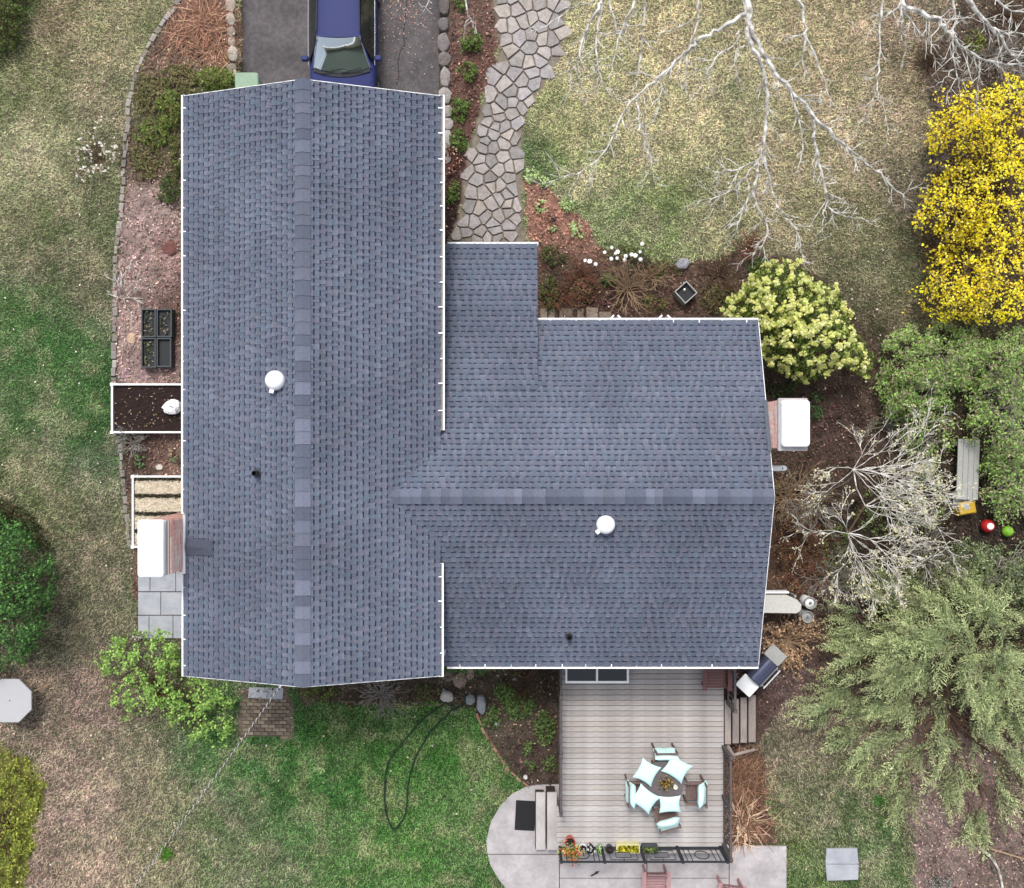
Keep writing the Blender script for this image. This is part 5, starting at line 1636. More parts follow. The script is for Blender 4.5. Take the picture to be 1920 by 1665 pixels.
# ================================================================== PLANTS
def W(px, py, z):
    k = (CAM_H - z) / FPX
    return np.stack([(px - CX) * k, (CY - py) * k, z], 1)
def canopy(poly, n, z0, z1, dmax, depth, void=.0, cs_=26., seed=1, edge=9., amp=.35):
    """points through the volume of a crown with the given outline: domed, lumpy, with gaps"""
    xs = [p[0] for p in poly]; ys = [p[1] for p in poly]
    m = int(n * 2.6)
    px = RNG.uniform(min(xs) - 12, max(xs) + 12, m); py = RNG.uniform(min(ys) - 12, max(ys) + 12, m)
    wx = px + (fbm(px / 14, py / 14, seed, 3) - .5) * 2 * edge * 1.7; wy = py + (fbm(px / 14, py / 14, seed + 3, 3) - .5) * 2 * edge * 1.7
    ok = inpoly(wx, wy, poly)
    cl = fbm(px / cs_, py / cs_, seed + 11, 3)
    ok &= cl > void + RNG.normal(0, .035, m)
    px, py, cl = px[ok][:n], py[ok][:n], cl[ok][:n]
    d = polydist(px, py, poly)
    h = z0 + (z1 - z0) * np.sqrt(np.clip(d / dmax, 0, 1)) + (cl - .5) * 2 * amp * (z1 - z0)
    z = np.maximum(h - depth * RNG.random(len(px)) ** 1.6, .05)
    return px, py, z, cl
def branches(base, tips, r0, r1, jitter=.12, k=5, segs=5, rise=.55):
    mb = MB(); base = Vector(base)
    for t in tips:
        t = Vector(t); pts = []
        for s in range(segs + 1):
            f = s / segs
            q = base.lerp(t, f)
            q.z = base.z + (t.z - base.z) * (f ** rise)
            if 0 < s < segs: q += Vector((random.gauss(0, jitter), random.gauss(0, jitter), random.gauss(0, jitter * .4)))
            pts.append(q)
        mb.tube(pts, [r0 + (r1 - r0) * s / segs for s in range(segs + 1)], k)
    return mb
def shrub(name, label, cat, base, poly, n, z0, z1, dmax, depth, pal, size, aspect=.6, void=0., cs_=26., seed=1, up=.7, nb=24, bark='bark_brown', br=(.03, .006),
          group=None, edge=9., amp=.35, w=None, tipc=None, jit=.14, cluster=None, material='leaf', outward=.0, dark_low=None):
    b = P(*base, 0)
    t = thing(name, label, cat, b, 0, group)
    px, py, z, cl = canopy(poly, n, z0, z1, dmax, depth, void, cs_, seed, edge, amp)
    n = len(px)
    cen = W(px, py, z)
    if cluster:                                     # each point becomes a little rosette of leaves
        q, sp = cluster
        cen = np.repeat(cen, q, 0) + RNG.normal(0, sp, (n * q, 3)); cl = np.repeat(cl, q); n *= q
    bx = np.array([b.x, b.y, .3])
    ax = RNG.normal(size=(n, 3))
    if outward:
        o_ = cen - bx; o_ /= np.linalg.norm(o_, axis=1, keepdims=True)
        ax = ax * (1 - outward) + o_ * outward * 2
    col = pick(pal, n, jit, w)
    # whole sprigs differ in age: paler young growth in some clumps
    col *= (.82 + .40 * fbm(cen[:, 0] * 3.1, cen[:, 1] * 3.1, seed + 31, 2))[:, None]
    o = leaves('crown', cen, randdir(n, up), ax, RNG.uniform(*size, n), aspect, np.clip(col, .003, .85), material, t)
    o.location = -b
    if nb:
        idx = RNG.choice(len(cen), nb)
        mb = branches((b.x, b.y, 0), [tuple(cen[i] - np.array([0, 0, .06])) for i in idx], br[0], br[1])
        o = mb.build('trunk', bark, t); o.location = -b
    return t

# ---- forsythia
FP = [(1955,150),(1900,140),(1850,170),(1795,160),(1752,190),(1748,235),(1735,270),(1742,290),(1800,286),(1806,298),(1748,322),(1728,350),(1722,395),(1712,425),(1735,440),(1788,452),(1782,470),(1735,482),(1742,508),(1728,540),(1688,568),(1682,582),(1730,578),(1760,592),(1800,612),(1860,606),(1955,600)]
shrub('forsythia_bush', 'large forsythia bush in full yellow flower at the right edge', 'bush', (1850, 390), FP, 4300, .4, 2.4, 80, 1.2,
      [(250, 232, 52), (249, 226, 42), (242, 213, 48), (252, 240, 116), (222, 188, 56), (160, 134, 82)], (.05, .10), .8, void=.475, cs_=18, seed=3, up=.5, nb=260, bark='bark_brown', br=(.022, .006), amp=.5,
      w=[.30, .28, .17, .11, .09, .05], cluster=(2, .05), edge=16, material='petal')
fo = bpy.data.objects['forsythia_bush']
cens = []
rr = random.Random(77)
mbc = MB()
for i in range(230):
    sx_, sy_ = rr.uniform(1770, 1930), rr.uniform(170, 590)
    ang = math.pi + rr.gauss(0, .65)
    Lp = rr.uniform(40, 120)
    z0_ = rr.uniform(1.2, 2.4); pts = []
    for q in range(7):
        f = q / 6
        pts.append(P(sx_ + math.cos(ang) * Lp * f, sy_ - math.sin(ang) * Lp * f + 10 * f * f, max(.4, z0_ + .35 * f - .9 * f * f)))
    ex, ey = sx_ + math.cos(ang) * Lp, sy_ - math.sin(ang) * Lp
    if ex < 1690 or ey < 150 or ey > 615: continue
    if ex < 1735 and ey < 540: continue
    mbc.tube(pts, [.009] * 6 + [.004], 4)
    for q in range(6):
        for k in range(3):
            c = pts[q].lerp(pts[q + 1], rr.random()); cens.append((c.x + rr.gauss(0, .035), c.y + rr.gauss(0, .035), c.z + rr.uniform(0, .06)))
cens = np.array(cens); n = len(cens)
o = leaves('flowers', cens, randdir(n, .5), RNG.normal(size=(n, 3)), RNG.uniform(.05, .10, n), .7, pick([(250, 232, 56), (249, 226, 46), (242, 213, 54), (252, 240, 122)], n), 'petal', fo); o.location = -fo.location
o = mbc.build('canes', 'bark_brown', fo); o.location = -fo.location
# ---- pale pieris by the right wing
PP_ = [(1352,580),(1392,535),(1420,498),(1470,490),(1510,500),(1535,530),(1575,545),(1590,590),(1605,630),(1643,670),(1625,712),(1595,690),(1560,690),(1530,712),(1500,718),(1470,700),(1440,690),(1422,650),(1400,620),(1365,610)]
shrub('pieris_bush', 'pale yellow flowering evergreen bush at the upper right house corner', 'bush', (1500, 610), PP_, 470, .6, 2.5, 60, .45,
      [(226, 226, 150), (214, 214, 132), (234, 234, 178), (196, 202, 116), (170, 182, 92)], (.075, .12), .7, void=.40, cs_=13, seed=7, up=.8, nb=40, amp=.45, w=[.28, .26, .2, .16, .10], cluster=(13, .036), edge=10, jit=.08)
pb = bpy.data.objects[[o.name for o in bpy.data.objects if o.name.startswith('pieris_bush')][0]]
px, py, z, cl = canopy(PP_, 5200, .4, 2.25, 60, .8, .26, 20, 8, 6, .3)
cen = W(px, py, z); n = len(cen)
o = leaves('foliage', cen, randdir(n, .5), RNG.normal(size=(n, 3)), RNG.uniform(.08, .16, n), .38, pick([(84, 104, 46), (108, 126, 58), (62, 78, 38), (136, 150, 76)], n), 'leaf', pb); o.location = -pb.location
# ---- bright green shrub at the lower left house corner
shrub('green_shrub', 'bright green leafy shrub at the lower left house corner', 'bush', (300, 1290),
      [(190,1230),(215,1195),(270,1182),(315,1185),(335,1215),(330,1255),(345,1272),(400,1275),(432,1290),(440,1330),(443,1375),(420,1392),(385,1388),(355,1390),(335,1365),(300,1345),(260,1345),(225,1345),(208,1320),(215,1290),(192,1262)], 1500, .15, 1.35, 42, 1.0,
      [(138, 172, 88), (156, 190, 98), (114, 148, 74), (172, 204, 116), (92, 118, 62)], (.06, .11), .62, void=.48, cs_=15, seed=13, nb=70, amp=.45, cluster=(4, .045), br=(.018, .005))
# ---- dark round bush at the left edge
shrub('dark_bush', 'dense dark green bush at the left edge of the lawn', 'bush', (20, 1110),
      [(-60,940),(-10,935),(20,970),(45,985),(70,1020),(98,1050),(106,1090),(100,1130),(85,1165),(75,1200),(50,1235),(20,1258),(-60,1270)], 3200, .5, 2.0, 60, 1.1,
      [(74, 112, 60), (90, 130, 68), (52, 84, 46), (112, 150, 82), (42, 64, 40)], (.06, .12), .5, void=.42, cs_=22, seed=17, nb=40, amp=.4, cluster=(3, .05))
shrub('dark_bush', 'dark brushwood shadowy bush above the dense left bush', 'bush', (20, 970),
      [(-60,905),(0,930),(40,950),(75,985),(100,1030),(80,1040),(40,1000),(-60,985)], 1900, .15, .9, 40, .6, [(64, 68, 44), (84, 86, 54), (52, 52, 38)], (.06, .11), .5, void=.3, seed=19, nb=30)
shrub('low_shrub', 'yellow green low shrub in the bottom left corner', 'bush', (10, 1560),
      [(-50,1410),(20,1405),(60,1425),(82,1470),(75,1520),(62,1570),(58,1620),(40,1680),(-50,1690)], 1100, .05, .4, 40, .3,
      [(134, 144, 60), (152, 158, 66), (112, 126, 56), (170, 172, 84), (104, 112, 62)], (.05, .10), .5, void=.50, cs_=16, seed=23, nb=25, cluster=(4, .05))
shrub('low_shrub', 'dark green low shrub in the top left corner', 'bush', (15, 30),
      [(-50,-40),(40,-40),(55,10),(50,60),(25,95),(-50,110)], 900, .1, .7, 40, .4, [(74, 90, 46), (58, 72, 40), (104, 112, 60)], (.05, .1), .5, void=.38, seed=27, nb=25, cluster=(3, .05))
# ---- wild greenery on the right
WG = [(130, 162, 84), (146, 178, 94), (108, 138, 72), (164, 192, 112), (150, 144, 112), (100, 108, 76), (168, 156, 134)]
shrub('wild_shrub', 'loose fresh green shrub below the forsythia', 'bush', (1760, 700),
      [(1655,640),(1700,612),(1760,605),(1830,620),(1870,650),(1850,700),(1800,745),(1760,790),(1700,800),(1660,780),(1640,730),(1652,690)], 3300, .3, 1.5, 60, .9, WG, (.05, .12), .45, void=.44, cs_=18, seed=31, nb=110, bark='bark_grey', cluster=(3, .06), br=(.016, .004))
shrub('wild_shrub', 'tangled green shrub with grey twigs at the right edge', 'bush', (1880, 760),
      [(1840,640),(1960,600),(1960,880),(1880,900),(1840,850),(1800,800),(1830,720)], 2300, .4, 1.8, 60, 1.0, WG, (.05, .12), .45, void=.45, cs_=18, seed=37, nb=170, bark='bark_grey', cluster=(3, .06), br=(.016, .004))
shrub('wild_shrub', 'sparse green shrub right of the plank bench', 'bush', (1885, 890),
      [(1838,840),(1900,820),(1960,830),(1960,980),(1900,985),(1850,960),(1836,900)], 1200, .3, 1.3, 60, .9, WG, (.05, .12), .45, void=.46, cs_=18, seed=41, nb=90, bark='bark_grey', cluster=(3, .06), br=(.014, .004))
shrub('wild_shrub', 'mixed green shrub between the bare tree and the plank bench', 'bush', (1740, 830),
      [(1680,760),(1740,740),(1800,770),(1795,820),(1780,880),(1730,900),(1690,850)], 700, .2, .9, 50, .6, WG, (.05, .11), .5, void=.48, cs_=18, seed=43, nb=50, bark='bark_grey', cluster=(3, .06), br=(.012, .004))
shrub('wild_shrub', 'grey green shrub below the coloured balls', 'bush', (1880, 1060),
      [(1800,1010),(1860,1020),(1960,1010),(1960,1130),(1880,1140),(1820,1110)], 900, .3, 1.1, 50, .6, [(120, 132, 96), (98, 112, 74), (146, 156, 124), (84, 96, 62)], (.06, .11), .5, void=.44, cs_=18, seed=47, nb=50, bark='bark_grey', cluster=(3, .06))

# ---- juniper: feathery sprays pointing outward
def juniper(label, base, poly, ns, z0, z1, seed, flow, L=(.55, 1.15)):
    b = P(*base, 0); t = thing('juniper', label, 'juniper', b, 0, 'junipers at the lower right')
    px, py, z, cl = canopy(poly, ns, z0, z1, 120, 1.2, .44, 30, seed, 20, .5)
    ns = len(px)
    o_ = W(px, py, z)
    dx_ = px - base[0] + RNG.normal(0, 50, ns) + flow[0]; dy_ = -(py - base[1]) + RNG.normal(0, 50, ns) + flow[1]
    d = np.stack([dx_, dy_, np.zeros(ns)], 1); d /= np.linalg.norm(d, axis=1, keepdims=True) + 1e-9
    d[:, 2] = RNG.normal(.12, .22, ns); d /= np.linalg.norm(d, axis=1, keepdims=True)
    nr = np.stack([RNG.normal(0, .45, ns), RNG.normal(0, .45, ns), np.ones(ns)], 1); nr /= np.linalg.norm(nr, axis=1, keepdims=True)
    sd2 = np.cross(nr, d); sd2 /= np.linalg.norm(sd2, axis=1, keepdims=True)
    Ls = RNG.uniform(*L, ns); crv = RNG.normal(0, .35, ns)
    cens, axs, szs, cols = [], [], [], []
    lum = RNG.random(ns)
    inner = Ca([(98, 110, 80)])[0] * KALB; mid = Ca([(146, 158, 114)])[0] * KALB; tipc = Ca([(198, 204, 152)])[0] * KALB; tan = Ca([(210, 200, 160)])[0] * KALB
    nj = 15
    for j in range(nj):
        tt_ = j / (nj - 1)
        st_ = o_ + d * (Ls * tt_)[:, None] + sd2 * (crv * Ls * tt_ ** 2 * .5)[:, None]
        for s in (-1, 1):
            bl_ = Ls * (.30 * (1 - tt_) ** .8 * (.55 + .45 * np.minimum(1, tt_ * 5)) + .05) * RNG.uniform(.55, 1.25, ns)
            bd = d * .82 + sd2 * s * .58 + RNG.normal(0, .12, (ns, 3)); bd /= np.linalg.norm(bd, axis=1, keepdims=True)
            for q in range(3):
                f = (q + .5) / 3
                cens.append(st_ + bd * (bl_ * f)[:, None] + RNG.normal(0, .014, (ns, 3)))
                axs.append(bd + RNG.normal(0, .40, (ns, 3)))
                szs.append(bl_ * .40 + RNG.uniform(.015, .045, ns))
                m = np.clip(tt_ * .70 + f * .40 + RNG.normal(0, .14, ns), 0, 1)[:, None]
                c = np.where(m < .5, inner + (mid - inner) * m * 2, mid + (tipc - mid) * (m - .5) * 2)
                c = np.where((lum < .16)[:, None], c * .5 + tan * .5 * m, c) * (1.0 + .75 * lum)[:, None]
                cols.append(c)
    cens = np.concatenate(cens); axs = np.concatenate(axs); szs = np.concatenate(szs); cols = np.concatenate(cols)
    n = len(cens)
    nn = np.tile(nr, (n // ns, 1)) + RNG.normal(0, .45, (n, 3)); nn /= np.linalg.norm(nn, axis=1, keepdims=True)
    cens[:, 2] = np.maximum(cens[:, 2], .06)
    o = leaves('crown', cens, nn, axs, szs, .20, cols * (1 + RNG.normal(0, .12, (n, 1))), 'leaf', t, .05); o.location = -b
    idx = RNG.choice(ns, max(6, ns // 6))
    mb = branches((b.x, b.y, 0), [tuple(o_[i] + d[i] * Ls[i] * .6 - np.array([0, 0, .05])) for i in idx], .03, .006, .12)
    o = mb.build('trunk', 'bark_brown', t); o.location = -b
JA = [(1590,1120),(1650,1105),(1700,1085),(1750,1120),(1800,1100),(1850,1100),(1900,1095),(1960,1090),(1960,1330),(1890,1340),(1830,1330),(1770,1310),(1700,1330),(1640,1330),(1580,1340),(1520,1330),(1545,1305),(1590,1290),(1560,1250),(1600,1200)]
juniper('wide feathery yellow green juniper spreading over the right side', (1790, 1200), JA, 600, .3, 2.1, 51, (-60, -10))
juniper('feathery juniper below the wide one, its sprays hanging to the lower left', (1780, 1340),
        [(1600,1330),(1680,1310),(1780,1310),(1870,1320),(1960,1330),(1960,1440),(1890,1440),(1870,1480),(1850,1500),(1790,1470),(1740,1430),(1690,1450),(1660,1470),(1640,1440),(1610,1400),(1580,1370)], 190, .2, 1.3, 57, (-20, -40))
juniper('small bright juniper tongue hanging into the brown mulch', (1820, 1440), [(1790,1440),(1850,1420),(1885,1460),(1870,1510),(1850,1555),(1815,1555),(1785,1510)], 55, .2, .7, 61, (0, -60))
juniper('narrow juniper tip over the edge of the lawn', (1700, 1420), [(1665,1420),(1705,1410),(1715,1470),(1690,1520),(1668,1500)], 26, .2, .7, 63, (0, -60))

shrub('wild_shrub', 'dark grey green brush between the coloured balls and the wide juniper', 'bush', (1800, 1080),
      [(1690,1050),(1740,1020),(1800,1010),(1860,1040),(1960,1050),(1960,1130),(1860,1120),(1780,1130),(1700,1110)], 900, .2, 1.0, 50, .7, [(104, 116, 76), (86, 98, 62), (128, 138, 96), (72, 78, 54)], (.05, .11), .4, void=.44, cs_=16, seed=49, nb=60, bark='bark_grey', cluster=(3, .06))
# ---- bare trees
def poly3(pts):
    return [P(x, y, z) for x, y, z in pts]
def smooth_line(pts, q=3):
    out = []
    n_ = len(pts)
    for i in range(n_ - 1):
        p0, p1, p2, p3 = [pts[max(0, min(n_ - 1, i + d))] for d in (-1, 0, 1, 2)]
        for s in range(q):
            t = s / q
            out.append(.5 * ((2 * p1) + (p2 - p0) * t + (2 * p0 - 5 * p1 + 4 * p2 - p3) * t * t + (3 * p1 - p0 - 3 * p2 + p3) * t ** 3))
    out.append(pts[-1])
    return out
def grow(mb, p, d, L, r, depth, rr, wig=.28, ends=None, spread=.7, k=4, droop=-.05, kids=(2, 4)):
    n_ = max(3, int(L / .16)); pts, rads = [p.copy()], [r]
    d = d.normalized()
    for i in range(n_):
        d = (d + Vector((rr.gauss(0, wig), rr.gauss(0, wig), rr.gauss(0, wig * .5) + droop)) * .45).normalized()
        p = p + d * (L / n_)
        p.z = max(p.z, .1)
        pts.append(p.copy()); rads.append(r * (1 - .6 * (i + 1) / n_) + .0028)
    mb.tube(pts, rads, k)
    if ends is not None: ends.append(pts[-1])
    if depth > 0:
        for c in range(rr.randint(*kids)):
            i = rr.randint(1, n_)
            a = (pts[i] - pts[i - 1]).normalized()
            s = rr.choice((-1, 1)) * rr.uniform(.45, 1.0) * spread
            side = Vector((-a.y, a.x, rr.gauss(0, .35)))
            grow(mb, pts[i], a + side * s, L * rr.uniform(.35, .62), rads[i] * .72, depth - 1, rr, wig, ends, spread, k, droop, kids)
def limb(mb, pts, r0, r1, rr, twigs=1.0, tl=(.3, .9), depth=2, skip=.15, ends=None):
    L = smooth_line(poly3(pts), 4)
    L = [p + Vector((rr.gauss(0, .022), rr.gauss(0, .022), 0)) for p in L]
    n_ = len(L)
    r0, r1 = r0 * 1.12, r1 * 1.2
    mb.tube(L, [(r0 + (r1 - r0) * i / (n_ - 1)) * rr.uniform(.85, 1.15) for i in range(n_)], 6)
    acc = 0
    for i in range(1, n_):
        seg = (L[i] - L[i - 1]).length
        if i / n_ < skip: continue
        acc += seg * twigs * 2.6 * rr.uniform(.5, 1.5)
        while acc > .24:
            acc -= .24
            a = (L[i] - L[i - 1]).normalized()
            side = Vector((-a.y, a.x, rr.gauss(0, .4))) * rr.choice((-1, 1))
            rb = (r0 + (r1 - r0) * i / (n_ - 1))
            grow(mb, L[i], a * rr.uniform(.4, 1.0) + side * rr.uniform(.5, 1.0), rr.uniform(*tl) * (.6 if rr.random() < .5 else 1), min(rb * .5, .011), depth - 1 if rr.random() < .75 else 0, rr, .3, ends, .8, 4, -.03, (1, 3))
def tree_thing(label, base, mbs, name='bare_tree', grp='bare trees over the top lawn'):
    t = thing(name, label, 'tree', base, 0, grp)
    for nm, mb, mt_ in mbs:
        o = mb.build(nm, mt_, t); o.location = -Vector(base)
    return t
rr = random.Random(31)
tr, cr = MB(), MB()
b = P(1400, -330, 0)
tr.tube(smooth_line([b, b + Vector((.05, -.1, 1.6)), P(1401, -290, 3.4), P(1400, -240, 4.9), P(1400, -195, 5.6), P(1399, -120, 6.1)], 3), [.26 - .011 * i for i in range(16)], 10)
limb(cr, [(1399, -125, 6.05), (1398, -60, 6.3), (1402, 10, 6.3), (1408, 55, 6.2), (1430, 100, 6.0), (1452, 135, 5.9), (1492, 178, 5.7), (1530, 222, 5.4), (1580, 270, 5.0), (1632, 312, 4.6), (1662, 340, 4.3), (1700, 372, 4.0)], .085, .012, rr, .45, (.3, .7), 2, .35)
limb(cr, [(1405, 40, 6.2), (1404, 75, 6.2), (1425, 110, 6.0), (1437, 150, 5.8), (1436, 210, 5.5), (1432, 265, 5.3), (1422, 300, 5.1), (1418, 335, 4.9), (1408, 370, 4.7)], .05, .018, rr, .5, (.3, .8), 2, .3)
limb(cr, [(1422, 300, 5.1), (1380, 318, 5), (1345, 322, 4.8), (1338, 328, 4.7)], .022, .006, rr, .9, (.25, .6), 2, .1)
limb(cr, [(1420, 305, 5.1), (1390, 340, 4.9), (1362, 362, 4.7), (1330, 372, 4.6)], .022, .006, rr, .9, (.25, .6), 2, .1)
limb(cr, [(1412, 355, 4.8), (1395, 385, 4.6), (1385, 420, 4.4), (1378, 440, 4.3)], .018, .006, rr, 1.0, (.2, .5), 2, .1)
limb(cr, [(1410, 360, 4.8), (1428, 400, 4.6), (1440, 430, 4.4), (1425, 465, 4.2), (1408, 480, 4.1)], .02, .006, rr, 1.0, (.2, .5), 2, .1)
limb(cr, [(1432, 280, 5.2), (1440, 330, 5), (1450, 370, 4.8), (1468, 402, 4.6), (1490, 430, 4.4), (1502, 470, 4.2), (1508, 495, 4.1)], .028, .006, rr, .8, (.25, .6), 2, .15)
limb(cr, [(1524, 222, 5.4), (1528, 270, 5.2), (1540, 320, 5.0), (1550, 365, 4.8), (1558, 392, 4.6), (1588, 405, 4.5), (1618, 410, 4.4)], .034, .006, rr, .7, (.3, .7), 2, .2)
limb(cr, [(1553, 375, 4.8), (1545, 400, 4.7), (1542, 425, 4.6), (1548, 450, 4.5)], .014, .005, rr, .8, (.2, .4), 1, .1)
limb(cr, [(1402, 20, 6.3), (1375, 40, 6.2), (1340, 60, 6.1), (1310, 72, 6.0), (1296, 88, 5.9), (1268, 115, 5.8), (1225, 155, 5.5), (1190, 185, 5.3), (1170, 210, 5.2), (1150, 255, 5.0), (1120, 300, 4.7), (1085, 322, 4.5), (1050, 337, 4.3)], .045, .009, rr, .55, (.3, .8), 2, .3)
limb(cr, [(1385, 58, 6.1), (1378, 80, 6), (1345, 105, 5.9), (1332, 130, 5.8), (1316, 165, 5.6)], .024, .008, rr, .6, (.2, .5), 2, .2)
limb(cr, [(1400, 85, 6.0), (1382, 95, 5.9), (1378, 130, 5.8), (1390, 170, 5.6)], .018, .005, rr, .8, (.2, .4), 1, .1)
limb(cr, [(1480, 170, 5.7), (1495, 215, 5.5), (1503, 260, 5.3), (1500, 300, 5.1), (1488, 330, 4.9)], .022, .006, rr, .5, (.2, .5), 1, .2)
limb(cr, [(1400, -120, 6.3), (1450, -70, 6.5), (1495, -10, 6.4), (1506, 30, 6.3), (1510, 65, 6.2), (1506, 110, 6.0), (1508, 155, 5.8)], .045, .008, rr, .4, (.2, .5), 2, .5)
limb(cr, [(1510, 65, 6.2), (1528, 105, 6.0), (1542, 145, 5.8), (1562, 198, 5.5)], .026, .006, rr, .4, (.2, .5), 1, .2)
limb(cr, [(1330, -180, 6.2), (1312, -60, 6.2), (1307, 5, 6.1), (1306, 40, 6.0), (1298, 75, 5.9), (1288, 110, 5.8), (1284, 150, 5.6), (1288, 178, 5.5)], .035, .007, rr, .5, (.2, .5), 2, .5)
limb(cr, [(1305, 35, 6.0), (1270, 52, 5.9), (1228, 62, 5.8)], .016, .006, rr, .5, (.2, .4), 1, .2)
limb(cr, [(1196, 190, 5.3), (1200, 235, 5.1), (1206, 260, 5.0), (1218, 290, 4.8), (1226, 340, 4.5)], .022, .006, rr, .6, (.2, .5), 2, .1)
limb(cr, [(1240, 140, 5.6), (1238, 180, 5.4), (1228, 220, 5.2), (1212, 240, 5.1)], .018, .006, rr, .5, (.2, .4), 1, .1)
tree_thing('bare lichen white tree whose long limbs reach across the top lawn', b, [('trunk', tr, 'bark_pale'), ('crown', cr, 'bark_pale')])
rr = random.Random(37)
tr, cr = MB(), MB()
b = P(1180, -300, 0)
tr.tube([b, b + Vector((0, -.2, 2.2)), P(1180, -150, 5.6)], [.2, .16, .09], 10)
limb(cr, [(1180, -150, 5.6), (1150, -60, 5.6), (1130, -5, 5.5), (1122, 15, 5.5), (1098, 55, 5.3), (1085, 105, 5.1), (1072, 140, 4.9), (1066, 175, 4.7)], .05, .008, rr, .8, (.3, .7), 2, .45)
limb(cr, [(1130, 0, 5.5), (1122, 45, 5.3), (1118, 95, 5.1), (1122, 125, 4.9), (1130, 155, 4.8), (1145, 180, 4.7)], .026, .006, rr, .8, (.25, .6), 2, .2)
limb(cr, [(1180, -150, 5.6), (1200, -60, 5.6), (1190, 0, 5.5), (1170, 45, 5.3), (1155, 85, 5.1), (1148, 130, 4.9)], .045, .007, rr, .7, (.3, .6), 2, .5)
limb(cr, [(1140, -10, 5.5), (1152, 45, 5.3), (1160, 65, 5.2), (1190, 30, 5.2), (1203, 5, 5.2)], .02, .006, rr, .6, (.2, .5), 1, .2)
limb(cr, [(1208, -40, 5.6), (1208, 20, 5.4), (1205, 70, 5.2), (1230, 95, 5.0)], .03, .006, rr, .5, (.2, .5), 1, .3)
limb(cr, [(1130, -5, 5.5), (1095, 5, 5.4), (1060, 25, 5.2), (1010, 55, 5.0), (985, 68, 4.9)], .02, .005, rr, .5, (.2, .4), 1, .2)
limb(cr, [(1205, 70, 5.2), (1200, 120, 5), (1193, 160, 4.8), (1188, 200, 4.6)], .02, .005, rr, .5, (.2, .4), 1, .2)
limb(cr, [(1205, 205, 4.7), (1208, 240, 4.5), (1220, 280, 4.3), (1226, 310, 4.2)], .014, .005, rr, .9, (.2, .5), 2, .1)
tree_thing('slender bare tree with forked white branches above the flagstone path', b, [('trunk', tr, 'bark_pale'), ('crown', cr, 'bark_pale')])
rr = random.Random(41)
tr, cr = MB(), MB()
b = P(1730, -260, 0)
tr.tube([b, b + Vector((0, -.2, 2.4)), P(1730, -120, 5.4)], [.24, .19, .11], 10)
limb(cr, [(1730, -120, 5.4), (1705, -40, 5.5), (1692, 5, 5.4), (1735, 28, 5.3), (1765, 42, 5.2), (1785, 72, 5.0), (1810, 92, 4.8), (1850, 112, 4.6), (1895, 122, 4.4), (1940, 122, 4.2)], .07, .014, rr, .9, (.4, .9), 2, .3)
limb(cr, [(1730, -120, 5.4), (1790, -40, 5.6), (1822, 10, 5.5), (1850, 42, 5.3), (1872, 65, 5.1), (1895, 100, 4.8), (1915, 120, 4.6)], .065, .014, rr, .8, (.4, .9), 2, .4)
limb(cr, [(1692, 5, 5.4), (1668, 25, 5.3), (1645, 40, 5.2), (1625, 60, 5.1)], .026, .006, rr, .8, (.2, .5), 2, .1)
limb(cr, [(1694, 10, 5.4), (1690, 45, 5.2), (1688, 65, 5.1), (1698, 92, 5.0)], .024, .006, rr, .9, (.2, .5), 2, .1)
limb(cr, [(1660, -30, 5.5), (1652, 30, 5.3), (1650, 90, 5.0), (1645, 145, 4.8), (1646, 175, 4.7), (1658, 215, 4.5), (1664, 262, 4.3)], .028, .005, rr, .45, (.25, .6), 2, .3)
limb(cr, [(1645, 175, 4.7), (1625, 200, 4.5), (1612, 230, 4.4), (1602, 260, 4.2)], .013, .004, rr, .6, (.2, .4), 1, .1)
limb(cr, [(1784, -20, 5.5), (1790, 30, 5.2), (1786, 80, 5.0), (1792, 130, 4.8), (1800, 170, 4.6)], .03, .006, rr, .9, (.3, .6), 2, .2)
limb(cr, [(1788, 130, 4.8), (1775, 145, 4.7), (1755, 158, 4.6)], .016, .004, rr, .8, (.2, .4), 1, .1)
limb(cr, [(1838, 115, 4.6), (1832, 150, 4.4), (1834, 185, 4.2), (1830, 215, 4.0)], .018, .004, rr, .8, (.2, .4), 1, .1)
limb(cr, [(1860, 55, 5.2), (1890, 60, 5.1), (1940, 68, 5.0)], .03, .008, rr, .9, (.3, .6), 2, .1)
limb(cr, [(1850, -40, 5.4), (1880, 10, 5.3), (1940, 25, 5.2)], .03, .01, rr, 1.0, (.3, .7), 2, .2)
limb(cr, [(1695, 20, 5.3), (1720, 55, 5.1), (1740, 75, 5.0), (1752, 110, 4.8)], .022, .005, rr, .8, (.2, .5), 2, .1)
tree_thing('tangled bare grey tree filling the top right corner', b, [('trunk', tr, 'bark_pale'), ('crown', cr, 'bark_pale')])
# stray twig tip over the bed beside the driveway
rr = random.Random(5)
tr, cr = MB(), MB(); b = P(780, -250, 0)
tr.tube([b, P(800, -160, 4.2)], [.14, .06], 8)
limb(cr, [(800, -160, 4.2), (850, -60, 4.3), (872, 0, 4.2), (878, 30, 4.1), (888, 48, 4.0), (892, 62, 3.9)], .03, .006, rr, .7, (.2, .4), 1, .6)
limb(cr, [(878, 30, 4.1), (872, 50, 4.0), (869, 65, 3.9)], .012, .005, rr, .4, (.1, .2), 0, .4)
limb(cr, [(800, -160, 4.2), (790, -60, 4.3), (805, 0, 4.2), (790, 15, 4.1)], .02, .004, rr, 1.2, (.2, .4), 1, .6)
tree_thing('thin bare branch tip hanging over the driveway wall', b, [('trunk', tr, 'bark_pale'), ('crown', cr, 'bark_pale')])
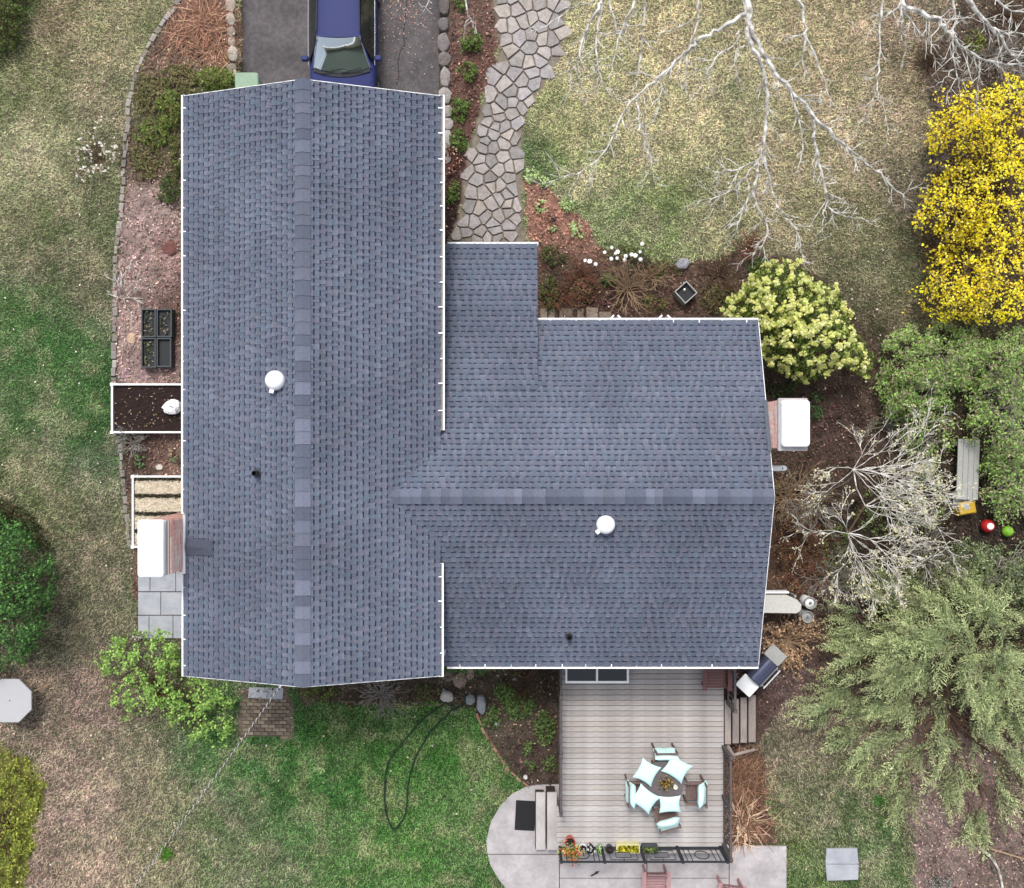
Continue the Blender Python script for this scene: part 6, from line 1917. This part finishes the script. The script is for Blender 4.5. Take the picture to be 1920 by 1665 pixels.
# ---- bare budding tree right of the house
rr = random.Random(43)
tr, cr = MB(), MB(); ends = []
b = P(1598, 940, 0)
h1, h2 = P(1600, 880, 1.7), P(1590, 1000, 1.6)
tr.tube([b, b + Vector((0, .1, .8)), h1], [.04, .034, .022], 8)
tr.tube([b + Vector((.05, 0, .02)), b + Vector((0, -.1, .9)), h2], [.036, .03, .02], 8)
def fan(h, angs, Ls, z=(2.4, 2.9)):
    for a, L in zip(angs, Ls):
        d = Vector((math.cos(R(a)), math.sin(R(a)), rr.uniform(-.02, .22)))
        grow(cr, h.copy(), d, L * .84, .0075, 3, rr, .34, ends, .62, 4, -.01, (3, 4))
fan(h1, [58, 34, 6, -14, -40, 160, 225], [1.9, 2.2, 2.5, 2.3, 1.7, 1.0, 1.3])
fan(P(1650, 888, 1.8), [24, 2, -18, -34], [1.6, 1.9, 1.9, 1.7])
fan(P(1640, 912, 1.7), [10, -8, -26, -70], [1.7, 1.8, 1.9, 1.2])
fan(P(1622, 948, 1.6), [40, 16, -2, -20, -46], [1.6, 2.0, 2.2, 2.0, 1.6])
cr.tube([h1, P(1606, 915, 1.65), P(1622, 948, 1.6)], [.02, .018, .014], 6)
fan(h2, [14, -12, -38, -66, -100, 172, 130], [2.4, 2.3, 2.1, 1.8, 1.5, 1.4, 1.2])
fan(P(1630, 1010, 1.6), [18, 2, -22, -48], [1.8, 1.9, 1.7, 1.5])
fan(P(1600, 1035, 1.5), [-20, -50, -80, -115], [1.6, 1.5, 1.3, 1.1])
cr.tube([h1, P(1628, 882, 1.75), P(1650, 888, 1.8)], [.02, .018, .014], 6); cr.tube([h1, P(1622, 894, 1.7), P(1640, 912, 1.7)], [.02, .018, .014], 6)
cr.tube([h2, P(1612, 1003, 1.6), P(1630, 1010, 1.6)], [.02, .018, .014], 6); cr.tube([h2, P(1594, 1018, 1.55), P(1600, 1035, 1.5)], [.02, .018, .014], 6)
mt_ = thing('budding_tree', 'bare branched tree with pale yellow buds right of the house', 'tree', b)
o = tr.build('trunk', 'bark_brown', mt_); o.location = -b
o = cr.build('crown', 'bark_pale', mt_); o.location = -b
E = np.array([tuple(e) for e in ends]); E = E[RNG.choice(len(E), min(len(E), 1700), replace=False)]; E = E + RNG.normal(0, .03, E.shape); n = len(E)
o = leaves('buds', E, randdir(n, .6), RNG.normal(size=(n, 3)), RNG.uniform(.04, .08, n), .7, pick([(236, 228, 176), (222, 214, 156), (240, 234, 200)], n), 'leaf', mt_); o.location = -b

# ---- smaller twiggy shrubs, grasses, perennials
def twiggy(name, label, cat, base, rad, h, nst, mt_, seed, leafpal=None, nl=0, lsz=(.04, .08), group=None, up=1.0, depth=2, asp=.6, r=.010, bias=(0, 0)):
    rr = random.Random(seed); b = P(*base, 0); t = thing(name, label, cat, b, 0, group); mb = MB(); ends = []
    for i in range(nst):
        a = rr.uniform(0, 2 * math.pi)
        d = Vector((math.cos(a) + bias[0], math.sin(a) + bias[1], rr.uniform(.25, 1.1) * up))
        grow(mb, Vector((rr.gauss(0, .06), rr.gauss(0, .06), .0)), d, rad * rr.uniform(.6, 1.15), r, depth, rr, .26, ends, .8, 4, -.03, (1, 3))
    mb.build('stems', mt_, t)
    if leafpal:
        E = np.array([tuple(e) for e in ends])
        E = E[RNG.choice(len(E), nl)] * RNG.uniform(.75, 1.0, (nl, 1)) + RNG.normal(0, .05, (nl, 3)); E[:, 2] = np.maximum(E[:, 2], .04)
        leaves('foliage', E, randdir(nl, .6), RNG.normal(size=(nl, 3)), RNG.uniform(*lsz, nl), asp, pick(leafpal, nl), 'leaf', t)
    return t
twiggy('bare_shrub', 'red brown bare shrub with arching twigs in the upper bed', 'shrub', (1178, 545), .75, .5, 34, 'twig_tan', 1, None, group='bare shrubs in the upper bed')
twiggy('bare_shrub', 'small reddish bare shrub left of the arching one', 'shrub', (1085, 520), .5, .4, 22, 'twig_red', 2, [(120, 84, 64), (96, 84, 54)], 60, group='bare shrubs in the upper bed')
twiggy('bare_shrub', 'thin brown shrub under the white flowers', 'shrub', (1050, 560), .45, .4, 20, 'twig_red', 3, [(90, 96, 54), (110, 84, 60)], 80, group='bare shrubs in the upper bed')
twiggy('bare_shrub', 'brown twiggy shrub between rock and pale bush', 'shrub', (1345, 520), .6, .4, 26, 'bark_brown', 4, [(98, 96, 58), (122, 98, 72)], 120, group='bare shrubs in the upper bed')
twiggy('bare_shrub', 'brown twiggy shrub against the right roof edge below the flue', 'shrub', (1480, 1010), .75, .8, 46, 'bark_brown', 5, [(150, 112, 72), (120, 92, 62)], 220, group='brown shrubs at the right wall')
twiggy('bare_shrub', 'tan twiggy shrub below the budding tree', 'shrub', (1490, 1075), .6, .7, 34, 'twig_red', 6, [(150, 120, 80), (108, 96, 60)], 120, group='brown shrubs at the right wall')
twiggy('leafy_shrub', 'twiggy shrub full of dry tan leaves above the grill', 'shrub', (1478, 1198), .85, .8, 44, 'twig_tan', 7, [(216, 180, 140), (196, 156, 118), (228, 200, 168), (170, 134, 100)], 520, (.05, .09), depth=2)
twiggy('bare_shrub', 'low bare branch lying on the bed edge left of the roof', 'shrub', (228, 560), .75, .2, 9, 'bark_pale', 8, None, up=.3, bias=(-.3, .1))
twiggy('bare_shrub', 'grey herb clump below the dark raised bed', 'shrub', (248, 832), .45, .3, 30, 'bark_grey', 9, [(140, 146, 138), (110, 116, 106)], 160, (.04, .07))
twiggy('flowering_shrub', 'small white blossoming shrub on the left lawn', 'shrub', (190, 300), .72, .5, 20, 'bark_brown', 10, [(240, 236, 222), (228, 222, 204), (246, 244, 236)], 150, (.06, .12), asp=.8)
twiggy('bare_shrub', 'dark twiggy shrub below the lower eave beside the deck', 'shrub', (990, 1280), .6, .5, 32, 'bark_brown', 12, [(86, 92, 56), (120, 104, 74)], 140)
twiggy('bare_shrub', 'dry grey shrub under the south gable', 'shrub', (715, 1298), .55, .3, 36, 'bark_grey', 14, [(92, 90, 60)], 60, up=.5)
twiggy('bare_shrub', 'pinkish twiggy shrub by the gutter above the porch', 'shrub', (846, 300), .42, .4, 22, 'twig_red', 15, [(226, 190, 180), (200, 150, 140)], 70)
twiggy('bare_shrub', 'grey brown brush left of the budding tree', 'shrub', (1520, 945), .8, .6, 40, 'bark_grey', 61, [(120, 112, 84), (98, 100, 66)], 160, group='brush under the budding tree')
twiggy('bare_shrub', 'grey brown brush below the budding tree', 'shrub', (1590, 1100), .9, .6, 46, 'bark_grey', 62, [(128, 120, 90), (104, 112, 70)], 260, group='brush under the budding tree')
twiggy('bare_shrub', 'grey brush between the budding tree and the toys', 'shrub', (1730, 1020), .9, .6, 46, 'bark_grey', 63, [(128, 130, 92), (110, 122, 76)], 260, group='brush under the budding tree')
twiggy('bare_shrub', 'grey brush above the budding tree', 'shrub', (1660, 800), .7, .6, 30, 'bark_grey', 64, [(118, 128, 80), (104, 112, 70)], 160, group='brush under the budding tree')
for i, (lb_, bx_, n_) in enumerate([('dark brown brush under the tangled tree, left part', (1745, 125), 40), ('dark brown brush under the tangled tree, right part', (1860, 110), 40),
        ('grey brown brush above the tangled tree fork', (1880, 30), 34), ('brown brush in the notch of the forsythia', (1755, 300), 30), ('brown brush at the lower notch of the forsythia', (1745, 460), 30), ('thin brush between lawn and forsythia', (1722, 390), 26)]):
    twiggy('bare_shrub', lb_, 'shrub', bx_, .7, .5, n_, ('bark_brown', 'bark_grey')[i % 2], 80 + i, [(112, 100, 72), (96, 84, 64), (128, 110, 84)], 110, group='brush round the forsythia')
for i, (lb_, bx_) in enumerate([('brown brush by the wall below the white flue', (1475, 930)), ('brown brush by the wall level with the ridge end', (1500, 1030)), ('tan brush under the lower fan of the budding tree', (1545, 1085))]):
    twiggy('bare_shrub', lb_, 'shrub', bx_, .75, .5, 44, ('twig_tan', 'twig_red', 'bark_grey')[i], 95 + i, [(150, 120, 88), (126, 104, 78), (112, 108, 72)], 170, group='brown shrubs at the right wall')
def tuft(name, label, base, rad, n, pal, seed, group=None, wd=.02, up=(.15, .8), bias=(0, 0), cat='grass', spread=.1):
    b = P(*base, 0); t = thing(name, label, cat, b, 0, group)
    a = RNG.uniform(0, 2 * np.pi, n); L = rad * RNG.uniform(.5, 1.1, n)
    d = np.stack([np.cos(a) + bias[0], np.sin(a) + bias[1], RNG.uniform(*up, n)], 1); d /= np.linalg.norm(d, axis=1, keepdims=True)
    o_ = np.stack([RNG.normal(0, spread, n), RNG.normal(0, spread, n), np.zeros(n)], 1)
    s = np.cross(d, np.array([0, 0, 1.])); s /= np.linalg.norm(s, axis=1, keepdims=True)
    V = np.empty((n, 6, 3)); c = pick(pal, n)
    for i, f in enumerate((0, .55, 1.0)):
        p = o_ + d * (L * f)[:, None]; p[:, 2] -= (f ** 2) * L * .35; p[:, 2] = np.maximum(p[:, 2], .02 + .01 * i)
        w_ = wd * (1, .9, .25)[i]
        V[:, 2 * i] = p - s * w_ / 2; V[:, 2 * i + 1] = p + s * w_ / 2
    base_i = np.arange(n)[:, None] * 6
    Fq = np.concatenate([base_i + np.array([[0, 1, 3, 2]]), base_i + np.array([[2, 3, 5, 4]])])
    link('blades', np_mesh('blades', V.reshape(-1, 3), Fq, np.repeat(c[:, None], 6, 1).reshape(-1, 3)), 'dry', t)
    return t
DRY = [(188, 160, 134), (146, 114, 92), (118, 88, 72), (204, 180, 156), (92, 68, 56), (104, 84, 62)]
tuft('ornamental_grass', 'dry brown ornamental grass beside the right deck railing', (1390, 1465), .8, 460, [DRY[1], DRY[2], DRY[4], DRY[5]], 1, 'dry grasses by the deck', .022, spread=.26)
tuft('ornamental_grass', 'dry pale ornamental grass splaying at the right deck corner', (1392, 1542), .85, 300, DRY, 2, 'dry grasses by the deck', .026, spread=.2, bias=(.35, -.15))
tuft('ornamental_grass', 'reddish dry grass clump above the deck grasses', (1392, 1430), .5, 240, [DRY[1], DRY[2], DRY[4]], 3, 'dry grasses by the deck', .02, spread=.22)
RB = [(150, 112, 92), (128, 96, 80), (172, 138, 116), (106, 82, 68)]
tuft('ornamental_grass', 'reddish brown dry grass clump left of the driveway wall', (385, 50), .75, 520, RB, 4, 'dry grasses by the driveway', .02, spread=.22)
tuft('ornamental_grass', 'smaller brown dry grass clump at the top of the left bed', (345, 70), .55, 300, RB, 5, 'dry grasses by the driveway', .02, spread=.22)
tuft('ornamental_grass', 'orange brown dry grass clump beside the driveway stones', (408, 100), .5, 260, RB, 6, 'dry grasses by the driveway', .02, spread=.22)
def mound(label, base, rx, ry, h, n, pal, seed, sz=(.05, .10), name='bed_plant', cat='plant', group=None, void=.30, asp=.5, edge=5):
    k = 10; poly = [(base[0] + rx * math.cos(2 * math.pi * q / k), base[1] + ry * math.sin(2 * math.pi * q / k)) for q in range(k)]
    return shrub(name, label, cat, base, poly, n, .05, h, min(rx, ry), h * .7, pal, sz, asp, void=void, cs_=9, seed=seed, nb=8, br=(.008, .003), group=group, edge=edge, cluster=(3, .03))
OG = [(98, 122, 56), (120, 142, 66), (80, 100, 48), (104, 108, 60), (130, 124, 80)]
G1 = 'evergreen mounds left of the garage'
mound('mossy green shrub beside the garage roof corner', (405, 145), 40, 22, .7, 420, OG, 101, group=G1)
mound('green brown shrub at the upper left roof corner', (318, 205), 26, 38, .6, 380, OG, 102, group=G1, void=.38)
mound('dull green ground cover left of the roof edge', (290, 250), 38, 30, .3, 300, OG, 103, group=G1, void=.42)
mound('dark green patch of plants above the gravel bed', (318, 355), 20, 30, .4, 260, [(72, 92, 48), (90, 106, 56), (60, 72, 44)], 104, group=G1, void=.40)
DU = [(118, 116, 78), (104, 108, 66), (132, 124, 88), (92, 98, 58), (140, 126, 98)]
mound('dull olive ground cover inside the curve of the edging stones', (285, 175), 34, 40, .22, 420, DU, 105, group=G1, void=.40)
mound('dull ground cover between edging and roof, below the green one', (275, 300), 30, 36, .2, 340, DU, 106, group=G1, void=.42)
mound('brownish ground cover under the dry grasses', (335, 150), 40, 30, .22, 380, DU, 107, group=G1, void=.42)
mound('olive weeds along the roof edge above the gravel', (328, 300), 12, 40, .3, 220, [(96, 108, 60), (80, 88, 50), (120, 118, 76)], 108, group=G1, void=.40)
G2 = 'green mounds between driveway and path'
GM = [(96, 122, 60), (78, 100, 50), (116, 140, 72), (90, 96, 58)]
mound('green mound in the red bed nearest the top of the path', (882, 75), 20, 22, .35, 260, GM, 111, group=G2, void=.36)
mound('green mound in the red bed halfway along the driveway wall', (878, 132), 16, 18, .35, 190, GM, 112, group=G2, void=.36)
mound('green mound in the red bed level with the roof corner', (863, 205), 17, 22, .4, 230, GM, 113, group=G2, void=.36)
mound('green mound in the red bed beside the roof gutter', (858, 262), 16, 22, .4, 220, GM, 114, group=G2, void=.36)
mound('dark green mound squeezed between gutter and path', (850, 360), 10, 26, .3, 160, GM, 115, group=G2, void=.40)
mound('tuft of green at the very top of the red bed', (862, 5), 14, 16, .3, 130, GM, 116, group=G2, void=.40)
G3 = 'leafy plants in the red mulch'
HO = [(170, 196, 130), (190, 212, 150), (140, 170, 104), (208, 220, 176)]
for i, (lb, bx, rx, ry, n_) in enumerate([
    ('pale leafy plant at the lawn edge where the path narrows', (1000, 330), 16, 14, 90), ('second pale leafy plant just below the first at the red mulch', (1018, 342), 14, 11, 70),
    ('leafy plant left in the red mulch triangle', (1012, 388), 10, 10, 50), ('leafy plant in the upper middle of the red mulch', (1062, 382), 13, 12, 60),
    ('leafy plant beside the dark hole in the red mulch', (1036, 430), 10, 9, 40), ('leafy row at the right edge of the red mulch', (1082, 432), 16, 16, 90)]):
    mound(lb, bx, rx, ry, .25, n_, HO, 120 + i, (.06, .12), group=G3, void=.34)
mound('dark purple clump in the middle of the red mulch', (1037, 408), 9, 8, .25, 60, [(52, 50, 66), (70, 66, 84), (40, 40, 50)], 130)
fl_ = thing('daffodil_patch', 'patch of white flowers at the lawn edge of the upper bed', 'flowers', P(1175, 475, 0))
n = 300
cen = np.stack([RNG.normal(0, .34, n), RNG.normal(0, .16, n), RNG.uniform(.05, .2, n)], 1)
leaves('foliage', cen, randdir(n, .2), RNG.normal(size=(n, 3)), RNG.uniform(.08, .16, n), .2, pick([(96, 116, 62), (120, 136, 80), (78, 92, 54)], n), 'leaf', fl_)
me = None
for (x, y) in [(1147,464),(1158,472),(1134,473),(1154,475),(1173,480),(1184,477),(1191,479),(1200,472),(1157,484),(1146,485),(1204,457),(1171,487),(1201,486),(1097,488),(1106,490),(1117,495)]:
    if me is None:
        mb = MB()
        for q in range(6):
            a = 2 * math.pi * q / 6; s = Vector((-math.sin(a), math.cos(a), 0)); d = Vector((math.cos(a), math.sin(a), .15))
            mb.add([(0, 0, 0), d * .045 + s * .026, d * .075, d * .045 - s * .026], [(0, 1, 2, 3)])
        mb.lathe([(.02, .0), (.026, .03), (.018, .03)], 8); me = mb.mesh('flower')
    o = link('flower', me, 'dome', fl_); o.location = P(x, y, .3) - fl_.location; o.rotation_euler = (random.uniform(-.3, .3), random.uniform(-.3, .3), random.random()); k = random.uniform(.7, 1.15); o.scale = (k, k, k)
G4 = 'perennials in the deck bed'
DG = [(84, 112, 60), (104, 132, 72), (66, 86, 50), (118, 130, 84)]
for i, (lb, bx, rx, ry, n_) in enumerate([
    ('green perennial below the lower eave in the deck bed', (950, 1300), 24, 18, 240), ('broad green perennial in the middle of the deck bed', (975, 1325), 30, 24, 360),
    ('green plant beside the white ball stone', (925, 1345), 16, 20, 170), ('green plant close to the left deck railing', (1020, 1365), 20, 30, 260),
    ('small bright plant near the bottom of the deck bed', (995, 1436), 10, 10, 70), ('leafy plant at the deck edge above the mat', (1032, 1432), 14, 18, 120),
    ('dark green plant low in the deck bed', (990, 1400), 14, 12, 90)]):
    mound(lb, bx, rx, ry, .4, n_, DG, 140 + i, group=G4, void=.36)
mound('small bright grass clump on the lower left lawn', (312, 1600), 12, 14, .2, 130, [(78, 130, 40), (96, 150, 50), (64, 110, 36)], 150, (.06, .12), asp=.25, void=.25)
mound('bright green clump in the lawn near the lower junipers', (1652, 1502), 17, 12, .2, 150, [(66, 110, 50), (84, 130, 60), (56, 92, 46)], 151, (.06, .12), asp=.25, void=.25)
mound('small leafy plant left of the white stone', (260, 866), 9, 9, .2, 50, [(96, 132, 80), (120, 154, 96)], 152)
mound('green weeds at the left eave below the dark raised bed', (328, 858), 16, 8, .25, 60, [(130, 140, 104), (104, 116, 80)], 153)
mound('white dead flower heads at the top of the bright green shrub', (258, 1196), 12, 6, .5, 60, [(236, 232, 222), (214, 208, 196)], 154, (.03, .06), void=.2)
mound('green edge plants in the bed beside the deep porch corner', (1035, 480), 28, 18, .35, 190, [(84, 96, 56), (104, 110, 66), (70, 76, 50)], 155, void=.42, group='weeds in the upper bed')
G5 = 'weeds in the upper bed'
UB = [(96, 104, 62), (116, 118, 74), (78, 84, 52), (128, 108, 76), (110, 86, 66)]
mound('reddish low plants between the porch corner and the arching shrub', (1095, 545), 34, 26, .3, 240, [(120, 84, 70), (140, 100, 82), (100, 74, 60), (96, 96, 60)], 181, void=.40, group=G5)
mound('olive low plants under the angular rock', (1250, 505), 30, 16, .25, 200, UB, 182, void=.42, group=G5)
mound('brown green plants right of the square tub', (1345, 560), 34, 26, .3, 260, UB, 183, void=.42, group=G5)
mound('green brown plants left of the square tub', (1225, 570), 26, 18, .25, 170, UB, 184, void=.42, group=G5)
mound('green plants beside the deep porch wall', (1030, 545), 18, 36, .3, 210, [(88, 98, 56), (72, 80, 48), (108, 110, 68)], 185, void=.42, group=G5)
twiggy('bare_shrub', 'tan twiggy shrub between the white flowers and the rock', 'shrub', (1225, 520), .55, .4, 24, 'twig_tan', 71, [(122, 100, 76)], 40, group='bare shrubs in the upper bed')
twiggy('bare_shrub', 'pinkish dry stems at the lawn edge above the pale bush', 'shrub', (1400, 470), .5, .4, 26, 'twig_red', 72, [(176, 140, 124), (150, 116, 100)], 90, group='bare shrubs in the upper bed')
mound('green weeds in the middle of the upper bed', (1140, 522), 14, 10, .3, 90, [(96, 122, 64), (80, 100, 54)], 156, void=.38, group='weeds in the upper bed')
mound('green plants at the lawn corner of the pale bush', (1418, 498), 26, 18, .4, 220, [(76, 98, 52), (96, 120, 62), (60, 76, 46)], 157, void=.38, group='weeds in the upper bed')
mound('dark green plants under the right chimney', (1530, 760), 16, 26, .4, 170, [(66, 92, 56), (84, 110, 66), (54, 70, 46)], 158, void=.42, group='weeds along the right wall')
mound('dark green plants below the pale bush', (1470, 730), 28, 16, .4, 190, [(60, 76, 46), (80, 96, 56), (50, 58, 40)], 159, void=.40, group='weeds along the right wall')
mound('olive weeds under the budding tree', (1560, 1040), 40, 60, .4, 380, [(100, 112, 66), (84, 94, 58), (122, 130, 80)], 160, void=.46, group='weeds along the right wall')
mound('green undergrowth in the middle of the budding tree', (1660, 960), 60, 50, .5, 420, [(112, 128, 76), (130, 146, 90), (92, 102, 64)], 171, void=.46, group='weeds along the right wall')
mound('green undergrowth at the toys side of the budding tree', (1740, 930), 40, 60, .5, 340, [(116, 136, 78), (136, 154, 94), (96, 108, 66)], 172, void=.46, group='weeds along the right wall')
mound('green undergrowth between budding tree and juniper', (1650, 1080), 70, 30, .5, 360, [(112, 124, 78), (132, 142, 92), (92, 98, 66)], 173, void=.46, group='weeds along the right wall')
mound('mossy green patch under the tangled tree', (1828, 80), 18, 26, .3, 170, [(112, 122, 56), (94, 104, 50), (130, 134, 70)], 191, void=.40, group='brush round the forsythia')
mound('grey variegated shrub cut off at the bottom right', (1760, 1655), 26, 14, .3, 150, [(130, 140, 134), (70, 84, 72), (170, 178, 172)], 161, (.03, .06), void=.36)
mound('green strip of weeds below the south gable ridge', (600, 1300), 36, 14, .25, 170, [(98, 116, 56), (120, 130, 66), (80, 92, 50)], 162, void=.42, group='weeds below the gable')
mound('weeds by the house corner above the pale boulder', (800, 1300), 30, 14, .25, 130, [(96, 108, 58), (116, 116, 70), (80, 84, 50)], 163, void=.46, group='weeds below the gable')
# fallen branch at the bottom right
fb = thing('fallen_branch', 'pale fallen branch lying on the mulch at the bottom right', 'branch', P(1860, 1620, 0))
mb = MB(); rr = random.Random(3)
L = smooth_line([P(x, y, .06) - fb.location for x, y in [(1838, 1590), (1855, 1605), (1872, 1630), (1880, 1665), (1890, 1700)]], 3); mb.tube(L, .035, 6); mb.build('bough', 'bark_pale', fb)
mb = MB(); mb.tube([P(x, y, .07) - fb.location for x, y in [(1858, 1592), (1885, 1600), (1918, 1610), (1950, 1618)]], .028, 6); mb.build('bough', 'twig_tan', fb)
